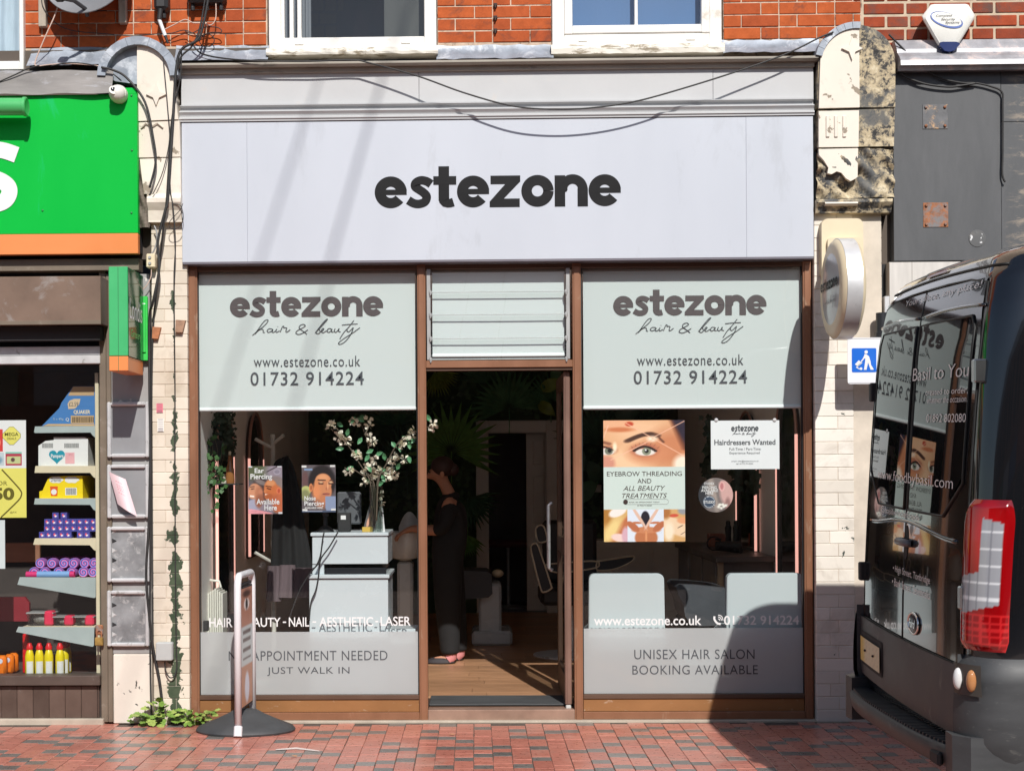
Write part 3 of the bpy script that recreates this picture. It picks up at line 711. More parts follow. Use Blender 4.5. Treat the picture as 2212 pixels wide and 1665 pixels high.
mt = tag(obj('door_mat', MB().cbox(XDL+.03, XDR-.03, YF+.105, YF+.46, ZFL-.004, ZFL+.008, .004), pm('black_mat', (.055, .058, .060), .75, var=.5, scale=40, sc=(.1, 1, 1), bmp=.5)), 'ribbed black mat inside the salon threshold', 'mat')

# ================================================================== SALON INTERIOR SHELL
wallg = pm('salon_grey_wall', (.80, .77, .72), .8, var=.05, scale=2)
XI0, XI1, YI1, ZC = -1.95, 1.87, 6.1, 2.86
struct('salon_floor', MB().box(XI0, XI1, YF+.09, YI1, -.03, ZFL-.012), pm('floor_joint', (.05, .03, .02), .8))
fl = [o for o in bpy.data.objects if o.name == 'salon_floor'][0]
plank = pm('oak_plank', (.42, .23, .125), .38, var=.18, scale=5, sc=(1, 6, 1), rnd=.22)
rw = random.Random(11); y = YF+.465; i = 0
while y < YI1-.05:
    x = XI0 - rw.uniform(0, .9)
    while x < XI1:
        a, b_ = max(x, XI0), min(x+1.1, XI1)
        if b_-a > .05: obj('plank', MB().cbox(a+.0008, b_-.0008, y+.0008, y+.1892, ZFL-.012, ZFL, .0015), plank, fl)
        x += 1.1
    y += .19
obj('step_fill', MB().box(XDL+.03, XDR-.03, YF+.09, YF+.105, 0, ZFL-.006), brown_dark, fl)
struct('salon_ceiling', MB().box(XI0, XI1, YF+.095, YI1, ZC, ZC+.1), pm('ceiling_white', (.75, .75, .74), .8))
struct('salon_left_wall', MB().box(XI0-.1, XI0, YF+.10, YI1+.1, -.03, ZC+.1), wallg)
struct('salon_right_wall', MB().box(XI1, XI1+.1, YF+.10, YI1+.1, -.03, ZC+.1), wallg)
struct('salon_roof', MB().box(XI0-.2, XI1+.2, YF+.3, YI1+.3, ZC+.13, ZC+.3), dark_int)
# back wall with doorway
YK = YI1
dx0, dx1, dzt = P(1028, 1000, YK).x, P(1207, 1000, YK).x, P(1115, 908, YK).z
jung = pm('jungle_wall', (.04, .07, .035), .8, var=.6, scale=5)
bw = struct('salon_back_wall', MB().box(XI0, dx0+.02, YK, YK+.1, 0, ZC).box(dx1-.02, XI1, YK, YK+.1, 0, ZC).box(dx0+.02, dx1-.02, YK, YK+.1, dzt-.03, ZC), jung)
grey_paint = pm('grey_gloss_paint', (.78, .76, .72), .45, var=.05)
idr = thing('inner_doorway', 'pale grey door frame and panelled door at the back of the salon', 'door')
obj('frame', MB().cbox(dx0, dx0+.13, YK-.03, YK+.05, ZFL, dzt, .006).cbox(dx1-.13, dx1, YK-.03, YK+.05, ZFL, dzt, .006).cbox(dx0+.13, dx1-.13, YK-.03, YK+.05, dzt-.13, dzt, .006), grey_paint, idr)
px0, px1 = P(1137, 1100, YK+.25).x, P(1205, 1100, YK+.25).x
leaf = obj('door_leaf', MB().cbox(px0, px1+.2, YK+.22, YK+.26, ZFL, dzt-.13, .005), grey_paint, idr)
for (za, zb2) in ((.25, .85), (1.0, 1.5), (1.62, 1.88)):
    for k in range(2): obj('panel', MB().cbox(px0+.07+k*.16, px0+.19+k*.16, YK+.205, YK+.222, za, zb2, .01), grey_paint, leaf)
struct('back_room', MB().box(dx0-.5, dx1+.6, YK+1.8, YK+1.85, 0, ZC).box(dx0-.52, dx0-.5, YK+.1, YK+1.8, 0, ZC).box(dx1+.6, dx1+.62, YK+.1, YK+1.8, 0, ZC).box(dx0-.5, dx1+.6, YK+.1, YK+1.8, 0, .05).box(dx0-.5, dx1+.6, YK+.1, YK+1.8, ZC-.02, ZC), pm('back_room_grey', (.36, .36, .38), .8))
# jungle leaves on the back wall
def fan(parent, c, r, a0, a1, n_, mat, tilt=.0, seed=0, name='palm_leaf'):
    rr = random.Random(seed); mb = MB()
    for i in range(n_):
        a = math.radians(a0+(a1-a0)*i/(n_-1)); L = r*rr.uniform(.85, 1.05); wd = r*.055
        d = Vector((math.cos(a), 0, math.sin(a))); nn = Vector((-d.z, 0, d.x)); y_ = -.02-.05*rr.random()
        p0 = Vector(c)+d*r*.08; p1 = Vector(c)+d*L*.55+Vector((0, y_, 0)); p2 = Vector(c)+d*L+Vector((0, y_*.4, -.04*r))
        mb.add([p0, p1+nn*wd, p2, p1-nn*wd, p1+Vector((0, -.012, 0))], [(0, 4, 1), (1, 4, 2), (2, 4, 3), (3, 4, 0)])
    mb.tube([Vector(c), Vector(c)+Vector((0, 0, -r*.6))], .006, 5)
    return obj(name, mb, mat, parent, normals=False)
pal = thing('palm_plants', 'dark jungle of fan palms covering the salon back wall', 'plants')
gr = [pm('palm_green_%d' % i, c, .45, var=.3, scale=9) for i, c in enumerate(((.11, .26, .06), (.075, .19, .09), (.20, .28, .05), (.05, .12, .07)))]
for k, (u, v, r, a0, a1, m_, yy) in enumerate(((975, 975, 115, -25, 205, 0, 5.6), (1100, 880, 95, 0, 200, 1, 5.8), (940, 800, 60, -120, 30, 2, 5.8), (1010, 1075, 75, -160, 10, 3, 5.7), (1190, 870, 70, 20, 190, 1, 5.8), (880, 1010, 95, 0, 180, 3, 5.8), (1300, 960, 110, 10, 170, 3, 5.9), (1060, 830, 85, 30, 170, 3, 5.85), (1000, 1150, 60, -150, -30, 0, 5.6), (860, 920, 80, 20, 170, 3, 5.85), (1370, 930, 80, 0, 160, 3, 5.9), (800, 1040, 90, 10, 180, 3, 5.85))):
    s_ = (9+yy)/FPX; fan(pal, P(u, v, yy), r*s_, a0, a1, 21, gr[m_], seed=k)
mb = MB(); rl = random.Random(5)
for i in range(2600):
    x = rl.uniform(XI0+.1, XI1-.1); z = rl.uniform(.6, ZC-.05)
    if dx0-.05 < x < dx1+.05 and z < dzt+.06: continue
    s_ = rl.uniform(.03, .09); a = rl.uniform(0, 6.28); y_ = YK-.02-rl.random()*.12
    d = Vector((math.cos(a), rl.uniform(-.4, .4), math.sin(a))).normalized()*s_; e = Vector((-d.z, rl.uniform(-.02, .02), d.x))*.35
    c = Vector((x, y_, z)); mb.add([c, c+d*.5+e, c+d, c+d*.5-e], [(0, 1, 2, 3)])
o = obj('small_leaves', mb, pm('dark_leaf', (.055, .11, .045), .5, var=.6, scale=12), pal, normals=False); o['kind'] = 'stuff'
def bigleaf(parent, c, L, ang, mat, y_=0):
    d = Vector((math.cos(ang), 0, math.sin(ang))); e = Vector((-d.z, 0, d.x)); mb = MB(); vs = []
    for i in range(9):
        k = i/8; wd = L*.32*math.sin(math.pi*min(1, k*.9+.1))**.7*(1-.6*k*k); p = Vector(c)+d*L*k+Vector((0, -.05*math.sin(k*3), 0))
        vs += [p+e*wd, p+Vector((0, .012, 0)), p-e*wd]
    mb.add(vs, [f for i in range(8) for f in ((3*i, 3*i+1, 3*i+4, 3*i+3), (3*i+1, 3*i+2, 3*i+5, 3*i+4))])
    return obj('broad_leaf', mb, mat, parent, 'all', normals=False)
for k, (u, v, L, a, m_) in enumerate(((1170, 840, 50, .4, 2), (1165, 870, 45, -.7, 2), (1195, 820, 40, 1.2, 1), (1215, 900, 45, -1.2, 2), (990, 1120, 60, -1.4, 0), (1010, 1100, 55, -1.8, 1), (1235, 970, 60, -1.0, 3), (1240, 1080, 70, .7, 1), (1300, 1040, 60, 2.2, 3), (1330, 900, 60, .3, 3))):
    bigleaf(pal, P(u, v, 5.75), L*.0047, a, gr[m_])
# ================================================================== CORBELS AND PILASTERS
def stonemat(name, split_x=None):
    """weathered stone: ochre, grey and black crust"""
    m, n, b = nodes(name); v = wpos(n)
    a = noise(n, 17, 10, .74, v, .35); c = ramp(n, a.outputs['Fac'], [(.38, (.03, .029, .028)), (.455, (.075, .07, .065)), (.475, (.30, .25, .17)), (.54, (.48, .39, .25)), (.66, (.64, .56, .40))]).outputs[0]
    d = noise(n, 5, 9, .7, v, .3); c = mixc(n, ramp(n, d.outputs['Fac'], [(.41, (.9, .9, .9)), (.50, (0, 0, 0))]).outputs[0], c, (.10, .103, .105))
    n.links.new(c, b.inputs['Base Color']); b.inputs['Roughness'].default_value = .9
    bump(n, b, a.outputs['Fac'], .8, .006); MATS[name] = m; return m
stone = stonemat('weathered_stone')
def paintmat(name, base, under, amt, scale=6, grime=(.30, .25, .19), sc=(1, 1, 1)):
    m, n, b = nodes(name); v = wpos(n, sc)
    t = noise(n, 3, 5, .6, v); c = ramp(n, t.outputs['Fac'], [(.3, tuple(x*.90 for x in base)), (.7, base)]).outputs[0]
    _oi = n.nodes.new('ShaderNodeObjectInfo'); c = mixc(n, 1.0, c, ramp(n, _oi.outputs['Random'], [(0, (.86, .85, .83)), (1, (1.03, 1.03, 1.03))]).outputs[0], 'MULTIPLY')
    g = noise(n, 2.3, 7, .7, v, .5); c = mixc(n, ramp(n, g.outputs['Fac'], [(.55, (0, 0, 0)), (.75, (.6, .6, .6))]).outputs[0], c, grime)
    d = noise(n, scale, 8, .62, v, .35); f = ramp(n, d.outputs['Fac'], [(amt, (1, 1, 1)), (amt+.012, (0, 0, 0))]).outputs[0]
    c = mixc(n, f, c, under); n.links.new(c, b.inputs['Base Color'])
    n.links.new(ramp(n, f, [(0, (.45,)*3), (1, (.8,)*3)]).outputs[0], b.inputs['Roughness'])
    bump(n, b, math_(n, 'SUBTRACT', 1.0, f), .5, .003); MATS[name] = m; return m
white_render = paintmat('white_painted_render', (.78, .71, .61), (.30, .25, .19), .355, 9)
white_tile = paintmat('white_painted_brick', (.80, .75, .67), (.06, .075, .06), .335, 6)
# left pilaster bricks: the paint has flaked off along a run down the middle
def flaked(name, xc):
    m, n, b = nodes(name); v = wpos(n)
    g = n.nodes.new('ShaderNodeSeparateXYZ'); n.links.new(v, g.inputs[0])
    t = noise(n, 3, 5, .6, v); c = ramp(n, t.outputs['Fac'], [(.3, (.64, .56, .46)), (.7, (.76, .69, .59))]).outputs[0]
    d = noise(n, 9, 8, .6, v, .5)
    band = math_(n, 'MULTIPLY', math_(n, 'ABSOLUTE', math_(n, 'SUBTRACT', g.outputs[0], xc)), 5.0)
    low = math_(n, 'MULTIPLY', math_(n, 'MAXIMUM', math_(n, 'SUBTRACT', g.outputs[2], .30), 0.0), .10)
    lim = math_(n, 'SUBTRACT', math_(n, 'SUBTRACT', .69, band), low)
    _oi = n.nodes.new('ShaderNodeObjectInfo'); c = mixc(n, 1.0, c, ramp(n, _oi.outputs['Random'], [(0, (.84, .83, .80)), (1, (1.03, 1.03, 1.03))]).outputs[0], 'MULTIPLY')
    _g = noise(n, 4, 7, .7, v, .4); c = mixc(n, ramp(n, _g.outputs['Fac'], [(.56, (0, 0, 0)), (.74, (.6, .6, .6))]).outputs[0], c, (.36, .29, .21))
    f = ramp(n, math_(n, 'SUBTRACT', lim, d.outputs['Fac']), [(.0, (0, 0, 0)), (.012, (1, 1, 1))]).outputs[0]
    c = mixc(n, f, c, ramp(n, noise(n, 20, 3, .5, v).outputs['Fac'], [(.3, (.035, .058, .032)), (.7, (.075, .10, .06))]).outputs[0])
    n.links.new(c, b.inputs['Base Color']); b.inputs['Roughness'].default_value = .4
    bump(n, b, math_(n, 'SUBTRACT', 1.0, f), .5, .003); MATS[name] = m; return m
def pilaster(u0, u1, v0, y, mat, label, seed, core, mat2=None, usplit=None, st=.19):
    t = thing('pilaster', label, 'pilaster')
    x0, x1 = P(u0, 1000, y).x, P(u1, 1000, y).x; zt = P((u0+u1)/2, v0, y).z
    obj('core', MB().box(x0+.004, x1-.004, y+.0045, y+.22, -.005, zt), core, t)
    r = random.Random(seed); nrow = int(zt/.0768); H = zt/nrow
    xs = P(usplit, 1000, y).x if usplit else None
    for i in range(nrow):
        cuts = [x0]
        if xs: 
            a = (x0+xs)/2 + (.02 if i % 2 else -.03)
            cuts += ([a] if i % 2 else [x0+(xs-x0)*.36] if r.random() < .5 else []) + [xs]
            if i % 3 == 0: cuts.append(xs+(x1-xs)*.5)
        else: cuts += [x0+(x1-x0)*(.62 if i % 2 else .36)]
        cuts.append(x1)
        for a, b in zip(cuts, cuts[1:]):
            m_ = mat2 if (mat2 and xs and a >= xs-.001) else mat
            yo = .006 if (xs and a >= xs-.001) else 0
            o = bpy.data.objects.new('brick', bmesh_brick2(b-a-.0022, H-.0022, m_)); COL.objects.link(o)
            o.location = (a+.0011, y+yo+r.uniform(-.0012, .0012), i*H+.001); o.parent = t
    return t
_b2 = {}
def bmesh_brick2(L, H, m):
    k = (round(L, 3), round(H, 4), m.name)
    if k not in _b2:
        me = MB().cbox(0, L, 0, .05, 0, H, .0028).mesh('brick'); fixn(me); me.materials.append(m); _b2[k] = me
    return _b2[k]
joint_w = pm('grey_joint', (.60, .53, .44), .9, var=.2)
YP = -.02
pilaster(329, 407, 478, YP, flaked('flaked_brick', P(376, 1000, YP).x), 'narrow white brick pilaster with paint flaked to green, left of salon', 1, joint_w)
pilaster(1761, 1908, 459, YP, white_tile, 'broad white painted brick pilaster between salon and van', 2, joint_w, paintmat('worn_white_brick', (.72, .64, .53), (.20, .15, .10), .38, 8), 1845)

def quarter(cu, cv, ru, a0, a1, y, n_=14, rv=None):
    rv = ru if rv is None else rv
    return [P(cu+ru*math.cos(math.radians(a0+(a1-a0)*i/n_)), cv-rv*math.sin(math.radians(a0+(a1-a0)*i/n_)), y) for i in range(n_+1)]
def poly(ps): return [(p.x, p.z) for p in ps]
def star(t, u, v, r, y, mat):
    pts = []
    for i in range(8):
        a = math.pi/2*(i/2)+math.pi/2; rr = r if i % 2 == 0 else r*.42
        p = P(u+rr*.95*math.cos(a), v-rr*1.05*math.sin(a), y); pts.append((p.x, p.z))
    obj('star_ornament', MB().prism(pts, y-.014, y+.005), mat, t)
# left corbel
YC = -.095
co = thing('corbel', 'round topped cream stone bracket with star ornament, left of the white sign', 'corbel')
top = quarter(292, 165, 80, 90, 8, YC)
obj('face', MB().prism(poly([P(296, 262, YC), P(296, 88, YC)]+top[1:]+[P(385, 258, YC)]), YC, .06), white_render, co)
obj('neck', MB().prism(poly([P(299, 340, YC), P(297, 264, YC), P(387, 260, YC), P(389, 338, YC)]), YC+.008, .06), white_render, co)
obj('shaft', MB().prism(poly([P(310, 418, YC), P(301, 343, YC), P(389, 340, YC), P(390, 418, YC)]), YC+.01, .06), white_render, co)
mb = MB(); x0, x1, z0, z1 = R(318, 418, 391, 478, YC)
mb.prismx([(.06, z1), (YC+.0, z1), (YC-.012, z1-.03), (YC-.01, z1-.055), (YC+.02, z1-.10), (YC+.03, z1-.16), (YC+.045, z0+.02), (YC+.03, z0+.012), (YC+.03, z0), (.06, z0)], x0, x1); obj('base_moulding', mb, white_render, co)
star(co, 338, 205, 23, YC, white_render)
mb = MB()
x0, x1, z0, z1 = R(305, 266, 352, 276, YC); mb.tube([(x0, YC, z0), (x0+.03, YC-.004, z1), (x0+.07, YC-.004, z0+.01), (x0+.10, YC-.003, z1), (x1, YC, z0)], .005, 6); obj('carving', mb, white_render, co)
side = MB().prism(poly([P(297, 150, YC), P(297, 88, YC)]+quarter(295, 165, 80, 90, 178, YC)[1:]+[P(225, 170, YC), P(296, 180, YC)]), YC+.03, .06)
obj('lead_cheek', side, lead, co)
def hood(t, cu, cv, ro, ri, a0, a1, n_, y0, y1, mat, gap=.6):
    for i in range(n_):
        b0 = a0+(a1-a0)*i/n_; b1 = a0+(a1-a0)*(i+1)/n_-(gap if a1 > a0 else -gap)
        q = quarter(cu, cv, ro, b0, b1, y0, 3)+quarter(cu, cv, ri, b1, b0, y0, 3)
        obj('lead_cap', MB().prism(poly(q), y0, y1), mat, t)
hood(co, 297, 166, 88, 70, 178, 2, 5, YC-.03, .06, lead, .4)
# right corbel
cr = thing('corbel', 'round topped bracket, half white paint and half blackened stone, right of sign', 'corbel')
YS = -.075; YW = -.095
full = quarter(1851, 137, 83, 180, 0, YS, 24)
obj('stone_core', MB().prism(poly([P(1766, 232, YS)]+full+[P(1934, 232, YS)]), YS, .06), stone, cr)
obj('stone_neck', MB().prism(poly([P(1767, 318, YS), P(1767, 239, YS), P(1933, 235, YS), P(1931, 316, YS)]), YS, .06), stone, cr)
r_ = random.Random(4)
mb = MB().grid(lambda a, b: (P(1766+165*a, 427-105*b, YS).x, YS+ (0.02*math.sin(a*9+b*5)*math.cos(b*11+a*3)+.012*math.sin(a*31+b*17)) + (.03 if b < .6 and a < .55 else 0), P(1766+165*a, 427-105*b, YS).z), 26, 18)
obj('broken_stone', mb, stone, cr, 'all')
obj('stone_back', MB().prism(poly([P(1768, 428, .02), P(1768, 319, .02), P(1931, 317, .02), P(1928, 426, .02)]), .05, .1), stone, cr)
wf = quarter(1851, 137, 79, 176, 90, YW, 12)
obj('painted_face', MB().prism(poly([P(1769, 234, YW)]+wf+[P(1856, 58, YW), P(1857, 232, YW)]), YW, YS-.001), white_render, cr)
nk = [P(1769, 318, YW), P(1769, 240, YW), P(1856, 238, YW), P(1855, 317, YW)]
obj('painted_neck', MB().prism(poly(nk), YW+.004, YS-.001), white_render, cr)
for u in (1788, 1806, 1824):
    x0, x1, z0, z1 = R(u-4, 250, u+4, 297, YW); obj('flute', MB().cbox(x0, x1, YW-.004, YW+.006, z0, z1, .004), white_render, cr)
obj('painted_shaft', MB().prism(poly([P(1770, 335, YW), P(1769, 322, YW), P(1854, 320, YW), P(1853, 382, YW), P(1846, 387, YW), P(1838, 391, YW), P(1828, 385, YW), P(1818, 373, YW), P(1808, 370, YW), P(1797, 376, YW), P(1788, 374, YW), P(1790, 362, YW), P(1780, 346, YW)]), YW+.005, YS+.02), white_render, cr)
star(cr, 1840, 106, 24, YW, white_render)
hood(cr, 1851, 137, 90, 76, 168, 84, 7, YW-.012, .06, lead, .5)
x0, x1, z0, z1 = R(1764, 430, 1928, 458, YC)
obj('base_moulding', MB().prismx([(.06, z1), (YC-.005, z1), (YC-.01, z1-.02), (YC+.02, z0+.025), (YC+.03, z0), (.06, z0)], x0, x1), stone, cr)
x0, x1, z0, z1 = R(1781, 433, 1852, 452, YC); obj('paint_patch', MB().prismx([(YC-.014, z1-.012), (YC-.019, z1-.022), (YC-.004, z0+.02), (YC+.03, z0+.02), (YC+.03, z1-.012)], x0, x1), white_render, cr)

# ================================================================== RIGHT NEIGHBOUR
rn = thing('neighbour_fascia', 'bare dark grey fascia board of the right-hand shop behind the van', 'fascia')
def greyboard():
    m, n, b = nodes('dark_grey_board'); v = wpos(n); s = n.nodes.new('ShaderNodeSeparateXYZ'); n.links.new(v, s.inputs[0])
    t = noise(n, 3, 6, .7, wpos(n, (2, 1, .5)), .3); c = ramp(n, t.outputs['Fac'], [(.25, (.062, .065, .069)), (.75, (.098, .10, .105))]).outputs[0]
    d = noise(n, 9, 8, .75, wpos(n, (.6, 1, 2)), .5)
    edge = math_(n, 'MULTIPLY', math_(n, 'SUBTRACT', s.outputs[0], P(2160, 350, 0).x), 9.0, True)
    f = math_(n, 'MULTIPLY', ramp(n, d.outputs['Fac'], [(.52, (0, 0, 0)), (.62, (1, 1, 1))]).outputs[0], edge)
    c = mixc(n, f, c, (.25, .21, .17)); n.links.new(c, b.inputs['Base Color']); b.inputs['Roughness'].default_value = .6; MATS['dark_grey_board'] = m; return m
gb = greyboard(); YN = -.03
x0, x1, z0, z1 = R(1930, 155, 2163, 563, YN); x2 = P(3000, 300, YN).x
zj = P(2200, 263, YN).z
obj('board', MB().cbox(x0, x1-.001, YN, .05, z0, z1+.02, .002), gb, rn)
obj('board', MB().cbox(x1+.001, x2, YN+.002, .05, zj+.001, z1+.03, .002), gb, rn)
obj('board', MB().cbox(x1+.001, x2, YN+.003, .05, z0, zj-.001, .002), gb, rn)
rust = pm('rust', (.30, .12, .055), .85, var=.5, scale=30, bmp=.5, dirt=(.20, .19, .19), dirt_amt=.35, dirt_scale=14)
platem = pm('scuffed_plate', (.12, .12, .125), .5, .3, var=.3, scale=20, dirt=(.48, .30, .16), dirt_amt=.16, dirt_scale=16)
for u0, v0, u1, v1, mt_, lb in ((1993, 226, 2047, 279, platem, 'scratched grey square fixing plate on the dark fascia, upper'), (1994, 438, 2048, 491, rust, 'rusty orange square fixing plate on the dark fascia, lower')):
    x0, x1, z0, z1 = R(u0, v0, u1, v1, YN)
    t = thing('fixing_plate', lb, 'plate', 'old fixing plates on the dark fascia')
    obj('plate', MB().cbox(x0, x1, YN-.004, YN, z0, z1, .001), mt_, t)
    for a in (.12, .88):
        for b in (.12, .88):
            px, pz = x0+(x1-x0)*a, z0+(z1-z0)*b; obj('bolt', MB().lathe([(.0, -.012), (.007, -.011), (.010, -.004), (.010, 0)], (px, YN-.003, pz), 8, 'y'), rust, t)
x0, x1, z0, z1 = R(2092, 498, 2130, 532, YN)
cx, cz, rr = (x0+x1)/2, (z0+z1)/2, (x1-x0)/2
tag(obj('disc_scar', MB().lathe([(rr, 0), (rr*.97, -.003), (rr*.5, -.0035), (0, -.0036)], (cx, YN, cz), 24, 'y'), paintmat('scar', (.11, .112, .115), (.72, .72, .72), .42, 20)), 'round scraped patch with white paint on dark fascia above van roof', 'patch')
# lead cornice over it
x0, x1 = P(1932, 100, 0).x, P(3000, 100, 0).x
def zz(v, y): return P(2080, v, y).z
tag(obj('lead_cornice', MB().prismx([(.06, zz(84, 0)), (.0, zz(86, 0)), (-.05, zz(105, -.05)), (-.06, zz(113, -.06)), (-.105, zz(121, -.1)), (-.13, zz(130, -.12)), (-.135, zz(141, -.12)), (-.10, zz(143, -.1)), (-.09, zz(152, -.09)), (.05, zz(153, -.03))], x0, x1),
    pm('bright_lead', (.36, .36, .38), .45, .3, var=.3, scale=8, sc=(1, 1, .6), dirt=(.66, .54, .50), dirt_amt=.25, dirt_scale=8, bmp=.3)), 'grey lead covered cornice above the dark fascia, under the alarm box', 'cornice')
# pale tiled pier
tl = thing('tiled_pier', 'pale grey tiled pier beside the white brick pilaster, half hidden by van', 'pier')
x0, x1, z0, z1 = R(1923, 568, 1974, 640, YN); tilem = pm('pale_tile', (.60, .57, .53), .35, var=.1, scale=5, sc=(6, 1, .6), rnd=.08)
xa = P(1923, 900, YN).x; xb = P(1972, 900, YN).x; xc = P(2140, 900, YN).x; zt = P(1950, 566, YN).z
z = 0; i = 0
obj('backing', MB().box(xa, xc, YN+.009, .05, 0, zt), joint_w, tl)
while z < zt-.02:
    h = min(.60, zt-z); 
    obj('tile', MB().cbox(xa+.001, xb-.001, YN, YN+.009, zt-z-h+.001, zt-z-.001, .001), tilem, tl)
    obj('tile', MB().cbox(xb+.001, xc-.001, YN+.0005, YN+.009, max(0, zt-z-h-.3+.001), zt-z-.301 if i else zt-.001, .001), tilem, tl) if zt-z-h-.3 > 0 else None
    z += h; i += 1
obj('edge_trim', MB().cbox(P(1912, 900, YN).x, xa-.001, YN-.006, .05, 0, P(1917, 640, YN).z, .003), alu, tl)
obj('recess', MB().box(P(1908, 900, YN).x, xc, .051, .2, 0, zt), dark_int, tl)
p = P(1905, 700, -.09)
tag(obj('drain_pipe', MB().tube([(p.x, -.09, P(1904, 726, -.09).z), (p.x, -.09, P(1904, 676, -.09).z)], .036, 14).lathe([(.036, 0), (.042, .003), (.042, .03), (.036, .033)], (p.x, -.09, P(1904, 726, -.09).z-.01), 14), pm('black_pipe', (.02, .022, .026), .35), None, True), 'short black pipe end above the blue loading sign', 'pipe')
# alarm box
al = thing('alarm_box', 'white three-cornered alarm box with blue base and oval logo', 'alarm')
YA = -.055
hexo = [(1991, 36), (2010, 11), (2018, 9.5), (2086, 9), (2092, 11), (2106, 33), (2104, 42), (2068, 101), (2060, 112), (2050, 117), (2040, 114), (2031, 108), (1993, 43)]
def lerp_poly(k, y): 
    c = (2049, 48); return [P(c[0]+(u-c[0])*k, c[1]+(v-c[1])*k, y) for u, v in hexo]
n_ = len(hexo); mb = MB(); ring = [lerp_poly(1.0, .0), lerp_poly(1.0, YA), lerp_poly(.965, YA-.018), lerp_poly(.86, YA-.03)]
vs = [q for r in ring for q in r]; fs = [(i*n_+k, i*n_+(k+1) % n_, (i+1)*n_+(k+1) % n_, (i+1)*n_+k) for i in range(3) for k in range(n_)]+[tuple(range(3*n_, 4*n_))]
obj('case', mb.add(vs, fs), pm('alarm_white', (.74, .73, .68), .4, var=.04), al, True)
low = [P(u, v, YA-.034) for u, v in ((2030, 93), (2036, 91.5), (2064, 91.5), (2070, 93), (2073, 97), (2061, 110), (2050, 113), (2040, 111), (2029, 99))]
obj('strobe_cover', MB().prism(poly(low), YA-.042, YA), pm('navy_lens', (.012, .025, .11), .2, var=.1), al)
mb = MB(); ow = [(2045+36.5*math.cos(a)*math.cos(.30)-16*math.sin(a)*math.sin(.30), 43+36.5*math.cos(a)*math.sin(.30)+16*math.sin(a)*math.cos(.30)) for a in [2*math.pi*i/48 for i in range(49)]]
ws = []
for i, (u, v) in enumerate(ow):
    c = (2045+ (u-2045)*.93, 42+(v-43)*.86+ -.6)
    ws += [P(u, v, YA-.0335), P(c[0], c[1], YA-.0335)]
mb.add(ws, [(2*i, 2*i+1, 2*i+3, 2*i+2) for i in range(48)]); obj('logo_ring', mb, pm('blue_ring', (.10, .16, .42), .4, var=.3, scale=14), al, normals=False)
for w_, a, b, c, d in (('Complete', 2022, 2057, 31, 38), ('Security', 2033, 2064, 39, 46), ('Systems', 2042, 2073, 46, 53)): textR('lettering', w_, a, c, b, d, YA-.034, ink, al, shear=.3)
# round projecting sign
ps = thing('projecting_sign', 'round projecting sign with silver rim on cream bracket above loading sign', 'sign')
x0, x1, z0, z1 = R(1775, 472, 1865, 590, -.09)
def rbox(x0, x1, z0, z1, r, y0, y1, n_=5):
    pts = []
    for cx, cz, a in ((x1-r, z1-r, 0), (x0+r, z1-r, 90), (x0+r, z0+r, 180), (x1-r, z0+r, 270)):
        pts += [(cx+r*math.cos(math.radians(a+90*i/n_)), cz+r*math.sin(math.radians(a+90*i/n_))) for i in range(n_+1)]
    return MB().prism(pts, y0, y1)
obj('bracket_base', rbox(x0, x1, z0-.03, z1, .04, -.09, YP), cream, ps, True)
obj('bracket_step', rbox(x0+.03, x1-.02, z0-.03, z1-.12, .02, -.12, -.0895), cream, ps, True)
Xs, Zs, rs, ycn = 1.920, P(1834, 625, -.45).z, .292, -.46
obj('arm', MB().cbox(Xs-.03, Xs+.03, -.2, -.11, Zs+.1, Zs+.2, .01), cream, ps)
mb = MB().lathe([(rs-.02, -.044), (rs, -.044), (rs, .044), (rs-.02, .044)], (Xs, ycn, Zs), 56, 'x'); obj('rim', mb, alu, ps, True)
for s_, nm in ((-1, 'a'), (1, 'b')):
    obj('flange', MB().lathe([(rs-.035, s_*.0445), (rs-.004, s_*.0445), (rs-.018, s_*.062), (rs-.04, s_*.07)], (Xs, ycn, Zs), 56, 'x'), cream, ps, True)
    obj('face', MB().lathe([(rs-.042, s_*.064), (rs-.06, s_*.069), (0.001, s_*.078)], (Xs, ycn, Zs), 48, 'x'), pm('sign_acrylic', (.52, .54, .53), .15, var=.03), ps, True)
logo(0, 0, 0, 0, 0, ink, ps, place=lambda a, b, k: (Xs-.0805-k*2, ycn+.2-.40*a, Zs+.0+.052*b))
hair_beauty(lambda a, b, k: (Xs-.0805-k, ycn+.14-.28*a, Zs-.09+.05*b), ink_slate, ps, .03)
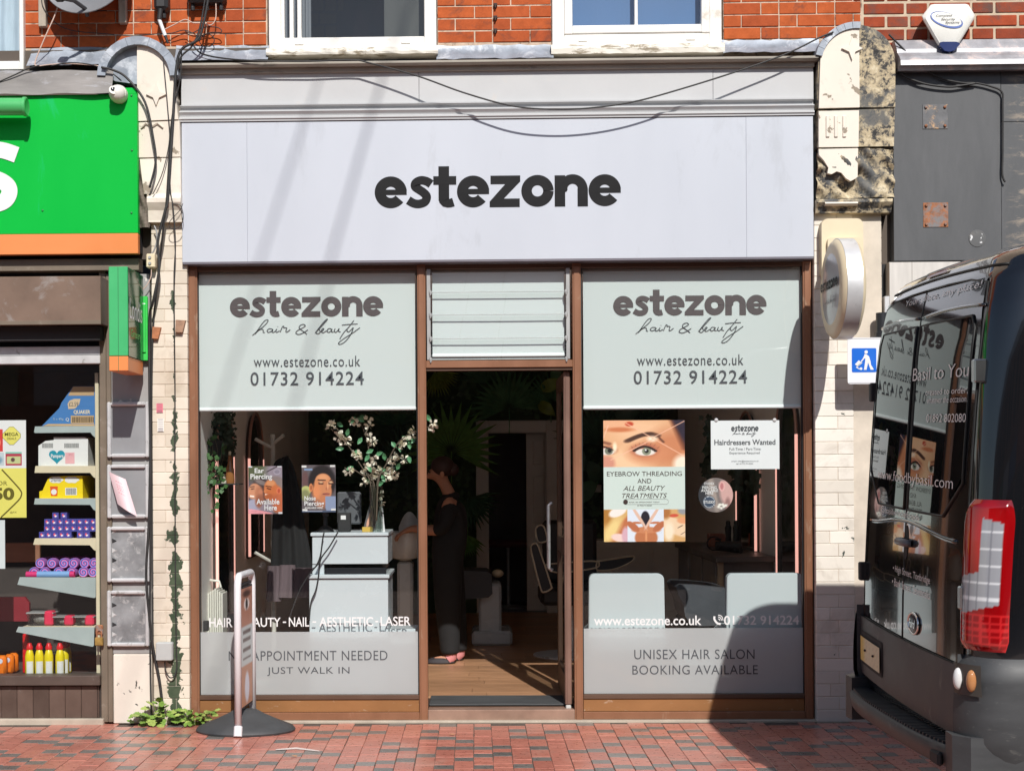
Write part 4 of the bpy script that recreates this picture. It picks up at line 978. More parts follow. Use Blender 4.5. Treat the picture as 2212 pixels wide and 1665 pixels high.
# loading sign
ls = thing('loading_sign', 'white plate with blue loading symbol of person pushing a trolley', 'sign')
YL = -.19
x0, x1, z0, z1 = R(1831, 729, 1932, 829, YL); obj('plate', rbox(x0, x1, z0, z1, .015, YL, YL+.004), pm('sign_white', (.74, .75, .77), .35, var=.02), ls)
obj('border', MB().cbox(x0+.006, x1-.006, YL-.0006, YL-.0001, z1-.008, z1-.005, .0001).cbox(x0+.006, x1-.006, YL-.0006, YL-.0001, z0+.005, z0+.008, .0001), pm('dull_line', (.3, .3, .32), .5), ls)
x0, x1, z0, z1 = R(1840, 752, 1893, 804, YL); obj('symbol_field', rbox(x0, x1, z0, z1, .008, YL-.0012, YL-.0004), pm('traffic_blue', (.008, .13, .60), .35, var=.02), ls)
def sy(p): return (x0+(x1-x0)*p[0], z0+(z1-z0)*p[1])
for nm, pts in (('figure', [(.52, .76), (.60, .74), (.70, .66), (.76, .45), (.78, .30), (.88, .14), (.88, .10), (.76, .10), (.66, .40), (.60, .14), (.60, .10), (.48, .10), (.50, .16), (.54, .45), (.55, .58), (.50, .56), (.42, .46), (.38, .42), (.36, .46), (.44, .56), (.50, .68)]),
                ('trolley', [(.40, .42), (.16, .20), (.30, .12), (.32, .15), (.22, .21), (.43, .39)]), ('parcel', [(.12, .33), (.28, .50), (.40, .40), (.24, .24)])):
    obj(nm, MB().prism([sy(p) for p in pts], YL-.0024, YL-.0013), vinyl_white, ls)
for c, r in (((.585, .84), .07), ((.37, .15), .055)):
    pc = sy(c); obj('figure_head' if r > .06 else 'trolley_wheel', MB().lathe([(r*(x1-x0), -.0024), (r*(x1-x0), -.0013)], (pc[0], YL, pc[1]), 16, 'y'), vinyl_white, ls)
for z_ in (z0-.04, z1+.05): obj('standoff', MB().tube([(x1+.05, YL+.004, z_), (x1+.05, YP, z_)], .012, 8), alu_dull, ls)
textR('lettering', 'V', 1902, 763, 1913, 776, YL-.001, ink, ls)

# ================================================================== CABLES AND WALL BITS
def cable(pts, r, label, y=-.115, mat=None, group='black cables over the shop front', closed=None):
    q = [P(p[0], p[1], p[2] if len(p) > 2 else y) for p in pts]
    return tag(obj('cable', MB().tube(spline(q, 6), r, 7), mat or cable_mat, None, 'all', normals=False), label, 'cable', group)
yc = -.125
cable([(453, -20), (440, 50), (427, 86), (391, 109), (380, 156), (375, 234), (370, 313), (362, 434), (357, 455), (341, 523), (344, 580), (331, 651), (323, 690, -.06), (323, 837, -.05), (325, 963, -.05), (322, 1119, -.05), (316, 1240, -.05), (323, 1336, -.05), (331, 1401, -.05), (344, 1466, -.05), (353, 1539, -.05)], .0085, 'thickest black cable running from dark box down the left pilaster to the ground', yc)
cable([(446, -20), (432, 60), (415, 100), (388, 130), (378, 200), (367, 320), (360, 430), (352, 500), (346, 560, -.05), (337, 640, -.04), (330, 720, -.04), (327, 900, -.04), (326, 1100, -.04), (324, 1300, -.04), (325, 1450, -.04), (327, 1545, -.04)], .006, 'black cable beside the thickest one, ending at the weeds', yc+.01)
cable([(219, 146), (245, 152), (274, 169), (313, 221), (331, 300), (336, 352), (323, 406)], .0075, 'thick black cable arching over the left corbel beside the green sign', -.14)
cable([(350, 90), (354, 140), (362, 230), (366, 300), (352, 370), (330, 420)], .003, 'thin black wire slanting down the cream face of the left corbel', -.12)
cable([(392, 108), (389, 170), (372, 250), (366, 330), (368, 410), (374, 450), (379, 528), (376, 612), (378, 837, -.04), (378, 1000, -.04), (379, 1240, -.04), (381, 1400, -.04), (382, 1440, -.04), (376, 1460, -.05), (366, 1462, -.05), (358, 1448, -.05), (356, 1428, -.045)], .0042, 'black cable clipped down beside flaked green bricks, looping under the grey box', yc+.02)
cable([(430, 80), (400, 66), (372, 72), (340, 74), (290, 78), (230, 74), (140, 62), (95, 20), (90, -20)], .003, 'thin black wire sagging across bricks behind the satellite dish', YB-.06)
cable([(427, 90), (450, 72), (478, 70), (470, 60), (440, 60), (415, 72), (400, 68)], .003, 'small tangle of thin black wire beside the dark cable box', YB-.07)
lp = [(447+16*math.cos(a), 88+14*math.sin(a)) for a in [i*.55 for i in range(14)]]
cable(lp, .0028, 'coiled loop of black wire above the cornice', YB-.06)
pinkc = pm('pink_cable', (.55, .40, .33), .5, var=.2)
cable([(466, 0), (466, 40), (455, 55), (440, 50), (418, 50), (400, 43), (380, 52), (360, 62), (352, 66)], .0035, 'pale pink cable curving across the bricks to a white connector', YB-.08, pinkc)
cable([(127, 8), (118, 35), (100, 75), (85, 110), (76, 135), (80, 143), (110, 140), (150, 138), (205, 142), (219, 147)], .0042, 'pale cable from satellite dish arm down to the ledge', YB-.13, pinkc)
cable([(-20, 185), (30, 163), (60, 149), (85, 142)], .004, 'black cable entering from the left above the green sign', -.13)
cable([(110, 143), (150, 136), (200, 141), (240, 158), (262, 175)], .004, 'black cable lying along the ledge under the dish shadow', -.1)
cable([(415, 95, .0), (440, 118, -.03), (520, 130, -.11), (650, 133, -.12), (760, 130, -.12), (800, 137, -.12), (900, 164, -.14), (1000, 200, -.165), (1100, 228, -.185), (1180, 236, -.195), (1270, 234, -.195), (1370, 220, -.185), (1480, 190, -.165), (1600, 152, -.14), (1700, 116, -.125), (1770, 82, -.12), (1800, 70, -.115)], .0052, 'black cable sagging in a long curve across the top of the white sign')
cable([(1920, 75), (1945, 100), (1985, 140), (2030, 168), (2075, 179), (2108, 180), (2140, 187), (2164, 199), (2166, 230), (2166, 330), (2165, 372), (2168, 388), (2172, 393)], .006, 'black cable drooping from right corbel then running down the dark fascia', -.05)
cable([(1935, 150), (1960, 168), (2000, 182), (2050, 188), (2085, 184), (2108, 180)], .007, 'short thick black cable drooping under the other on dark fascia', -.055)
cable([(333, 488), (338, 500), (339, 520), (333, 540), (326, 550)], .005, 'grey cable loop entering the small cream socket box', -.07, alu_dull)
cable([(327, 580), (326, 598), (318, 615), (306, 628), (300, 632)], .003, 'pale wire from the cream socket box to the projecting green sign', -.07, pinkc)
cable([(372, 440), (390, 445), (396, 470), (388, 490), (370, 494), (366, 480), (388, 455), (395, 440)], .0022, 'tangle of thin wire beside the left end of the white sign', -.10)
# dark cable boxes high on the bricks
for u, v0_, v1_, w_, lb in ((350, -14, 26, 22, 'black cable splice box hanging on bricks left of the dark box'), (447, -30, 9, 48, 'dark cable distribution box at the top edge of the picture')):
    x0, x1, z0, z1 = R(u-w_, v0_, u+w_, v1_, YB-.06)
    t = thing('cable_box', lb, 'box'); 
    obj('case', MB().cbox(x0+.02, x1-.02, YB-.11, YB, z0, z1, .02), black_rub, t)
    for k in range(3): xx = x0+.05+k*(x1-x0-.1)/2; obj('gland', MB().lathe([(.012, 0), (.014, .02), (.009, .05)], (xx, YB-.06, z0-.04), 10), black_rub, t)
t = thing('cable_connector', 'white cylindrical cable connector hanging below the splice box', 'connector')
p0, p1 = P(344, 43, YB-.09), P(357, 78, YB-.09)
obj('sleeve', MB().tube([p0, p1], .012, 10), vinyl_white, t, True); obj('boot', MB().tube([p1, p1+(p1-p0)*.45], .010, 10, r1=.007), black_rub, t, True); obj('plug', MB().tube([P(347, 20, YB-.09), p0], .016, 10), black_rub, t, True)
# satellite dish
sd = thing('satellite_dish', 'grey satellite dish on the bricks at the top left edge', 'satellite dish')
dc = P(186, -62, -.09); dr = .285
mb = MB(); start = 0
mb.lathe([(0.001, .055), (dr*.4, .046), (dr*.7, .028), (dr*.9, .009), (dr, 0), (dr*1.012, .004), (dr*.9, .022), (dr*.4, .06), (0.001, .07)], (0, 0, 0), 48, 'y')
mrot = Matrix.Translation(dc) @ Matrix.Rotation(math.radians(-14), 4, 'X') @ Matrix.Rotation(math.radians(-8), 4, 'Z')
obj('reflector', mb.xf(mrot), pm('dish_grey', (.20, .205, .215), .45, .2, var=.08), sd, True)
obj('feed_arm', MB().tube([mrot @ Vector((0, .06, -dr*.95)), P(185, 20, -.14), P(160, 2, -.24), P(130, -4, -.32)], .013, 6), pm('dish_arm', (.05, .05, .055), .5), sd)
obj('feed_head', MB().cbox(*(lambda p: (p.x-.03, p.x+.03, p.y-.04, p.y+.03, p.z-.02, p.z+.035))(P(128, -4, -.32)), .012), black_rub, sd)
obj('bracket', MB().tube([mrot @ Vector((0, .06, 0)), dc+Vector((.02, .12, -.12)), Vector((dc.x+.02, YB, dc.z-.15))], .018, 8).cbox(dc.x-.05, dc.x+.09, YB-.01, YB, dc.z-.25, dc.z-.05, .004), black_rub, sd)
for i, u in enumerate((91, 264)):
    x0, x1, z0, z1 = R(u-8, -60, u+8, (58, 50)[i], YB-.05)
    tag(obj('timber_batten', MB().cbox(x0, x1, YB-.055, YB-.01, z0, z1, .003), wood_raw), ('left', 'right')[i]+' grey timber batten fixed upright to bricks beside satellite dish', 'batten', 'timber battens by the dish')
# small wall bits on the left pilaster
t = thing('socket_box', 'small cream double socket box beside the green sign corner', 'socket')
x0, x1, z0, z1 = R(317, 549, 336, 579, -.07); obj('case', MB().cbox(x0, x1, -.09, -.03, z0, z1, .006), cream, t)
for b in (.3, .72): obj('knob', MB().lathe([(.008, -.008), (.010, -.003), (.010, 0)], ((x0+x1)/2-.004, -.09, z0+(z1-z0)*b), 12, 'y'), alu_dull, t)
x0, x1, z0, z1 = R(338, 1386, 374, 1426, -.05)
t = thing('junction_box', 'plain grey junction box low on the left pilaster', 'box')
obj('case', MB().cbox(x0, x1, -.075, YP, z0, z1, .008), pm('grey_box', (.42, .43, .42), .45, var=.04), t); obj('lid', MB().cbox(x0+.004, x1-.004, -.082, -.0755, z0+.004, z1-.004, .005), pm('grey_box', (.42, .43, .42), .45), t)
for u0, v0_, u1, v1_, lb in ((329, 706, 348, 732, 'orange terracotta wedge stuck out of left pilaster, lower'), (379, 691, 401, 718, 'square brown timber plug stuck out of left pilaster, upper')):
    x0, x1, z0, z1 = R(u0, v0_, u1, v1_, -.04); tag(obj('wall_plug', MB().prism([(x0, z0+.002), (x0+.004, z1), (x1, z1-.004), (x1-.018, z0)], -.05, YP+.01), pm('terracotta' if u0 < 340 else 'split_timber', (.42, .16, .07) if u0 < 340 else (.34, .20, .13), .8, var=.35, scale=30)), lb, 'plug')
for u0, v0_, u1, v1_, c_, lb in ((338, 871, 352, 891, (215, 120, 135), 'tiny pink sticker on the left pilaster'), (340, 904, 354, 932, (225, 222, 215), 'tiny white label on the left pilaster below the pink one')):
    x0, x1, z0, z1 = R(u0, v0_, u1, v1_, YP-.003)
    def f_st(s, t_, c_=c_): 
        im = np.ones(s.shape+(3,))*np.array(c_)/255
        return lay(im, ((np.modf(t_*7)[0] < .45) & (s > .15) & (s < .85)).astype(float)*.5, (90, 80, 90))
    k = thing('sticker', lb, 'sticker'); printed('print', f_st, 12, 20, flat(x0, x1, z0, z1, YP-.004), k)

tag(obj('party_wall', MB().box(XI1+.101, P(3000, 900, .2).x, .205, .6, -.03, zb-.3), dark_int), 'dark masonry behind the pale tiled pier and grey fascia', 'wall')
tag(obj('party_wall', MB().box(XI1+.02, P(1932, 900, .06).x, .055, .204, -.03, zb-.3), pm('old_masonry', (.10, .08, .065), .9)), 'dark strip of masonry between white brick pilaster and tiled pier', 'wall')
# ================================================================== LEFT SHOP
UL = -900                                                        # how far the shop goes on beyond the picture
green = pm('shop_green', (.002, .42, .045), .45, spec=.15, var=.07, scale=1.5, sc=(1, 1, .3), dirt=(.01, .45, .12), dirt_amt=.05, dirt_scale=3)
orange = pm('shop_orange', (.72, .24, .075), .4, var=.06, scale=2)
YGr = -.13
gs = thing('green_fascia', 'bright green shop sign with white letter and orange lower band', 'sign')
x0 = P(UL, 350, YGr).x; x1 = P(297, 350, YGr).x
zg1, zgo, zg0 = P(150, 205, YGr).z, P(150, 505, YGr).z, P(150, 549, YGr).z
xm_ = P(240, 200, YGr).x
obj('panel', MB().cbox(x0, x1, YGr, YGr+.05, zgo+.0005, zg1, .002), green, gs)
obj('panel_top', MB().cbox(xm_, x1, YGr+.001, YGr+.05, zg1+.0005, P(268, 190, YGr).z, .001), green, gs)
obj('orange_band', MB().cbox(x0, x1, YGr, YGr+.05, zg0, zgo-.0005, .002), orange, gs)
obj('back_box', MB().box(x0, x1-.01, YGr+.051, .05, zg0+.02, zg1), dark_int, gs)
_sp = [P(u, v, YGr-.004) for u, v in ((36, 335), (5, 325), (-35, 322), (-70, 332), (-82, 352), (-65, 370), (-35, 380), (-2, 389), (17, 402), (20, 418), (10, 434), (-12, 442), (-45, 445), (-90, 433))]
_vs, _fs = ribbon([(p.x, p.z) for p in spline(_sp, 6)], .098); obj('letter', MB().add([(a, YGr-.0045, b) for a, b in _vs], _fs), vinyl_white, gs, normals=False)
for u, v in ((284, 207), (285, 325), (284, 460), (92, 455), (94, 210)):
    p = P(u, v, YGr); obj('screw_head', MB().lathe([(.007, 0), (.006, -.004), (.001, -.005)], (p.x, YGr, p.z), 10, 'y'), pm('green_screw', (.01, .18, .04), .5), gs)
tl_ = thing('trough_light', 'green tubular trough light projecting above the green sign', 'light')
a, b = P(-160, 231, YGr-.12), P(56, 231, YGr-.12)
obj('tube', MB().tube([a, b], .052, 20), pm('trough_green', (.07, .42, .13), .4, var=.05), tl_, True)
obj('end_cap', MB().lathe([(.056, -.014), (.058, -.012), (.058, .004), (.050, .008), (.046, .006)], (b.x, b.y, b.z), 24, 'x'), pm('trough_green', (.07, .42, .13), .4), tl_, True)
obj('arm', MB().tube([(a.x+.1, a.y, a.z+.03), (a.x+.1, YGr, a.z+.05)], .012, 8), green, tl_)
tag(obj('cornice_lead', MB().grid(lambda s, t_: (P(UL+(241-UL)*s, 175, -.15).x, -.10-.06*(1-t_)+.006*math.sin(s*31+t_*4), P(100, 204-56*t_, -.15).z+.004*math.sin(s*57)), 60, 5), lead_brown, None, 'all'), 'weathered brown lead strip above the green sign', 'flashing')
tag(obj('party_wall', MB().box(P(UL, 900, .06).x, xa1, .045, YB+.24, P(100, 560, 0).z, zb-.02), pm('old_masonry', (.10, .08, .065), .9)), 'hidden masonry behind the green sign', 'wall')
tag(obj('party_wall', MB().box(P(-900, 60, YB).x, P(-140, 60, YB).x, YB, YB+.25, zb-.3, zb+ROWS*.0765+6.4), brick_or), 'brick wall further left above the green sign, beyond the corner window', 'wall')
# CCTV
cc = thing('security_camera', 'white dome security camera on the corner of the green sign', 'camera')
p = P(254, 203, YGr-.05)
obj('base', MB().lathe([(.046, .05), (.048, .02), (.045, 0)], (p.x, YGr-.05, p.z+.004), 24, 'y', 1.15, 1.15), pm('camera_white', (.66, .64, .58), .4, var=.03), cc, True)
obj('ball', MB().ball((p.x, YGr-.06, p.z), .05, n=24, m=16), pm('camera_white', (.66, .64, .58), .4), cc, True)
st_ = len([]); lb = MB().lathe([(.026, -.004), (.028, 0), (.024, .004), (.018, .002)], (0, 0, 0), 20, 'y'); lb.xf(Matrix.Translation((p.x-.012, YGr-.104, p.z+.008)) @ Matrix.Rotation(.35, 4, 'Z') @ Matrix.Rotation(-.2, 4, 'X')); obj('lens_ring', lb, pm('camera_white', (.66, .64, .58), .4), cc, True)
lb = MB().ball((0, 0, 0), .019, .006, .019, 16, 8); lb.xf(Matrix.Translation((p.x-.0125, YGr-.105, p.z+.008)) @ Matrix.Rotation(.35, 4, 'Z')); obj('lens', lb, pm('lens_dark', (.02, .02, .022), .1), cc, True)
# rough timber edge by the sign
x0, x1, z0, z1 = R(298, 185, 322, 492, -.06)
tag(obj('timber_edge', MB().grid(lambda s, t_: (x0+(x1-x0)*s*(.55+.45*(1-t_)+.12*math.sin(t_*23)), -.055-.02*math.sin(s*3.1)+.008*math.sin(t_*40+s*6), z0+(z1-z0)*t_), 8, 40), pm('rotten_timber', (.15, .125, .10), .9, var=.5, scale=18, sc=(4, 1, .5), bmp=.8, bscale=40), None), 'rough weathered timber edge between green sign and left corbel', 'timber')
# beam, shutter box, rail
taupe = pm('taupe_metal', (.17, .135, .10), .55, .2, var=.2, scale=4, dirt=(.26, .22, .18), dirt_amt=.06, dirt_scale=8)
x0 = P(UL, 570, -.05).x
tag(obj('shop_beam', MB().cbox(x0, P(300, 570, -.06).x, -.06, .05, P(150, 585, -.06).z, P(150, 559, -.06).z, .003), taupe), 'taupe metal beam below the green sign', 'beam')
sh = thing('shutter_box', 'brown metal roller shutter box above the left shop window', 'shutter')
shm = pm('shutter_brown', (.20, .135, .10), .5, .3, var=.25, scale=3, dirt=(.30, .27, .25), dirt_amt=.15, dirt_scale=4)
z0, z1 = P(100, 700, -.2).z, P(100, 597, -.2).z; xe = P(218, 650, -.2).x
obj('case', MB().cbox(x0, xe, -.2, -.005, z0, z1, .004), shm, sh)
obj('front_lip', MB().cbox(x0, xe, -.203, -.19, z0-.004, z0+.02, .002), taupe, sh)
z2 = P(100, 735, -.1).z; obj('curtain_end', MB().box(x0, xe-.03, -.11, -.02, z2, z0-.005), dark_int, sh)
wf_ = thing('shop_window', 'left shop window with taupe frame, aluminium head and brown sill', 'window')
obj('head', MB().cbox(x0, P(217, 770, -.02).x, -.03, .04, P(100, 786, -.03).z, P(100, 768, -.03).z, .003), alu, wf_)
obj('head', MB().cbox(x0, P(217, 770, -.02).x, -.02, .04, P(100, 767, -.03).z, P(100, 748, -.03).z, .003), alu, wf_)
xpa, xpb = P(216, 1100, -.02).x, P(231, 1100, -.02).x
obj('post', MB().cbox(xpa, xpb, -.02, .08, 0.01, P(222, 585, -.02).z, .004), taupe, wf_)
obj('sill', MB().cbox(x0, xpa, -.05, .08, P(100, 1480, -.04).z, P(100, 1459, -.04).z, .004), pm('dark_brown_sill', (.075, .052, .042), .5, var=.2, dirt=(.22, .18, .15), dirt_amt=.05, dirt_scale=12), wf_)
zs0 = P(100, 1459, 0).z; zh = P(100, 786, 0).z
obj('pane', MB().quad((x0, .02, zs0), (xpa, .02, zs0), (xpa, .02, zh), (x0, .02, zh)), glass('left_glass', (.92, .95, .94), 1.0), wf_)
tb = thing('stall_riser', 'row of dark brown upright tiles under the left shop window', 'wall')
zt0, zt1 = P(100, 1550, -.01).z, P(100, 1481, -.02).z
obj('backing', MB().box(x0, xpa-.001, -.003, .08, -.005, zt1), pm('dark_grout', (.04, .03, .025), .9), tb)
tbm = pm('brown_riser_tile', (.105, .070, .055), .4, var=.22, scale=6, rnd=.35, dirt=(.17, .14, .13), dirt_amt=.08, dirt_scale=6)
u = -900
while u < 214:
    xa_, xb_ = P(u, 1510, -.01).x, P(min(u+34.7, 215), 1510, -.01).x; obj('tile', MB().cbox(xa_+.001, xb_-.001, -.012, -.0035, zt0, zt1-.002, .002), tbm, tb); u += 34.7
obj('plinth', MB().cbox(x0, xpa+.02, -.05, .08, -.006, zt0-.001, .005), mort, tb)
# projecting green sign
gp = thing('projecting_sign', 'narrow green projecting sign with orange foot between shutter box and pilaster', 'sign')
fxa, fxb, fz0, fz1 = R(235, 576, 276, 801, -.46); zob = P(255, 769, -.46).z
obj('case', MB().cbox(fxa, fxb, -.46, -.07, zob+.001, fz1, .003), pm('sign_edge_green', (.05, .40, .14), .4, var=.05), gp)
obj('foot', MB().cbox(fxa, fxb, -.46, -.07, fz0, zob-.001, .003), orange, gp)
xs2 = (fxa+fxb)/2; obj('seam', MB().cbox(xs2-.0015, xs2+.0015, -.4612, -.459, fz0, fz1, .0005), pm('seam_dark', (.03, .15, .06), .6), gp)
obj('side_panel', MB().cbox(fxb+.0005, fxb+.004, -.455, -.075, zob, fz1-.004, .001), pm('sign_side_glossy', (.012, .09, .03), .08, var=.05), gp)
text('lettering', 'Londis', lambda a, b: (fxb+.0052, -.43+.32*a, fz1-.30+.12*b), vinyl_white, gp)
text('lettering', 'Grocery', lambda a, b: (fxb+.0052, -.40+.26*a, fz1-.42+.06*b), pm('lime_text', (.12, .5, .12), .5), gp)
bx0, bx1, bz0, bz1 = R(306, 640, 319, 779, -.055); obj('wall_plate', MB().cbox(bx0, bx1, -.06, -.035, bz0, bz1, .003), pm('bright_green', (.04, .52, .08), .4), gp)
obj('arm', MB().cbox(fxb-.02, bx1-.01, -.07, -.06, bz0+.05, bz1-.05, .002), pm('bright_green', (.04, .52, .08), .4), gp)
for z_ in (bz0+.06, bz1-.05): obj('bolt', MB().lathe([(.008, 0), (.007, -.006), (.001, -.007)], ((bx0+bx1)/2, -.06, z_), 8, 'y'), alu, gp)
# grey pier with four snap frames
pr_ = thing('panelled_pier', 'shabby grey pier carrying four metal poster frames', 'pier')
xa_, xb_ = P(232, 1100, -.01).x, P(326, 1100, -.01).x
shab = paintmat('shabby_grey', (.34, .335, .33), (.66, .62, .56), .36, 9, (.18, .16, .15))
obj('body', MB().cbox(xa_+.03, xb_, -.015, .15, P(280, 1412, -.02).z, P(280, 592, -.02).z, .004), shab, pr_)
obj('post', MB().cbox(xa_, xa_+.03, -.022, .1, .01, P(240, 592, -.02).z, .004), taupe, pr_)
mold = paintmat('mouldy_plaster', (.74, .68, .60), (.06, .055, .05), .36, 11, (.36, .32, .27))
obj('plaster_foot', MB().cbox(xa_+.031, xb_, -.018, .15, .0, P(280, 1412, -.02).z-.001, .006), mold, pr_)
torn = pm('torn_zinc', (.30, .31, .32), .45, .5, var=.35, scale=9, dirt=(.58, .58, .58), dirt_amt=.2, dirt_scale=14)
smooth_zinc = pm('grey_insert', (.26, .265, .275), .45, .1, var=.08)
for i, (v0_, v1_, mt_) in enumerate(((868, 988, smooth_zinc), (1003, 1119, smooth_zinc), (1137, 1257, torn), (1275, 1396, torn))):
    x0_, x1_, z0_, z1_ = R(231, v0_, 322, v1_, -.045)
    t = thing('poster_frame', ('topmost empty metal poster frame on the grey pier, crossed by a shadow', 'metal poster frame holding a curled pink flyer', 'third metal poster frame down, its grey sheet torn', 'lowest metal poster frame, with ragged holes at its left edge')[i], 'poster frame', 'poster frames on the grey pier')
    w_ = .024
    for a_, b_, c_, d_ in ((x0_, x0_+w_, z0_, z1_), (x1_-w_, x1_, z0_, z1_), (x0_+w_, x1_-w_, z0_, z0_+w_), (x0_+w_, x1_-w_, z1_-w_, z1_)):
        obj('rail', MB().cbox(a_, b_, -.05, -.0155, c_, d_, .007), alu, t)
    obj('insert', MB().box(x0_+w_, x1_-w_, -.028, -.016, z0_+w_, z1_-w_), mt_, t)
    if i >= 2:
        for k in range(5):
            zz_ = z0_+.06+k*.06; xx = x0_+w_+.004; obj('tear', MB().add([(xx, -.0295, zz_), (xx+.03, -.0295, zz_+.012), (xx+.022, -.034, zz_+.02), (xx, -.030, zz_+.03)], [(0, 1, 2, 3)]), dark_int if k % 2 else pm('torn_edge', (.5, .5, .5), .5), t)
x0_, x1_, z0_, z1_ = R(232, 1018, 292, 1112, -.07)
def flyer(a, b): return (x0_+(x1_-x0_)*(a*.62+.03+(1-b)*.34+.10*a*(1-b)), -.052-.035*math.sin(a*2.6)*(1-b*.4)-.02*(1-b), z1_-(z1_-z0_)*((1-b)*.75+a*.18+.10*a*(1-b)))
def f_fly(s, t_):
    im = np.ones(s.shape+(3,))*np.array([222, 196, 200])/255; r = np.modf(t_*13)[0]
    return lay(im, ((r < .5) & (s > .25) & (s < .7) & (t_ > .45) & (t_ < .85)).astype(float)*.55*(np.modf(s*9)[0] < .6), (190, 90, 105))
t = thing('curled_flyer', 'faded pink flyer curling out of the second poster frame', 'flyer'); printed('sheet', f_fly, 24, 30, flyer, t)
t = thing('padlock', 'rusty padlock on a hasp at the left shop window post', 'padlock')
x0_, x1_, z0_, z1_ = R(205, 1376, 223, 1394, -.05); brass = pm('old_brass', (.42, .27, .08), .4, .6, var=.3, scale=20)
obj('body', MB().cbox(x0_, x1_, -.06, -.035, z0_, z1_, .005), brass, t)
xm2 = (x0_+x1_)/2; obj('shackle', MB().tube([(xm2-.014, -.047, z1_-.004)]+[(xm2+.014*math.cos(a), -.047, z1_+.03+.014*math.sin(a)) for a in [math.pi-math.pi*i/8 for i in range(9)]]+[(xm2+.014, -.047, z1_-.004)], .005, 7), pm('rust', (.3, .12, .055), .85), t, True)
obj('hasp', MB().cbox(x0_+.0, x1_-.006, -.04, -.02, z1_+.012, z1_+.075, .006), pm('rust', (.3, .12, .055), .85), t)

# ------------------------------------------------------------------ goods in the left window
xL = P(UL, 1000, .3).x; xUp = P(214.5, 1100, .06).x
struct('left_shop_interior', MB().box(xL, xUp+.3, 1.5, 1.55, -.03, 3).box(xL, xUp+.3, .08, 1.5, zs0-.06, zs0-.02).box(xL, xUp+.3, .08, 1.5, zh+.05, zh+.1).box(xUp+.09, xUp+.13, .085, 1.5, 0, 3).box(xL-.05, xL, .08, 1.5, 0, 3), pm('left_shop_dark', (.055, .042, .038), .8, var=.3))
SHY0 = .10
sr = thing('shelf_rack', 'cream metal shelving rack standing in the left shop window', 'shelving')
crm = pm('cream_shelf', (.66, .58, .42), .45, var=.05); gry = pm('blue_grey_shelf', (.36, .42, .42), .5, var=.08)
xu0, xu1, _, _ = R(207, 900, 215, 1000, SHY0+.02)
obj('upright', MB().cbox(xu0, xu1, SHY0, SHY0+.05, zs0, P(210, 805, SHY0).z, .003), crm, sr)
shelfz = []
for i, (pts, bt, m_) in enumerate((([(76, 921), (209, 920), (210, 948), (200, 940), (196, 934), (76, 935), (74, 933)], 919, gry), ([(77, 1006), (209, 1006), (209, 1034), (202, 1030), (195, 1021), (75, 1021)], 1005, crm), ([(76, 1076), (209, 1076), (209, 1104), (202, 1100), (195, 1090), (74, 1089)], 1075, gry), ([(76, 1162), (209, 1162), (209, 1190), (203, 1187), (194, 1177), (72, 1176)], 1161, crm), ([(43, 1246), (207, 1247), (207, 1289), (204, 1291), (38, 1262)], 1246, gry), ([(40, 1353), (204, 1354), (203, 1394), (200, 1396), (35, 1364)], 1351, gry))):
    q = [P(u, v, SHY0+.02) for u, v in pts]; obj('bracket', MB().prism(poly(q), SHY0+.016, SHY0+.024), m_, sr)
    x0_, x1_ = P(pts[0][0]+8, bt, SHY0+.03).x, P(205, bt, SHY0+.03).x; z_ = P(140, bt+1.5, SHY0+.03).z
    obj('board', MB().cbox(x0_, x1_, SHY0+.026, SHY0+.45, z_-.012, z_, .002), crm, sr); shelfz.append(z_)
YI = SHY0+.06
def carton(name, label, cat, pts, depth, mat, art, group=None, vbase=None):
    t = thing(name, label, cat, group); q = poly([P(u, v, YI) for u, v in pts])
    zmin = min(p[1] for p in q); off = (vbase-zmin) if vbase is not None else 0
    q = [(a, b+off) for a, b in q]
    obj('carton', MB().prism(q, YI, YI+depth), mat, t)
    us = [p[0] for p in pts]; vs = [p[1] for p in pts]
    return t, off
def pl(u0, v0, u1, v1, y, off):
    x0, x1, z0, z1 = R(u0, v0, u1, v1, y); return flat(x0, x1, z0+off, z1+off, y)
def barcode(t, u0, v0, u1, v1, off, n_=20, seed=1, mat=ink):
    x0, x1, z0, z1 = R(u0, v0, u1, v1, YI-.001); r = random.Random(seed); mb = MB(); x = x0; 
    while x < x1: w_ = (x1-x0)/n_*r.choice([.4, .7, 1.0]); mb.quad((x, YI-.0012, z0+off), (x+w_, YI-.0012, z0+off), (x+w_, YI-.0012, z1+off), (x, YI-.0012, z1+off)); x += w_*2.0
    o = obj('barcode', mb, mat, t, normals=False); o['kind'] = 'stuff'
kraft = pm('kraft_card', (.46, .31, .17), .8, var=.08); bluec = pm('blue_card', (.045, .17, .43), .55, var=.04)
t, of = carton('cereal_carton', 'blue slant-fronted cardboard carton with a price leaf on the top shelf', 'carton', [(90, 919), (128, 880), (133, 868), (158, 833), (207, 833), (207, 919)], .28, bluec, None, vbase=shelfz[0])
q = [P(u, v, YI-.001) for u, v in ((158, 833.5), (203, 833.5), (203, 853), (147, 853))]; obj('kraft_top', MB().add([(a.x, YI-.0008, a.z+of) for a in q], [(0, 1, 2, 3)]), kraft, t)
for pts in ([(92, 918.5), (105, 914), (204, 914), (204, 918.5)], [(153, 896), (203, 896), (203, 913), (153, 913)]): obj('kraft_patch', MB().add([(P(u, v, YI).x, YI-.0009, P(u, v, YI).z+of) for u, v in pts], [(0, 1, 2, 3)]), kraft, t)
lf = [(146, 871), (150, 864), (160, 860), (174, 860), (171, 872), (162, 881), (148, 882)]; obj('price_leaf', MB().add([(P(u, v, YI).x, YI-.001, P(u, v, YI).z+of) for u, v in lf], [tuple(range(7))]), pm('tan_leaf', (.55, .42, .28), .7), t)
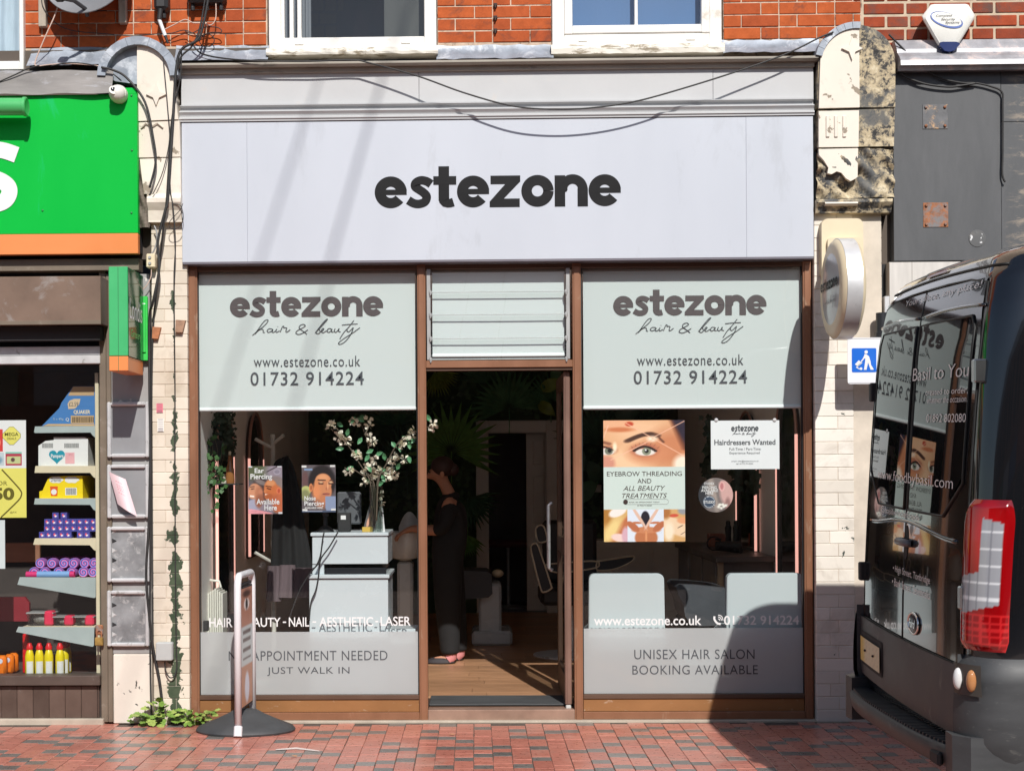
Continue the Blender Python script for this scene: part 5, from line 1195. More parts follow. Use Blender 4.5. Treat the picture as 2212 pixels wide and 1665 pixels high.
text('lettering', '£2.59', pl(149, 867, 169, 876, YI-.002, of), ink_slate, t); text('lettering', 'QUAKER', pl(159, 884, 195, 894, YI-.002, of), pm('pale_card_text', (.62, .55, .42), .7), t, bold=.03)
barcode(t, 156, 899, 201, 911, of, 30, 3); text('lettering', 'Q', pl(142, 901, 149, 909, YI-.002, of), vinyl_white, t); text('lettering', '5 x 45g', pl(115, 901, 137, 907, YI-.002, of), pm('pale_blue_text', (.4, .5, .6), .7), t)
whitec = pm('white_card', (.70, .70, .70), .6, var=.03)
t, of = carton('nappy_carton', 'white carton with a teal heart on the second shelf', 'carton', [(83, 1004), (83, 960), (88, 957), (98, 950), (116, 948), (116, 942), (183, 942), (190, 946), (190, 1004)], .3, whitec, None, vbase=shelfz[1])
import math as _m
hp = []
for i in range(40):
    a = 2*math.pi*i/40; hx = 16*math.sin(a)**3; hy = 13*math.cos(a)-5*math.cos(2*a)-2*math.cos(3*a)-math.cos(4*a); hp.append(P(123+hx*1.08, 983-hy*1.05, YI))
obj('heart_logo', MB().add([(p.x, YI-.0008, p.z+of) for p in hp], [tuple(range(40))]), pm('teal_print', (.01, .26, .36), .5), t)
text('lettering', 'Pampers', pl(110, 978, 137, 989, YI-.0016, of), vinyl_white, t, bold=.02)
text('lettering', '2=1', pl(148, 977, 156, 981, YI-.0016, of), pm('rose_text', (.5, .16, .2), .6), t); 
q = R(141, 975, 161, 999, YI); obj('pink_panel', MB().quad((q[0], YI-.0008, q[2]+of), (q[1], YI-.0008, q[2]+of), (q[1], YI-.0008, q[3]+of), (q[0], YI-.0008, q[3]+of)), pm('pink_print', (.68, .36, .39), .6), t)
barcode(t, 91, 955, 114, 965, of, 24, 5); barcode(t, 139, 955, 169, 965, of, 30, 6)
yel = pm('yellow_card', (.80, .60, .006), .5, var=.03)
t, of = carton('pet_treat_carton', 'bright yellow display carton with two white clouds on the third shelf', 'carton', [(85, 1074), (85, 1059), (92, 1057), (99, 1041), (104, 1031), (110, 1027), (178, 1025), (179, 1074)], .3, yel, None, vbase=shelfz[2])
for u, w_, s_ in ((121, 15, 'Dreamies'), (155, 15.5, 'Confectioned')):
    pts = [P(u+w_*math.cos(a)*(1+.08*math.cos(5*a)), 1034+7*math.sin(a)*(1+.10*math.cos(6*a)), YI) for a in [2*math.pi*i/30 for i in range(30)]]; obj('cloud', MB().add([(p.x, YI-.0008, p.z+of) for p in pts], [tuple(range(30))]), vinyl_white, t)
    if u < 130: text('lettering', s_, pl(u-11, 1030, u+11, 1038, YI-.0016, of), ink_slate, t, shear=.2)
q = [P(u, v, YI) for u, v in ((108, 1048), (125, 1048), (124, 1069), (110, 1069))]; obj('red_cup', MB().add([(p.x, YI-.0008, p.z+of) for p in q], [(0, 1, 2, 3)]), pm('red_orange_print', (.68, .10, .012), .5), t)
p = P(116.5, 1060, YI); obj('price_dot', MB().lathe([(.018, -.0014), (.018, -.0008)], (p.x, YI, p.z+of), 20, 'y'), vinyl_white, t)
q = R(141, 1051, 166, 1067, YI); obj('code_patch', MB().quad((q[0], YI-.0006, q[2]+of), (q[1], YI-.0006, q[2]+of), (q[1], YI-.0006, q[3]+of), (q[0], YI-.0006, q[3]+of)), vinyl_white, t); barcode(t, 143, 1052, 164, 1066, of, 18, 8)
# little blue boxes
purple = pm('blue_violet_card', (.075, .075, .30), .5, var=.1)
s_px = 14.1; bxs = .0405
def f_bx(s, t_): 
    im = np.ones(s.shape+(3,))*np.array([68, 66, 150])/255
    im = lay(im, ell(s, t_, .40, .55, .18, .28, .4, .3), (225, 90, 110)); im = lay(im, ell(s, t_, .55, .40, .20, .16, .4, .5), (240, 225, 235)); return lay(im, rct(s, t_, .80, .86, .25, .75)*.5, (160, 160, 215))
proto = thing('small_box', 'small violet box with pink and white picture stacked on the fourth shelf', 'box', 'violet boxes on the fourth shelf')
obj('carton', MB().cbox(0, bxs, YI, YI+.06, 0, bxs-.0006, .001), purple, proto)
printed('picture', f_bx, 12, 12, flat(.002, bxs-.002, .003, bxs-.003, YI-.0006), proto)
spots = []
z_ = shelfz[3]
for r, us in enumerate(([84+14.1*i for i in range(5)]+[166, 180.3], [95+14.1*i for i in range(8)], [95.5+14.1*i for i in range(8)], [113, 131])):
    for u in us: spots.append((P(u, 1140, YI).x, z_+.0005+r*bxs))
ordw = ('first', 'second', 'third', 'fourth', 'fifth', 'sixth', 'seventh', 'eighth'); rown = ['bottom']*7+['second']*8+['third']*8+['top']*2; cnt = {}
for i, (x, z) in enumerate(spots):
    cnt[rown[i]] = cnt.get(rown[i], -1)+1
    lb_ = '%s small violet box from the left in the %s row of the stack' % (ordw[cnt[rown[i]]], rown[i])
    if i: dup(proto, (x, 0, z), None, lb_)
    else: proto['label'] = lb_
proto.location = (spots[0][0], 0, spots[0][1])
# rolled foam mats
def f_sw(s, t_):
    dx, dy = s-.5, t_-.5; r = np.hypot(dx, dy); a = np.arctan2(dy, dx)
    k = np.modf(r*5+a/(2*np.pi)+10)[0]; im = np.ones(s.shape+(3,))*np.array([150, 75, 165])/255
    im = lay(im, (k < .35).astype(float), (80, 125, 200)); return lay(im, ((k > .35) & (k < .55)).astype(float), (205, 110, 170))
rollm = pm('violet_foam', (.25, .09, .30), .8, var=.15); i = 0
for row, v_, us in ((0, 1233, (73, 96, 126, 154, 180, 201)), (1, 1212, (86, 111, 137, 158, 182, 202))):
    for u in us:
        p = P(u, v_, YI); r_ = .033; zc_ = shelfz[4]+r_+row*.056
        t = thing('foam_roll', '%s swirled pink and blue foam roll from the left in the %s row' % (ordw[us.index(u)], ('lower', 'upper')[row]), 'roll', 'swirled foam rolls')
        obj('roll', MB().lathe([(r_-.003, 0), (r_, .004), (r_, .30)], (p.x, YI+row*.01, zc_), 22, 'y'), rollm, t, True)
        printed('swirl', f_sw, 16, 16, lambda a, b, p=p, zc_=zc_, row=row: (lambda th, rr: (p.x+rr*math.cos(th), YI+row*.01-.001, zc_+rr*math.sin(th)))(2*math.pi*a, (r_-.003)*b) , t)
        i += 1
# re-colour the swirls in polar form
for o in bpy.data.objects:
    if o.name.startswith('swirl'):
        me = o.data; n1 = 17; at = me.color_attributes['Col']
        for j in range(17):
            for k in range(17):
                a, r = k/16, j/16; q = (r*1.9+a) % 1; c = (105, 48, 130) if q > .62 else ((84, 140, 220) if q < .30 else (232, 128, 186)); at.data[j*17+k].color = (*L3(*c), 1)
t = thing('foam_roll', 'pale blue foam mat rolled in clear wrap, lying along the fifth shelf edge', 'roll')
a, b = P(80, 1240, YI-.03), P(150, 1240, YI-.03); zc_ = shelfz[4]+.021
obj('roll', MB().tube([(a.x, YI-.02, zc_), (b.x, YI-.02, zc_)], .021, 14), pm('pale_blue_foam', (.17, .32, .58), .6), t, True); obj('pink_end', MB().tube([(a.x-.07, YI-.02, zc_), (a.x-.001, YI-.02, zc_)], .020, 14), pm('magenta_foam', (.55, .02, .14), .6), t, True); obj('pink_end', MB().tube([(b.x+.001, YI-.02, zc_), (b.x+.03, YI-.02, zc_)], .020, 14), pm('magenta_foam', (.55, .02, .14), .6), t, True)
# clear boxes on the sixth shelf
clear = glass('clear_plastic', (.80, .82, .82), 1.6, .05)
for i, (u0, u1, v0_, lb) in enumerate(((55, 115, 1316, 'largest clear plastic box with pink lid on the sixth shelf'), (112, 158, 1327, 'middle clear pack with pink label on the sixth shelf'), (160, 203, 1327, 'clear pack with pink label at the rack upright on the sixth shelf'))):
    x0_, x1_, z0_, z1_ = R(u0, v0_, u1, 1351, YI); z0_ = shelfz[5]+.001
    t = thing('plastic_pack', lb, 'pack', 'clear packs on the sixth shelf'); h = z1_-z0_
    obj('tray', MB().prism([(x0_+.015, z0_), (x1_-.015, z0_), (x1_-.004, z0_+h*.7), (x0_+.004, z0_+h*.7)], YI+.01, YI+.14), clear, t)
    obj('lid', MB().cbox(x0_, x1_, YI, YI+.15, z0_+h*.72, z0_+h*.82, .006), pm('grey_lid', (.3, .3, .3), .3), t)
    obj('contents', MB().ball(((x0_+x1_)/2, YI+.07, z0_+h*.35), (x1_-x0_)*.34, .05, h*.3, 12, 8), pm('mixed_contents', (.30, .27, .25), .5, var=.6, scale=60), t)
    obj('pink_label', MB().cbox(x1_-.06, x1_-.002, YI-.004, YI+.08, z0_+.002, z0_+h*.9, .01), pm('hot_pink', (.62, .03, .08), .4), t)
# bottles on the window floor
yb_ = pm('yellow_bottle', (.72, .58, .01), .3, var=.05); redc = pm('red_cap', (.60, .01, .012), .3, var=.05); lbl = pm('white_label', (.68, .68, .66), .5)
yz = zs0-.018
for i, (u, y_) in enumerate(((64, .14), (85, .14), (105.5, .14), (129.5, .14), (139, .22), (145, .30))):
    p = P(u, 1420, y_); h = .205; r_ = .0285
    t = thing('spray_bottle', (ordw[i]+' yellow bottle with red cap from the left in the front row') if i < 4 else ('nearer', 'further')[i-4]+' of two yellow bottles behind the front row', 'bottle', 'yellow bottles in the left window')
    obj('body', MB().lathe([(r_*.9, 0), (r_, .006), (r_, .10), (r_*.98, .125), (r_*.72, .155), (r_*.55, .165)], (p.x, y_, yz), 20), yb_, t, True)
    obj('cap', MB().lathe([(r_*.74, .166), (r_*.74, .182), (r_*.5, .196), (r_*.42, h), (.001, h+.002)], (p.x, y_, yz), 18), redc, t, True)
    obj('label', MB().grid(lambda a, b: (p.x+(r_+.0006)*math.sin(-.4+1.5*a), y_-(r_+.0006)*math.cos(-.4+1.5*a), yz+.008+.085*b), 10, 1), lbl, t, 'all', normals=False)
for i, u in enumerate((2, 18, 27)):
    p = P(u, 1435, .15+.06*i); t = thing('orange_pack', ('orange drink pack at the left edge of the picture', 'orange pack in the middle of three beside red post', 'orange pack furthest behind, beside red post')[i], 'pack', 'orange packs in the left window')
    obj('pack', MB().cbox(p.x-.03, p.x+.03, .15+.06*i, .20+.06*i, yz, yz+.125, .015), pm('orange_pack', (.72, .16, .006), .4, var=.08), t, True); obj('badge', MB().lathe([(.016, -.001), (.016, 0)], (p.x-.004, .149+.06*i, yz+.09), 14, 'y'), pm('white_badge', (.6, .6, .7), .5), t)
x0_, x1_, z0_, z1_ = R(43, 1374, 55, 1456, .2); tag(obj('red_post', MB().cbox(x0_, x1_, .25, .29, yz, z1_+.01, .006), redc), 'narrow red display post left of the yellow bottles', 'post')
x0_, x1_, z0_, z1_ = R(-60, 1292, 53, 1345, .4); tag(obj('red_board', MB().prism([(x0_, z0_), (x0_, z1_), (x1_-.03, z1_), (x1_, z1_-.04), (x1_, z0_)], .5, .53), pm('dark_red', (.22, .01, .02), .5)), 'dark red board inside the left window below the posters', 'board')
x0_, x1_, z0_, z1_ = R(12, 1180, 76, 1216, .5); tag(obj('wood_panel', MB().cbox(x0_-.5, x1_, .6, .63, z0_, z1_+.02, .003), pm('shop_wood', (.28, .13, .08), .5, sc=(.5, 1, 4))), 'strip of brown wood behind the lower posters in the left window', 'panel')
# posters in that window
ysq = .012
mp = thing('deals_poster', 'yellow and white MEGA DEALS poster at the left edge of picture', 'poster')
x0_, x1_, z0_, z1_ = R(-130, 908, 57, 1118, .03); zc1 = P(0, 1011, .03).z
obj('white_half', MB().box(x0_, x1_, .0255, .027, zc1, z1_), vinyl_white, mp); obj('yellow_half', MB().box(x0_, x1_, .0255, .027, z0_, zc1-.0001), pm('poster_yellow', (.72, .66, .14), .5, var=.03), mp)
def dm(u, v, r, y): return poly([P(u+r*.18, v-r*.82, y), P(u+r*.82, v-r*.18, y), P(u+r*.82, v+r*.18, y), P(u+r*.18, v+r*.82, y), P(u-r*.18, v+r*.82, y), P(u-r*.82, v+r*.18, y), P(u-r*.82, v-r*.18, y), P(u-r*.18, v-r*.82, y)])
obj('diamond_edge', MB().prism(dm(25, 941, 24, .025), .0245, .0253), pm('olive_ink', (.12, .10, .01), .5), mp); obj('diamond', MB().prism(dm(25, 941, 23, .024), .0238, .0244), pm('poster_yellow', (.72, .66, .14), .5), mp)
olive = pm('olive_ink', (.12, .10, .01), .5)
textR('lettering', 'MEGA', 10, 934, 40, 941.5, .0232, olive, mp, bold=.02); textR('lettering', 'DEALS', 15, 944.5, 35, 949.5, .0232, olive, mp, bold=.01)
textR('lettering', 'FOR', -13, 1039, 16, 1048, .0248, olive, mp); textR('lettering', '50', -16, 1053, 31, 1080, .0248, olive, mp, bold=.04)
textR('lettering', '@FX', 21, 1104, 36, 1109, .0248, olive, mp)
ln = spline([P(4, 1014, .0248), P(30, 1042, .0248), P(45, 1060, .0248), P(46, 1070, .0248), P(40, 1080, .0248), P(20, 1100, .0248), P(2, 1117, .0248)], 5)
vs, fs = ribbon([(p.x, p.z) for p in ln], .009); obj('chevron_line', MB().add([(a, .0247, b) for a, b in vs], fs), olive, mp, normals=False)
def f_jar(s, t_):
    im = np.ones(s.shape+(3,))*np.array([175, 45, 75])/255; im = lay(im, rct(s, t_, .08, .92, .15, .65), (190, 195, 140)); im = lay(im, ell(s, t_, .45, .42, .12, .16, .3), (90, 60, 60)); return lay(im, rct(s, t_, 0, 1, .88, 1.01), (120, 190, 170))
q = R(12, 976, 47, 1005, .0248); printed('jar_picture', f_jar, 20, 20, flat(*q, .0248), mp)
def f_red(s, t_): return lay(np.ones(s.shape+(3,))*np.array([205, 60, 55])/255, ell(s, t_, .6, .4, .25, .2, .3), (230, 190, 150))
q = R(-30, 927, 6, 975, .0248); printed('pack_picture', f_red, 16, 16, flat(*q, .0248), mp)
q = R(-30, 977, 9, 1005, .0248); printed('jar_picture', lambda s, t_: lay(np.ones(s.shape+(3,))*np.array([190, 200, 205])/255, ell(s, t_, .6, .4, .3, .3, .5), (120, 150, 170)), 12, 12, flat(*q, .0248), mp)
q = R(-60, 1123, 11, 1228, .027); tag(obj('white_notice', MB().box(q[0], q[1], .0255, .027, q[2], q[3]), pm('pale_paper', (.62, .66, .68), .6)), 'plain pale sheet on the left window below the yellow poster', 'notice')
# ================================================================== POSTERS ON THE SALON GLASS
YPO = YF+.034
def zl(x, y): return (391.7+x*.2605, 864+y*.2605)
def zr_(x, y): return (1226.9+x*.2605, 864+y*.2605)
def sheet(t, u0, v0, u1, v1, y, fn, nx, nz):
    q = R(u0, v0, u1, v1, y); obj('card', MB().box(q[0], q[1], y+.0004, y+.003, q[2], q[3]), pm('card_back', (.6, .6, .6), .7), t)
    printed('print', fn, nx, nz, flat(*q, y), t); return q
def f_ear(s, t):
    im = np.ones(s.shape+(3,))*np.array([92, 84, 90])/255
    im = lay(im, ell(s, t, .25, .90, .40, .20, .6), (82, 88, 62)); im = lay(im, ell(s, t, .85, .88, .35, .22, .7), (150, 138, 150)); im = lay(im, seg(s, t, .55, .88, .85, .99, .012), (70, 58, 62))
    im = lay(im, ell(s, t, .85, .88, .10, .06, .3), (185, 178, 190)); im = lay(im, ell(s, t, .85, .88, .085, .045, .3), (140, 130, 145))
    im = lay(im, ell(s, t, .38, .60, .24, .15, .3, -.2), (62, 50, 52)); im = lay(im, ell(s, t, .38, .66, .20, .05, .6, -.25), (125, 112, 110))
    im = lay(im, ell(s, t, .42, .42, .16, .14, .4), (70, 48, 48))
    im = lay(im, ell(s, t, .19, .47, .19, .17, .18, -.1), (196, 136, 104)); im = lay(im, ell(s, t, .10, .40, .10, .08, .3), (200, 138, 106)); im = lay(im, ell(s, t, .03, .47, .03, .025, .4), (205, 140, 108)); im = lay(im, ell(s, t, .32, .42, .12, .16, .5), (176, 114, 84))
    im = lay(im, ell(s, t, .36, .46, .06, .05, .3), (188, 120, 92)); im = lay(im, seg(s, t, .06, .375, .16, .365, .016), (245, 235, 225)); im = lay(im, seg(s, t, .08, .52, .17, .53, .010), (70, 44, 38)); im = lay(im, seg(s, t, .06, .565, .18, .575, .010), (92, 62, 50))
    im = lay(im, ell(s, t, .82, .62, .26, .17, .25), (138, 122, 120)); im = lay(im, ell(s, t, .66, .52, .20, .20, .2, .1), (206, 122, 72)); im = lay(im, ell(s, t, .62, .38, .15, .10, .3), (196, 108, 62)); im = lay(im, ell(s, t, .80, .44, .20, .16, .4), (202, 112, 64)); im = lay(im, ell(s, t, .49, .47, .035, .03, .4), (210, 126, 78))
    im = lay(im, ell(s, t, .66, .64, .13, .06, .5), (220, 148, 100)); im = lay(im, ell(s, t, .90, .48, .07, .07, .25), (222, 122, 84)); im = lay(im, ell(s, t, .905, .48, .04, .045, .4), (178, 78, 50)); im = lay(im, seg(s, t, .55, .535, .66, .515, .011), (55, 26, 20)); im = lay(im, seg(s, t, .52, .58, .68, .565, .011), (95, 48, 30)); im = lay(im, seg(s, t, .51, .405, .60, .395, .016), (248, 238, 228)); im = lay(im, ell(s, t, .62, .37, .11, .05, .6), (178, 94, 54))
    im = lay(im, ell(s, t, .90, .22, .28, .20, .35), (182, 98, 64)); im = lay(im, ell(s, t, .18, .18, .26, .13, .3), (158, 156, 176)); im = lay(im, ell(s, t, .34, .26, .14, .14, .5), (150, 92, 70)); im = lay(im, ell(s, t, .55, .10, .20, .14, .4), (140, 128, 140))
    im = lay(im, ((t < .10-.10*(s-.02)/.7+.02*np.sin(s*4)) & (s < .74)).astype(float), (226, 152, 160)); im = lay(im, rct(s, t, .06, .24, .045, .05), (180, 110, 120))
    for a, b in ((.0, .97), (.86, .97), (.88, .0)): im = lay(im, rct(s, t, a, a+.12, b, b+.035), (205, 205, 210))
    return im
ep = thing('piercing_poster', 'poster of two smiling people reading Ear Piercing Available Here', 'poster', 'piercing posters in left window')
sheet(ep, 536.5, 1006.5, 609.5, 1109.5, YPO, f_ear, 90, 126)
for w_, a, b, c, d in (('Ear', 550, 570, 1011, 1021.5), ('Piercing', 541, 588, 1023, 1038), ('Available', 554, 603.5, 1077, 1089), ('Here', 571, 598, 1090, 1102)): textR('lettering', w_, a, c, b, d, YPO-.0012, vinyl_white, ep, bold=.02)
def f_nose(s, t):
    im = np.ones(s.shape+(3,))*np.array([92, 84, 88])/255
    im = lay(im, ell(s, t, .10, .68, .10, .20, .5), (98, 70, 70)); im = lay(im, ell(s, t, .60, .64, .40, .36, .18), (28, 20, 22)); im = lay(im, ell(s, t, .12, .46, .15, .10, .2), (176, 180, 112)); im = lay(im, ell(s, t, .10, .36, .13, .12, .5), (128, 130, 88))
    im = lay(im, ell(s, t, .58, .28, .22, .20, .4), (160, 104, 78)); im = lay(im, ell(s, t, .63, .62, .255, .20, .12), (198, 130, 88)); im = lay(im, ell(s, t, .63, .44, .26, .20, .2), (196, 128, 88)); im = lay(im, ell(s, t, .68, .30, .17, .10, .4), (186, 118, 82))
    im = lay(im, ell(s, t, .62, .73, .16, .07, .8), (216, 150, 106)); im = lay(im, ell(s, t, .42, .45, .12, .16, .8), (214, 134, 88)); im = lay(im, ell(s, t, .27, .52, .055, .09, .2), (206, 128, 82)); im = lay(im, ell(s, t, .275, .52, .025, .05, .5), (150, 84, 56))
    for cx in (.57, .86): im = lay(im, ell(s, t, cx, .625, .08, .035, .6), (150, 96, 74)); im = lay(im, seg(s, t, cx-.07, .605, cx+.06, .600, .012), (48, 28, 26)); im = lay(im, ell(s, t, cx, .635, .05, .018, .6), (212, 172, 132))
    im = lay(im, seg(s, t, .48, .685, .70, .675, .013), (70, 42, 34)); im = lay(im, seg(s, t, .83, .67, .92, .68, .012), (80, 50, 40)); im = lay(im, ell(s, t, .76, .50, .055, .035, .6), (170, 104, 74)); im = lay(im, ell(s, t, .77, .55, .02, .08, .8), (222, 160, 118)); im = lay(im, ell(s, t, .72, .385, .11, .025, .5), (160, 90, 78)); im = lay(im, seg(s, t, .62, .385, .82, .39, .006), (104, 54, 48))
    im = lay(im, ((s > .72-.55*(t-.05)) & (t < .34) & (s > .70)).astype(float), (132, 144, 172)); im = lay(im, rct(s, t, 0, 1, 0, .035), (70, 82, 106))
    im = lay(im, rct(s, t, .07, .32, .885, .925)*.8, (130, 160, 200))
    for a, b in ((.0, .95), (.84, .955), (.86, .035), (.02, .03)): im = lay(im, rct(s, t, a, a+.14, b, b+.04), (215, 215, 212))
    im = lay(im, rct(s, t, .09, .60, .017, .024)*.8, (220, 220, 230)); return im
npo = thing('piercing_poster', 'poster of a face with closed eyes reading Nose Piercing', 'poster', 'piercing posters in left window')
sheet(npo, 652, 1004, 725, 1106, YPO, f_nose, 90, 126)
for w_, a, b, c, d in (('Nose', 657.5, 682, 1071, 1080.5), ('Piercing', 657.5, 700, 1082, 1095), ('AVAILABLE HERE', 658, 697, 1094.5, 1098.5)): textR('lettering', w_, a, c, b, d, YPO-.0012, vinyl_white, npo, bold=.015)
def f_brow(s, t):
    H = .62; im = np.ones(s.shape+(3,))*np.array([206, 218, 212])/255
    up = t > .6165; tt = (t-.6165)/.3835
    f = np.ones(s.shape+(3,))*np.array([226, 170, 126])/255
    f = lay(f, ell(s, tt, .45, .75, .35, .30, 1.0), (240, 190, 150)); f = lay(f, ell(s, tt, .85, .40, .30, .40, .9), (206, 132, 92)); f = lay(f, ell(s, tt, .30, .15, .28, .25, .9), (244, 200, 160)); f = lay(f, ell(s, tt, .98, .05, .12, .2, .6), (250, 232, 212)); f = lay(f, ell(s, tt, .55, .30, .24, .22, .8), (214, 140, 100))
    f = lay(f, np.clip((s-.80-.25*(.95-tt))/.06, 0, 1)*(tt > .35), (120, 66, 44)); f = lay(f, np.clip((s-.87-.30*(.85-tt))/.05, 0, 1)*(tt > .25), (40, 28, 48))
    f = lay(f, ell(s, tt, .15, .93, .20, .12, .35, .1), (236, 176, 136)); f = lay(f, ell(s, tt, .20, .80, .17, .05, .8), (206, 120, 76)); f = lay(f, ell(s, tt, .32, .92, .05, .05, .5), (196, 70, 40))
    for k in np.linspace(0, 1, 14):
        bx = .30+.36*k; by = .56+.15*np.sin(min(1, k*1.1)*1.75)-.05*max(0, k-.75)*4; f = lay(f, ell(s, tt, bx, by, .052, .038, .7, .5)*.8, (72, 42, 30))
    f = lay(f, seg(s, tt, .64, .70, .74, .53, .016, .9), (110, 66, 48)); f = lay(f, ell(s, tt, .60, .60, .06, .06, 1.0), (252, 232, 206))
    f = lay(f, ell(s, tt, .51, .36, .17, .14, .5), (186, 112, 84)); f = lay(f, ell(s, tt, .515, .315, .125, .075, .25), (236, 226, 218)); f = lay(f, ell(s, tt, .53, .335, .055, .085, .15), (138, 142, 120)); f = lay(f, ell(s, tt, .53, .34, .027, .042, .2), (22, 16, 16)); f = lay(f, ell(s, tt, .52, .36, .011, .016, .3), (250, 250, 250))
    for k in np.linspace(0, 1, 12): x = .38+.26*k; y = .32+.115*np.sin(k*2.7+.25); f = lay(f, ell(s, tt, x, y, .022, .022, .6), (38, 20, 18))
    for k in np.linspace(.0, 1, 8): x = .36+.3*k; y = .36+.13*np.sin(k*2.6+.3); f = lay(f, seg(s, tt, x, y, x-.02+.05*k, y+.045, .003)*.6, (82, 48, 38))
    f = lay(f, ell(s, tt, .05, .36, .12, .10, .4), (190, 120, 90)); f = lay(f, ell(s, tt, .04, .33, .095, .075, .25), (232, 222, 214)); f = lay(f, ell(s, tt, .065, .345, .05, .08, .15), (120, 122, 106)); f = lay(f, ell(s, tt, .075, .35, .024, .04, .2), (22, 16, 16)); f = lay(f, seg(s, tt, .0, .44, .13, .36, .014), (48, 26, 22)); f = lay(f, seg(s, tt, .0, .53, .07, .50, .03, .9), (150, 96, 72)); f = lay(f, ell(s, tt, .14, .42, .025, .10, .9), (252, 232, 200)); f = lay(f, ell(s, tt, .04, .08, .10, .16, .5), (214, 146, 124))
    for a in ((.28, .94, 1.0, .22), (.09, .15, .62, .60), (.60, .62, 1.0, .98), (.0, .62, .06, .90)): f = lay(f, seg(s, tt, *a, .007, .4)*.9, (246, 190, 160))
    im = np.where(up[..., None], f, im)
    lo = t < .268; l = t/.268
    g = np.ones(s.shape+(3,))*np.array([214, 170, 108])/255
    g = lay(g, ell(s, l, .02, .8, .08, .3, .8), (176, 120, 52)); g = lay(g, ell(s, l, .24, .45, .07, .5, .5, -.3), (192, 112, 72)); g = lay(g, ell(s, l, .10, .35, .08, .4, .9, -.2), (238, 208, 140)); g = lay(g, ell(s, l, .17, .92, .09, .18, .3, -.4), (246, 232, 226)); g = lay(g, ell(s, l, .20, .12, .10, .14, .3, .5), (240, 208, 200)); g = lay(g, ell(s, l, .27, .2, .05, .25, .5), (216, 172, 186))
    g = np.where((s > .287)[..., None], np.ones(s.shape+(3,))*np.array([222, 228, 240])/255, g)
    mid = (s > .287) & (s < .737); m = np.where(mid, 1.0, 0.0)
    for e, c in ((ell(s, l, .52, .12, .14, .30, .15), (190, 116, 76)), (ell(s, l, .52, .36, .18, .10, .2), (204, 132, 92)), (ell(s, l, .36, .47, .055, .17, .2, .35), (186, 108, 72)), (ell(s, l, .68, .47, .055, .17, .2, -.35), (186, 108, 72)), (ell(s, l, .41, .58, .075, .035, .2, -.1), (196, 120, 82)), (ell(s, l, .63, .58, .075, .035, .2, .1), (196, 120, 82)), (ell(s, l, .52, .48, .04, .10, .3), (200, 128, 90)), (ell(s, l, .51, .70, .055, .24, .15), (28, 20, 36)), (ell(s, l, .43, .76, .022, .40, .3, .25), (226, 186, 166)), (ell(s, l, .60, .76, .022, .40, .3, -.25), (226, 186, 166)), (ell(s, l, .52, .15, .012, .2, .9), (222, 150, 104))): g = lay(g, e*m, c)
    rg = s > .737; g = np.where(rg[..., None], np.ones(s.shape+(3,))*np.array([214, 166, 108])/255, g); m = np.where(rg, 1.0, 0.0)
    for e, c in ((ell(s, l, .90, .45, .16, .36, .25, .5), (238, 206, 172)), (ell(s, l, .98, .65, .08, .10, .4), (230, 160, 116)), (ell(s, l, .86, .80, .06, .05, .3, .4), (206, 84, 62)), (ell(s, l, .80, .30, .06, .3, .7), (246, 226, 200)), (seg(s, l, .91, .42, .97, .50, .008), (70, 44, 34)), (seg(s, l, .95, .22, 1.0, .30, .006), (96, 60, 44)), (ell(s, l, .76, .9, .06, .2, .6), (176, 112, 60)), (ell(s, l, .98, .95, .07, .12, .5), (150, 150, 156))): g = lay(g, e*m, c)
    return np.where(lo[..., None], g, im)
bp = thing('treatment_poster', 'large poster with a close-up eye reading EYEBROW THREADING in right window', 'poster')
sheet(bp, 1304, 907.5, 1479.6, 1169.6, YPO, f_brow, 150, 220)
brn = pm('brown_ink', (.045, .025, .02), .5, var=0)
for w_, a, b, c, d, sh_ in (('EYEBROW THREADING', 1311, 1473, 1018, 1028, 0), ('AND', 1377, 1407, 1033.5, 1043.5, 0), ('ALL BEAUTY', 1346, 1437, 1049, 1059.5, .3), ('TREATMENTS', 1344, 1441, 1065, 1075.5, .3), ('BOOK AN APPOINTMENT TODAY', 1359, 1425, 1083, 1085.5, 0), ('01732 914224', 1377, 1408, 1090, 1093, 0)): textR('lettering', w_, a, c, b, d, YPO-.0012, brn, bp, shear=sh_)
q = R(1346, 1078, 1444, 1089, YPO)
rr_ = (q[3]-q[2])/2; pts = [(q[1]-rr_+rr_*math.cos(a), q[2]+rr_+rr_*math.sin(a)) for a in [-math.pi/2+math.pi*i/8 for i in range(9)]]+[(q[0]+rr_+rr_*math.cos(a), q[2]+rr_+rr_*math.sin(a)) for a in [math.pi/2+math.pi*i/8 for i in range(9)]]; pts.append(pts[0])
vs, fs = ribbon(pts, .0012); obj('pill_outline', MB().add([(a, YPO-.0011, b) for a, b in vs], fs), brn, bp, normals=False)
obj('pill_dot', MB().lathe([(rr_*.9, -.0018), (rr_*.9, -.001)], (q[0]+rr_, YPO, q[2]+rr_), 18, 'y'), brn, bp)
hn = thing('job_notice', 'white Hairdressers Wanted notice hung in the right window', 'notice')
q = R(1535.6, 908, 1683.6, 1013, YPO); obj('sheet', MB().box(q[0], q[1], YPO, YPO+.002, q[2], q[3]), pm('white_paper', (.76, .77, .78), .6, var=.02), hn)
logo(1579.5, 921, 1638.5, 931.5, YPO-.001, ink_slate, hn)
x0, x1, z0, z1 = R(1582, 932, 1634, 940, YPO-.001); hair_beauty(lambda a, b, k: (x0+(x1-x0)*a, YPO-.001-k, z0+(z1-z0)*b), ink_slate, hn, .04)
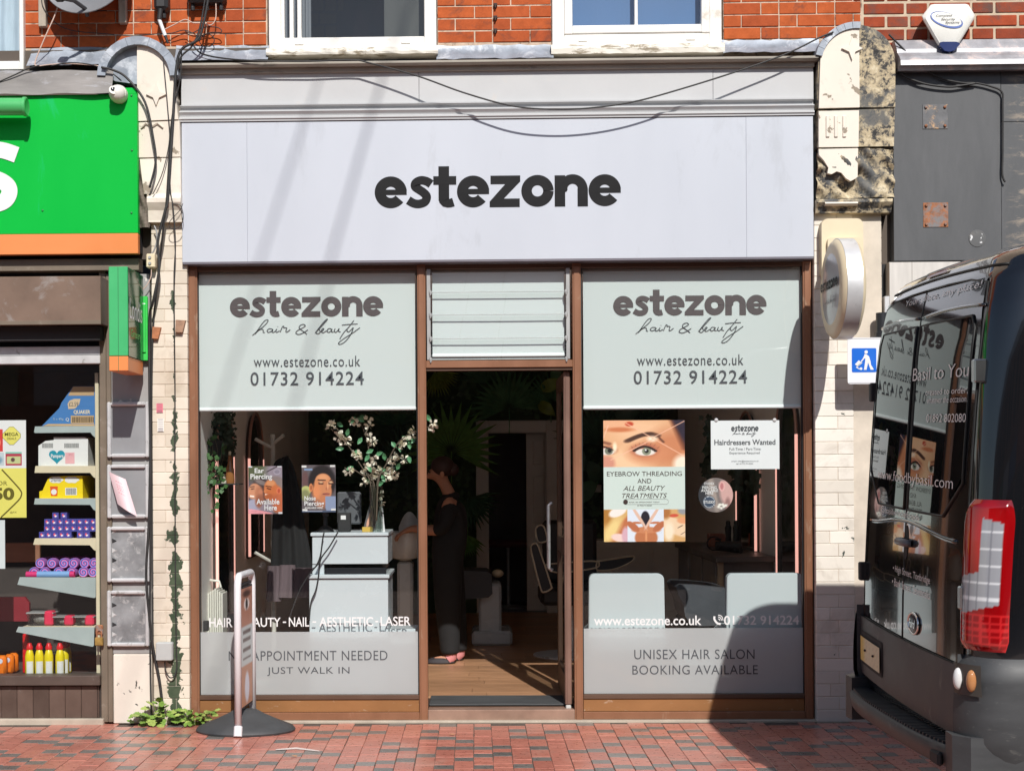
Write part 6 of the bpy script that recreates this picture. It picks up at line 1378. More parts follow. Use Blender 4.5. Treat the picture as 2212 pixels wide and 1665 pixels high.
for w_, a, b, c, d, bo in (('Hairdressers Wanted', 1543, 1675, 949, 961, .02), ('Full-Time / Part-Time', 1575.5, 1643, 966.5, 972.5, 0), ('Experience Required', 1576, 1641, 975.5, 982, 0), ('email: info@estezone.co.uk', 1580, 1639, 994, 998, 0), ('tel: 01732 914224', 1590, 1627, 999.5, 1003, 0)): textR('lettering', w_, a, c, b, d, YPO-.001, ink_slate, hn, bold=bo)
for u in (1547, 1673): p = P(u, 907, YPO); obj('sucker', MB().lathe([(.012, -.003), (.010, -.005), (.004, -.008)], (p.x, YPO, p.z), 12, 'y'), pm('clear_sucker', (.5, .5, .5), .2), hn)
st2 = thing('window_sticker', 'round piercing sticker showing an ear on the right window', 'sticker')
def f_stk(a_, r):
    s = .5+r*.5*np.cos(a_*2*np.pi); t = .5+r*.5*np.sin(a_*2*np.pi)
    im = np.ones(s.shape+(3,))*np.array([118, 108, 106])/255; im = lay(im, ell(s, t, .08, .5, .16, .5, .8), (44, 46, 52)); im = lay(im, ell(s, t, .45, .5, .08, .6, .9, .2), (160, 146, 138)); im = lay(im, ell(s, t, .88, .6, .26, .42, .4), (206, 164, 158)); im = lay(im, ell(s, t, .68, .76, .09, .15, .25), (226, 176, 172)); im = lay(im, ell(s, t, .68, .76, .05, .10, .4), (186, 118, 120)); im = lay(im, ell(s, t, .85, .22, .08, .2, .6), (150, 112, 108))
    im = lay(im, ell(s, t, .31, .30, .18, .18, .05), (58, 72, 92)); im = lay(im, ell(s, t, .31, .30, .165, .165, .03)-ell(s, t, .31, .30, .15, .15, .03), (200, 205, 210))
    for cx, cy in ((.58, .16), (.66, .12), (.74, .17), (.80, .20), (.70, .22), (.62, .22)): im = lay(im, ell(s, t, cx, cy, .045, .04, .4), (232, 228, 218))
    return im
pc = P(1546, 1069, YPO); rs_ = 37*9.06/FPX
obj('disc', MB().lathe([(rs_, .0005), (rs_, .002)], (pc.x, YPO, pc.z), 40, 'y'), pm('card_back', (.6, .6, .6), .7), st2)
printed('print', f_stk, 64, 40, lambda a, b: (pc.x+rs_*b*math.cos(2*math.pi*a), YPO, pc.z+rs_*b*math.sin(2*math.pi*a)), st2)
for w_, a, b, c, d in (('STUDEX', 1521, 1543, 1041.5, 1047), ('PIERCING', 1517, 1548, 1049.5, 1055.5), ('AVAILABLE', 1514.5, 1551, 1056, 1062), ('HERE', 1524, 1541, 1062, 1068), ('STUDEX', 1521, 1544, 1081, 1087)): textR('lettering', w_, a, c, b, d, YPO-.001, vinyl_white, st2, bold=.02)

# ================================================================== THINGS INSIDE THE LEFT WINDOW
gw = pm('gloss_white', (.55, .60, .625), .25, var=.02)
YD = .118
dk = thing('reception_desk', 'white two-tier reception desk behind the left window', 'desk')
sc_ = (9+YD)/FPX
def bxD(nm, u0, v0, u1, v1, y0, y1, mat, t, c=.003, z0=None):
    q = R(u0, v0, u1, v1, y0); return obj(nm, MB().cbox(q[0], q[1], y0, y1, z0 if z0 is not None else q[2], q[3], c), mat, t)
bxD('counter_top', 670.5, 1150, 839, 1157.5, YD, YD+.55, gw, dk)
bxD('upper_front', 674.5, 1158, 838, 1218, YD+.012, YD+.5, gw, dk)
bxD('support', 674.5, 1218.5, 700, 1240.5, YD+.02, YD+.5, gw, dk)
bxD('lower_top', 666.5, 1241, 841, 1249, YD-.03, YD+.55, gw, dk)
bxD('lower_front', 668.5, 1249.5, 839, 1480, YD-.015, YD+.5, gw, dk, z0=ZFL)
bxD('paper_tray', 702, 1226, 834, 1240.5, YD+.03, YD+.4, pm('black_gloss', (.02, .021, .024), .15), dk)
tag(bxD('white_cabinet', 842, 1358, 900, 1490, .15, .40, gw, None, z0=ZFL), 'low white cabinet behind the frosted glass, right of reception desk', 'cabinet')
zdt = P(755, 1150, YD).z
# things on the desk
t = thing('monitor', 'grey monitor seen from behind on the reception desk', 'monitor')
bxD('shell', 728, 1062, 780, 1132, YD+.32, YD+.35, pm('monitor_back', (.10, .105, .115), .4), t, .01); bxD('stand', 748, 1132, 756, 1150, YD+.34, YD+.37, black_rub, t, z0=zdt)
t = thing('card_terminal', 'small black till display standing on the reception desk', 'terminal')
bxD('case', 729, 1107, 758, 1147, YD+.10, YD+.14, black_rub, t, .006); bxD('sticker', 736, 1113, 747, 1122, YD+.097, YD+.0995, vinyl_white, t, .001); bxD('foot', 732, 1145, 755, 1150, YD+.06, YD+.18, black_rub, t, .004, z0=zdt)
t = thing('lamp_base', 'black round device with cable on left end of the desk', 'device'); p = P(703, 1145, YD+.12)
obj('dome', MB().lathe([(.055, 0), (.055, .008), (.035, .03), (.014, .04), (.012, .10), (.02, .105), (.02, .15)], (p.x, YD+.12, zdt), 20), black_rub, t, True)
t = thing('leaflet_stand', 'folded leaflet stand with portraits on the reception desk', 'leaflet')
def f_lf(s, tt):
    im = np.ones(s.shape+(3,))*np.array([40, 34, 36])/255; im = lay(im, rct(s, tt, .15, .85, .72, .80)*.7, (190, 160, 90))
    for cx, cy in ((.35, .52), (.68, .50), (.30, .30), (.6, .22)): im = lay(im, ell(s, tt, cx, cy, .14, .16, .4), (196, 140, 110))
    return im
a0, a1, zb_, ztp = P(783, 1149, YD+.1).x, P(807, 1149, YD+.1).x, zdt, P(800, 1079, YD+.1).z
printed('front_leaf', f_lf, 20, 40, lambda a, b: (a0+(a1-a0)*a+.05*b, YD+.10+.05*b, zb_+(ztp-zb_)*b), t)
obj('back_leaf', MB().add([(a1, YD+.10, zb_), (P(831, 1149, YD+.12).x, YD+.16, zb_), (a1+.05, YD+.152, ztp), (a1+.049, YD+.15, ztp)], [(0, 1, 2, 3)]), vinyl_white, t)
bxD('card_box', 782, 1138, 805, 1149.5, YD+.06, YD+.09, pm('mustard_card', (.55, .36, .06), .6), t, z0=zdt)
for pts, lb in (([(700, 1150), (697, 1165), (692, 1200), (683, 1222), (675, 1228)], 'thin black lead hanging down left end of desk front'), ([(730, 1149), (712, 1180), (694, 1205), (690, 1225), (688, 1245), (682, 1275), (672, 1300), (668, 1340)], 'long black lead trailing down the desk front to the floor'), ([(690, 1215), (672, 1235), (655, 1260), (645, 1280), (630, 1320), (622, 1345)], 'black lead swinging left from the desk towards the gown')):
    q = [P(u, v, YD-.05) for u, v in pts]; tag(obj('lead', MB().tube(spline(q, 5), .005, 6), cable_mat, None, 'all', normals=False), lb, 'cable', 'leads at the reception desk')
# vase with blossom
vs_ = thing('blossom_vase', 'glass vase of white blossom branches on the reception desk', 'vase'); pv = P(813, 1148, YD+.075)
obj('vase', MB().lathe([(.040, 0), (.042, .01), (.040, .15), (.043, .29), (.040, .29), (.037, .02), (.001, .012)], (pv.x, YD+.075, zdt), 20), glass('vase_glass', (.80, .84, .82), 1.6), vs_, True)
brm = pm('twig', (.11, .085, .06), .8); lfm = pm('blossom_leaf', (.09, .26, .12), .45, var=.3); lfm2 = pm('blossom_petal', (.84, .80, .66), .6, var=.1, scale=30)
rb = random.Random(8)
def VP(x, y, dy=0): u, v = zl(x, y); return P(u, v, YD+.075+dy*.5)
brs = [[(1610, 1000), (1600, 700), (1500, 560), (1400, 400), (1300, 250), (1245, 195)], [(1615, 1000), (1590, 700), (1560, 450), (1530, 300), (1480, 180), (1440, 140)], [(1620, 1000), (1625, 680), (1700, 530), (1780, 380), (1860, 300), (1960, 265), (2085, 205)], [(1612, 1000), (1560, 660), (1500, 620), (1430, 575), (1395, 560)], [(1618, 1000), (1640, 640), (1730, 580), (1790, 480), (1850, 470)], [(1520, 290), (1550, 230), (1560, 200)]]
for k, b in enumerate(brs):
    q = [VP(x, y, -.02*k+.1*(i/len(b))*(1 if k % 2 else -1)) for i, (x, y) in enumerate(b)]; obj('branch', MB().tube(spline(q, 5), .005, 6, r1=.0022), brm, vs_, 'all', normals=False)
def petal(mb, c, d, e, s): mb.add([c, c+d*s*.6+e*s*.42, c+d*s, c+d*s*.6-e*s*.42], [(0, 1, 2, 3)])
for i, (x, y) in enumerate(((1250, 205), (1235, 225), (1430, 170), (1445, 190), (1555, 205), (1548, 165), (1305, 285), (1335, 335), (1385, 340), (1300, 310), (1560, 310), (1590, 345), (1470, 460), (1450, 440), (1400, 570), (1385, 590), (1610, 500), (1530, 590), (1625, 575), (1735, 545), (1720, 600), (1770, 470), (1750, 500), (1845, 345), (1835, 380), (1850, 490), (1930, 250), (1910, 290), (2085, 195), (2085, 225), (1545, 660), (1515, 685), (1610, 650), (1770, 620), (1700, 640), (1600, 610), (1640, 780), (1650, 845), (1540, 560), (1745, 620))):
    mb = MB(); c = VP(x, y, rb.uniform(-.06, .06))
    for k in range(11):
        v = Vector((rb.uniform(-1, 1), rb.uniform(-1, .6), rb.uniform(-1, 1))).normalized(); e = v.cross(Vector((rb.random(), rb.random(), rb.random()+.2))).normalized(); petal(mb, c+v*.008, v, e, .030)
    obj('blossom', mb, lfm2, vs_, normals=False)
for i, (x, y) in enumerate(((1370, 300), (1350, 400), (1500, 308), (1455, 410), (1595, 410), (1560, 450), (1610, 455), (1690, 500), (1785, 580), (1690, 680), (1830, 300), (1885, 340), (1810, 365), (1880, 460), (2065, 178), (1475, 130), (1440, 135), (1740, 345), (1905, 360), (1430, 550), (1575, 690), (1620, 710), (1290, 185), (1520, 180), (1545, 540), (1660, 560))):
    c = VP(x, y, rb.uniform(-.05, .03)); a = rb.uniform(0, 6.28); d = Vector((math.cos(a), rb.uniform(-.5, .2), math.sin(a))).normalized()*.055; e = Vector((-d.z, .3*rb.uniform(-1, 1)*.05, d.x)).normalized()*.014
    mb = MB().add([c, c+d*.35+e, c+d*.7+e*.8, c+d, c+d*.7-e*.8, c+d*.35-e, c+d*.5+Vector((0, .006, 0))], [(0, 1, 6), (1, 2, 6), (2, 3, 6), (3, 4, 6), (4, 5, 6), (5, 0, 6)]); obj('leaf', mb, lfm, vs_, normals=False)
# coat stand, gown and towels
cs = thing('coat_stand', 'white coat stand with slanting pegs behind the ear piercing poster', 'coat stand'); YCt = 1.05
pw = pm('stand_white', (.55, .53, .48), .5)
pt_, pb_ = P(589, 938, YCt), P(584, 1300, YCt)
obj('post', MB().tube([(pt_.x, YCt, ZFL), pt_], .017, 12), pw, cs, True)
for a, b in (((589, 968), (551, 948)), ((584, 1212), (551, 1193)), ((588, 960), (612, 940))): obj('peg', MB().tube([P(*a, YCt), P(*b, YCt-.05)], .012, 8), pw, cs, True)
obj('foot', MB().cbox(pt_.x-.2, pt_.x+.2, YCt-.02, YCt+.02, ZFL, ZFL+.03, .005).cbox(pt_.x-.02, pt_.x+.02, YCt-.2, YCt+.2, ZFL+.03, ZFL+.06, .005), pw, cs)
def cloth(name, label, outline_l, outline_r, y, mat, folds, depth, cat, group=None, parent=None):
    n_ = 24
    L = spline([P(*p, y) for p in outline_l], 8); Rr = spline([P(*p, y) for p in outline_r], 8); m_ = min(len(L), len(Rr))
    mb = MB(); W = 28; vs = []
    for back in (0, 1):
        for j in range(m_):
            for i in range(W+1):
                a = i/W; p = L[j].lerp(Rr[j], a); edge = math.sin(math.pi*a)**.5
                vs.append((p.x, y+(depth if back else -depth)*edge*(.7+.3*math.sin(a*folds*6.28+j*.05)), p.z))
    o_ = m_*(W+1)
    for j in range(m_-1):
        for i in range(W): k = j*(W+1)+i; mb.f.append((k, k+1, k+W+2, k+W+1)); mb.f.append((o_+k, o_+k+W+1, o_+k+W+2, o_+k+1))
    mb.v = vs; return tag(obj(name, mb, mat, parent, 'all'), label, cat, group)
cloth('black_gown', 'long black gown hanging on the coat stand', [zl(880, 460), zl(770, 520), zl(775, 700), zl(760, 900), zl(750, 1150), zl(740, 1400)], [zl(882, 460), zl(935, 560), zl(985, 780), zl(1020, 1000), zl(1060, 1200), zl(1095, 1400)], YCt-.09, pm('black_cloth', (.012, .012, .013), .9, var=.3), 3, .05, 'gown')
mauve = pm('mauve_towel', (.13, .095, .105), .95, var=.12, bmp=.6, bscale=300)
for i, (a, b, v0_, v1_) in enumerate(((578, 606, 1222, 1298), (604, 638, 1220, 1290), (636, 678, 1226, 1290))):
    cloth('towel', ('leftmost', 'middle', 'rightmost')[i]+' mauve towel hanging below the black gown', [(a, v0_), (a-2, (v0_+v1_)/2), (a-4, v1_)], [(b, v0_), (b+2, (v0_+v1_)/2), (b+2, v1_)], YCt-.17-.01*i, mauve, 1.5, .03, 'towel', 'mauve towels on the coat stand')
t = thing('coat_bundle', 'dark bundle of clothes on the floor under the towels', 'bundle'); p = P(645, 1345, .8); obj('heap', MB().ball((p.x, .85, .2), .22, .15, .25, 14, 10), pm('black_cloth', (.012, .012, .013), .9), t, True)
# heater
ht = thing('oil_heater', 'white finned electric heater standing in the left window corner', 'heater'); hw = pm('heater_white', (.66, .65, .58), .35, var=.03)
x0, x1, z0, z1 = R(437, 1262, 487, 1480, .42); z0 = ZFL+.06
nf = 8
for i in range(nf):
    xx = x0+.035+(x1-x0-.035)*i/nf; obj('fin', MB().cbox(xx, xx+.011, .34, .52, z0, z1-.02-.01*abs(i-4), .006), hw, ht)
obj('control_box', MB().cbox(x0, x0+.032, .335, .525, z0, z1, .008), hw, ht); obj('knob', MB().lathe([(.02, 0), (.022, -.012), (.018, -.02)], (x0+.016, .335, z1-.06), 16, 'y'), pm('knob_grey', (.2, .2, .2), .4), ht)
obj('foot', MB().cbox(x0, x1, .40, .46, ZFL, z0-.001, .008), black_rub, ht); obj('handle', MB().tube([(x0+.03, .43, z1), (x0+.04, .43, z1+.03), (x1-.04, .43, z1+.02), (x1-.03, .43, z1-.02)], .008, 8), hw, ht, True)
t = thing('black_stool', 'black padded stool beside the heater in the left window', 'stool'); p = P(490, 1320, .55)
obj('seat', MB().lathe([(.001, 0), (.10, 0), (.115, .02), (.115, .05), (.09, .07), (.001, .075)], (p.x, .6, .55), 24), pm('black_leather', (.014, .014, .015), .4), t, True); obj('stem', MB().tube([(p.x, .6, ZFL+.03), (p.x, .6, .56)], .02, 10), alu, t, True); obj('base', MB().lathe([(.12, 0), (.12, .015), (.03, .035)], (p.x, .6, ZFL), 20), alu, t, True)
bxq = R(436, 1340, 444, 1362, .2); tag(obj('socket_adapter', MB().cbox(bxq[0], bxq[1]+.02, .18, .22, bxq[2], bxq[3], .004), black_rub), 'small black plug adapter at the left window corner above the frosted band', 'adapter')
# mirrors with pink strips
led = emis('pink_led_strip', (.95, .46, .38), .9, (.7, .4, .35)); mir = pm('mirror_silver', (.55, .55, .55), .04, 1.0, var=.02); mfr = pm('mirror_frame', (.06, .045, .04), .4)
def mirror(side, y0, y1, z0, z1, label, both=True):
    t = thing('arched_mirror', label, 'mirror', 'arched mirrors with pink light strips'); xw = XI0+.002 if side < 0 else XI1-.002; s_ = 1 if side < 0 else -1
    r = (y1-y0)/2; prof = [(y0, z0), (y1, z0), (y1, z1-r)]+[((y0+y1)/2+r*math.cos(a), z1-r+r*math.sin(a)) for a in [math.pi*i/16 for i in range(1, 16)]]+[(y0, z1-r)]
    obj('glass', MB().prismx(prof, xw+s_*.012, xw+s_*.018), mir, t)
    obj('frame', MB().tube([(xw+s_*.015, a, b) for a, b in prof+[prof[0]]], .020, 8), mfr, t, True)
    for i, yy in enumerate((y0-.03, y1+.03) if both else (y1+.03,)): obj('light_strip', MB().tube([(xw+s_*.03, yy, z0), (xw+s_*.03, yy, z1-r)], .010, 8), led, t, True)
    obj('bronze_arc', MB().tube([(xw+s_*.03, (y0+y1)/2+(r+.03)*math.cos(a), z1-r+(r+.03)*math.sin(a)) for a in [math.pi*i/14 for i in range(15)]], .010, 8), pm('rose_bronze', (.42, .22, .17), .35, .3), t, True)
mirror(-1, .55, 1.15, .45, 1.96, 'nearest arched mirror on the left salon wall behind the ivy')
mirror(-1, 1.93, 2.58, .92, 1.98, 'further arched mirror on the left salon wall behind the ear poster')
mirror(1, .45, 1.00, .60, 2.05, 'nearest arched mirror on the right salon wall beside the notice')
mirror(1, 1.82, 2.53, .95, 1.96, 'further arched mirror on the right salon wall behind the notice')
# ivy and shelf
iv = thing('trailing_ivy', 'trailing green ivy hanging at the left edge of the left window', 'plant'); ri = random.Random(21)
ivl = [pm('ivy_a', (.05, .13, .035), .45, var=.3), pm('ivy_b', (.015, .035, .015), .5, var=.3)]
sp_ = zl(250, 420); pot = P(458, 985, .45)
obj('pot', MB().lathe([(.05, 0), (.07, .10), (.065, .10), (.05, .02)], (pot.x, .45, pot.z), 16), dark_int, iv, True)
for k in range(9):
    x, y = P(436+5*k, 980, .42).x, .36+ri.random()*.15; zt_ = pot.z+.12; L = ri.uniform(.2, .48); q = [(x+.02*math.sin(j), y, zt_-L*j/6) for j in range(7)]; obj('stem', MB().tube(q, .002, 4), brm, iv)
    for j in range(16):
        c = Vector((x+ri.uniform(-.03, .03), y+ri.uniform(-.03, .03), zt_-L*ri.random())); a = ri.uniform(0, 6.28); d = Vector((math.cos(a), ri.uniform(-.6, .1), math.sin(a)-.3)).normalized()*.036; e = Vector((-d.z, ri.uniform(-.01, .01), d.x))*.45
        obj('leaf', MB().add([c, c+d*.4+e, c+d, c+d*.4-e], [(0, 1, 2, 3)]), ivl[0], iv, normals=False)
mb = MB()
for j in range(700):
    c = Vector((P(ri.uniform(434, 500), 900, .6).x, ri.uniform(.5, .75), P(450, ri.uniform(888, 985), .6).z)); a = ri.uniform(0, 6.28); d = Vector((math.cos(a), ri.uniform(-.4, .4), math.sin(a))).normalized()*.03; e = Vector((-d.z, 0, d.x))*.45; mb.add([c, c+d*.4+e, c+d, c+d*.4-e], [(0, 1, 2, 3)])
o = obj('dark_leaves', mb, ivl[1], iv, normals=False); o['kind'] = 'stuff'
t = thing('wall_shelf', 'black corner shelf on the left salon wall', 'shelf'); q = R(440, 1044, 519, 1047, .5); obj('board', MB().cbox(XI0, q[1], .45, .62, q[2], q[3], .002), dark_int, t); zsf = q[3]
t = thing('book_stack', 'white books on the black wall shelf beside ivy', 'books'); q = R(467, 1024, 489, 1044, .5)
for k in range(3): obj('book', MB().cbox(q[0]+.004*k, q[1]-.006*k, .48, .6, zsf+.021*k, zsf+.020+.021*k, .002), pm('book_cream', (.5, .46, .38), .7), t)
t = thing('amber_bottle', 'tall amber glass bottle on the black wall shelf', 'bottle'); p = P(497, 1044, .53); obj('glass', MB().lathe([(.028, 0), (.03, .01), (.027, .09), (.012, .14), (.010, .18), (.012, .185)], (p.x, .53, zsf), 16), pm('amber', (.28, .12, .04), .15), t, True); obj('stopper', MB().lathe([(.008, .186), (.010, .19), (.008, .21)], (p.x, .53, zsf), 10), cream, t, True)

# ================================================================== THINGS INSIDE THE RIGHT WINDOW
wl = pm('white_leather', (.51, .565, .58), .4, var=.03, scale=2); bleg = pm('beech_leg', (.45, .32, .20), .5)
def wchair(u0, u1, vt, label):
    t = thing('waiting_chair', label, 'chair', 'white chairs behind the right window'); y = .125
    q = R(u0, vt, u1, 1406, y); x0, x1, z0, z1 = q
    def bk(y0, side):
        return None
    pts = []; r = .035
    for cx, cz, a in ((x1-r, z1-r, 0), (x0+r, z1-r, 90)): pts += [(cx+r*math.cos(math.radians(a+90*i/6)), cz+r*math.sin(math.radians(a+90*i/6))) for i in range(7)]
    pts += [(x0-.006, z0), (x1+.006, z0)]
    me = MB().prism(pts, y, y+.075); bm = bmesh.new(); m_ = me.mesh('backrest'); bm.from_mesh(m_); bmesh.ops.recalc_face_normals(bm, faces=bm.faces); bmesh.ops.bevel(bm, geom=[e for e in bm.edges], offset=.012, segments=2, affect='EDGES', clamp_overlap=True); bm.to_mesh(m_); bm.free()
    m_.materials.append(wl); obj('backrest', m_, None, t, True)
    obj('seat', MB().cbox(x0, x1, y+.08, y+.55, .44, .54, .03), wl, t)
    for xx in (x0+.02, x1-.05):
        for yy in (y+.01, y+.50): obj('leg', MB().cbox(xx, xx+.032, yy, yy+.032, ZFL, .445 if yy > y+.1 else z0+.02, .004), bleg, t)
wchair(1273, 1435, 1239, 'white leather chair behind www lettering, left of the pair in right window')
wchair(1571, 1737, 1238, 'white leather chair partly in van shadow, right of the pair in right window')
gl_ = pm('charcoal_vinyl', (.055, .060, .070), .5, var=.15, bmp=.3, bscale=400); blk = pm('black_leather', (.014, .014, .015), .4)
t = thing('salon_chair', 'dark grey salon chair arm and seat between the two white chairs', 'chair')
q = [P(u, v, .85) for u, v in ((1461, 1268), (1468, 1262), (1500, 1263), (1568, 1270), (1572, 1275), (1572, 1345), (1560, 1350), (1510, 1352), (1490, 1346), (1480, 1330), (1476, 1305), (1466, 1285))]
obj('arm_pad', MB().prism(poly(q), .85, 1.35), gl_, t); obj('seat', MB().cbox(P(1480, 1300, .9).x, P(1600, 1300, .9).x, .9, 1.4, .42, .55, .03), blk, t); obj('base', MB().tube([(P(1530, 1300, 1.1).x, 1.1, ZFL+.02), (P(1530, 1300, 1.1).x, 1.1, .42)], .035, 12).lathe([(.26, 0), (.26, .015), (.05, .04)], (P(1530, 1300, 1.1).x, 1.1, ZFL), 24), alu, t, True)
t = thing('heater_box', 'white vented box on the floor behind the frosted glass between the chairs', 'box'); q = R(1462, 1410, 1552, 1490, .36); obj('case', MB().cbox(q[0], q[1], .36, .6, ZFL, q[3], .01), gw, t)
for k in range(5): xx = q[0]+.05+k*.04; obj('vent', MB().cbox(xx, xx+.016, .354, .36, ZFL+.03, ZFL+.10, .002), dark_int, t)
# working chair seen through the door: padded loops with cream piping
pip = pm('cream_piping', (.48, .42, .32), .6)
def pad(t, pts, y, th=.06):
    q = spline([P(u, v, y) for u, v in pts]+[P(*pts[0], y)], 5); mb = MB().prism(poly(q[:-1]), y, y+th); obj('pad', mb, blk, t)
    obj('piping', MB().tube(q, .007, 6), pip, t, 'all', normals=False)
t = thing('styling_chair', 'black styling chair with cream piping beside the open salon door', 'chair')
pad(t, [(1157, 1142), (1163, 1135), (1171, 1134), (1177, 1142), (1182, 1164), (1176, 1170), (1163, 1170), (1158, 1155)], 2.2)
pad(t, [(1146, 1180), (1152, 1174), (1161, 1176), (1170, 1200), (1190, 1262), (1190, 1271), (1176, 1278), (1168, 1270), (1150, 1200)], 2.15)
pad(t, [(1178, 1222), (1186, 1218), (1260, 1212), (1288, 1212), (1294, 1216), (1286, 1226), (1220, 1236), (1190, 1233)], 2.3)
pad(t, [(1290, 1212), (1330, 1206), (1362, 1201), (1370, 1204), (1362, 1214), (1330, 1228), (1296, 1232), (1288, 1226)], 2.3)
p = P(1215, 1200, 2.5); obj('seat', MB().cbox(p.x-.18, p.x+.32, 2.36, 2.9, .5, .64, .03), blk, t); obj('backrest', MB().cbox(p.x-.14, p.x+.3, 2.85, 2.95, .64, 1.15, .03), blk, t)
obj('column', MB().tube([(p.x+.07, 2.6, ZFL+.02), (p.x+.07, 2.6, .5)], .04, 14), alu, t, True); obj('base', MB().lathe([(.3, 0), (.3, .012), (.06, .04)], (p.x+.07, 2.6, ZFL), 26), alu, t, True)
# wash unit and chair in the doorway
t = thing('wash_unit', 'dark grey wash chair on a white pedestal inside the doorway', 'chair'); yq = 3.2
q = [P(u, v, yq) for u, v in ((974, 1232), (1052, 1234), (1062, 1240), (1064, 1282), (1055, 1290), (985, 1296), (973, 1294))]; obj('cushion', MB().prism(poly(q), yq, yq+.5), pm('slate_vinyl_seat', (.05, .055, .065), .5), t)
p = P(1070, 1320, yq+.2); obj('pedestal', MB().cbox(p.x-.14, p.x+.05, yq+.1, yq+.5, ZFL, P(1060, 1262, yq).z, .02).cbox(p.x-.2, p.x+.14, yq+.05, yq+.6, ZFL, ZFL+.12, .02), gw, t); obj('tap', MB().ball((P(1075, 1238, yq+.2).x, yq+.2, P(1075, 1238, yq+.2).z), .05, .05, .035), cream, t, True)
t = thing('hair_basin', 'white hair washing basin behind the blossom vase', 'basin'); yq = 2.3
p = P(880, 1190, yq); obj('bowl', MB().lathe([(.03, 0), (.10, .02), (.16, .12), (.18, .22), (.17, .225), (.14, .12), (.05, .05)], (p.x-.02, yq, P(880, 1210, yq).z), 26), gw, t, True); obj('headrest', MB().grid(lambda a, b: (P(860+45*a, 1160, yq).x, yq+.1-.06*math.sin(a*3.1), P(860, 1160-55*b*math.sin(.4+a*2.2), yq).z), 10, 6), gw, t, 'all'); obj('stand', MB().cbox(p.x-.08, p.x+.04, yq-.02, yq+.2, ZFL, P(880, 1212, yq).z, .02), gw, t)
t = thing('bar_stool', 'dim pink topped stool with chrome stem in the back room', 'stool'); p = P(1098, 1200, YK+.9); obj('seat', MB().cbox(p.x-.3, p.x+.25, YK+.8, YK+1.1, .72, .8, .03), pm('dusty_pink', (.25, .09, .09), .7), t); obj('stem', MB().tube([(p.x, YK+.95, .06), (p.x, YK+.95, .72)], .02, 10), alu, t, True); obj('base', MB().lathe([(.2, 0), (.2, .012), (.03, .03)], (p.x, YK+.95, .055), 20), alu, t, True)
# back cabinets and work bench on the right
t = thing('low_cabinet', 'long low white cabinet against the salon back wall', 'cabinet'); q = R(1262, 1167, 1478, 1228, 5.4); obj('carcass', MB().cbox(q[0], q[1], 5.4, 5.9, ZFL, q[3], .005), grey_paint, t)
for k in range(3): a = q[0]+(q[1]-q[0])*k/3; obj('door', MB().cbox(a+.02, a+(q[1]-q[0])/3-.02, 5.385, 5.399, ZFL+.08, q[3]-.06, .004), grey_paint, t)
t = thing('work_bench', 'wall bench under the right salon mirrors', 'bench'); zbn = P(1600, 1190, 1.9).z; obj('top', MB().cbox(XI1-.42, XI1-.003, 1.2, 3.3, zbn-.04, zbn, .004), pm('bench_dark', (.10, .085, .075), .4), t)
for k in range(3): obj('drawer', MB().cbox(XI1-.41, XI1-.003, 1.3+.65*k, 1.85+.65*k, zbn-.45, zbn-.045, .004), pm('bench_side', (.16, .15, .14), .5), t)
for yy in (1.25, 3.2): obj('leg', MB().cbox(XI1-.40, XI1-.36, yy, yy+.04, ZFL, zbn-.041, .003), bleg, t)
t = thing('shelf_box', 'terracotta coloured box on the wall bench', 'box'); p = P(1548, 1160, 2.6); obj('case', MB().cbox(p.x-.06, p.x+.06, 2.55, 2.7, zbn, zbn+.10, .004), pm('terracotta_card', (.36, .14, .09), .7), t); obj('mark', MB().cbox(p.x-.02, p.x+.03, 2.548, 2.5495, zbn+.05, zbn+.065, .0005), dark_int, t)
for i, u in enumerate((1573, 1590)): p = P(u, 1150, 2.3); t = thing('spray_can', ('taller black hair spray can on bench beside terracotta box', 'black hair spray can on bench beside the light strip')[i], 'can', 'black cans on the bench'); obj('can', MB().lathe([(.024, 0), (.026, .004), (.022, .10), (.026, .16), (.018, .18)], (p.x, 2.3, zbn), 14), black_rub, t, True); obj('cap', MB().lathe([(.017, .181), (.018, .2), (.012, .215)], (p.x, 2.3, zbn), 12), black_rub, t, True)
t = thing('hair_dryer', 'black hair dryer with coiled lead lying on the wall bench', 'hair dryer'); p = P(1570, 1180, 1.7); obj('barrel', MB().tube([(p.x-.08, 1.7, zbn+.05), (p.x+.1, 1.7, zbn+.04)], [.035, .045], 14), black_rub, t, True); obj('grip', MB().tube([(p.x+.05, 1.7, zbn+.03), (p.x+.09, 1.62, zbn+.02)], .02, 10), black_rub, t, True); obj('lead', MB().tube([(p.x-.10+.05*math.cos(a), 1.66, zbn+.07+.05*math.sin(a)) for a in [i*.5 for i in range(14)]], .006, 6), black_rub, t, 'all')
for i, (u, lb) in enumerate(((1530, 'tall wooden bollard-like chair post beside the grey salon chair'),)):
    p = P(1557, 1230, 1.3); t = thing('wooden_rail', 'pale wooden chair rail standing behind the grey salon chair', 'rail'); obj('post', MB().tube([(p.x, 1.5, ZFL), (p.x, 1.5, P(1557, 1198, 1.5).z)], .016, 10), bleg, t, True); obj('crossbar', MB().tube([(p.x, 1.5, P(1557, 1228, 1.5).z), (p.x+.18, 1.5, P(1557, 1226, 1.5).z)], .012, 8), dark_int, t, True)
t = thing('wall_vine', 'dark leafy garland hanging beside the right window notice', 'plant'); mb = MB()
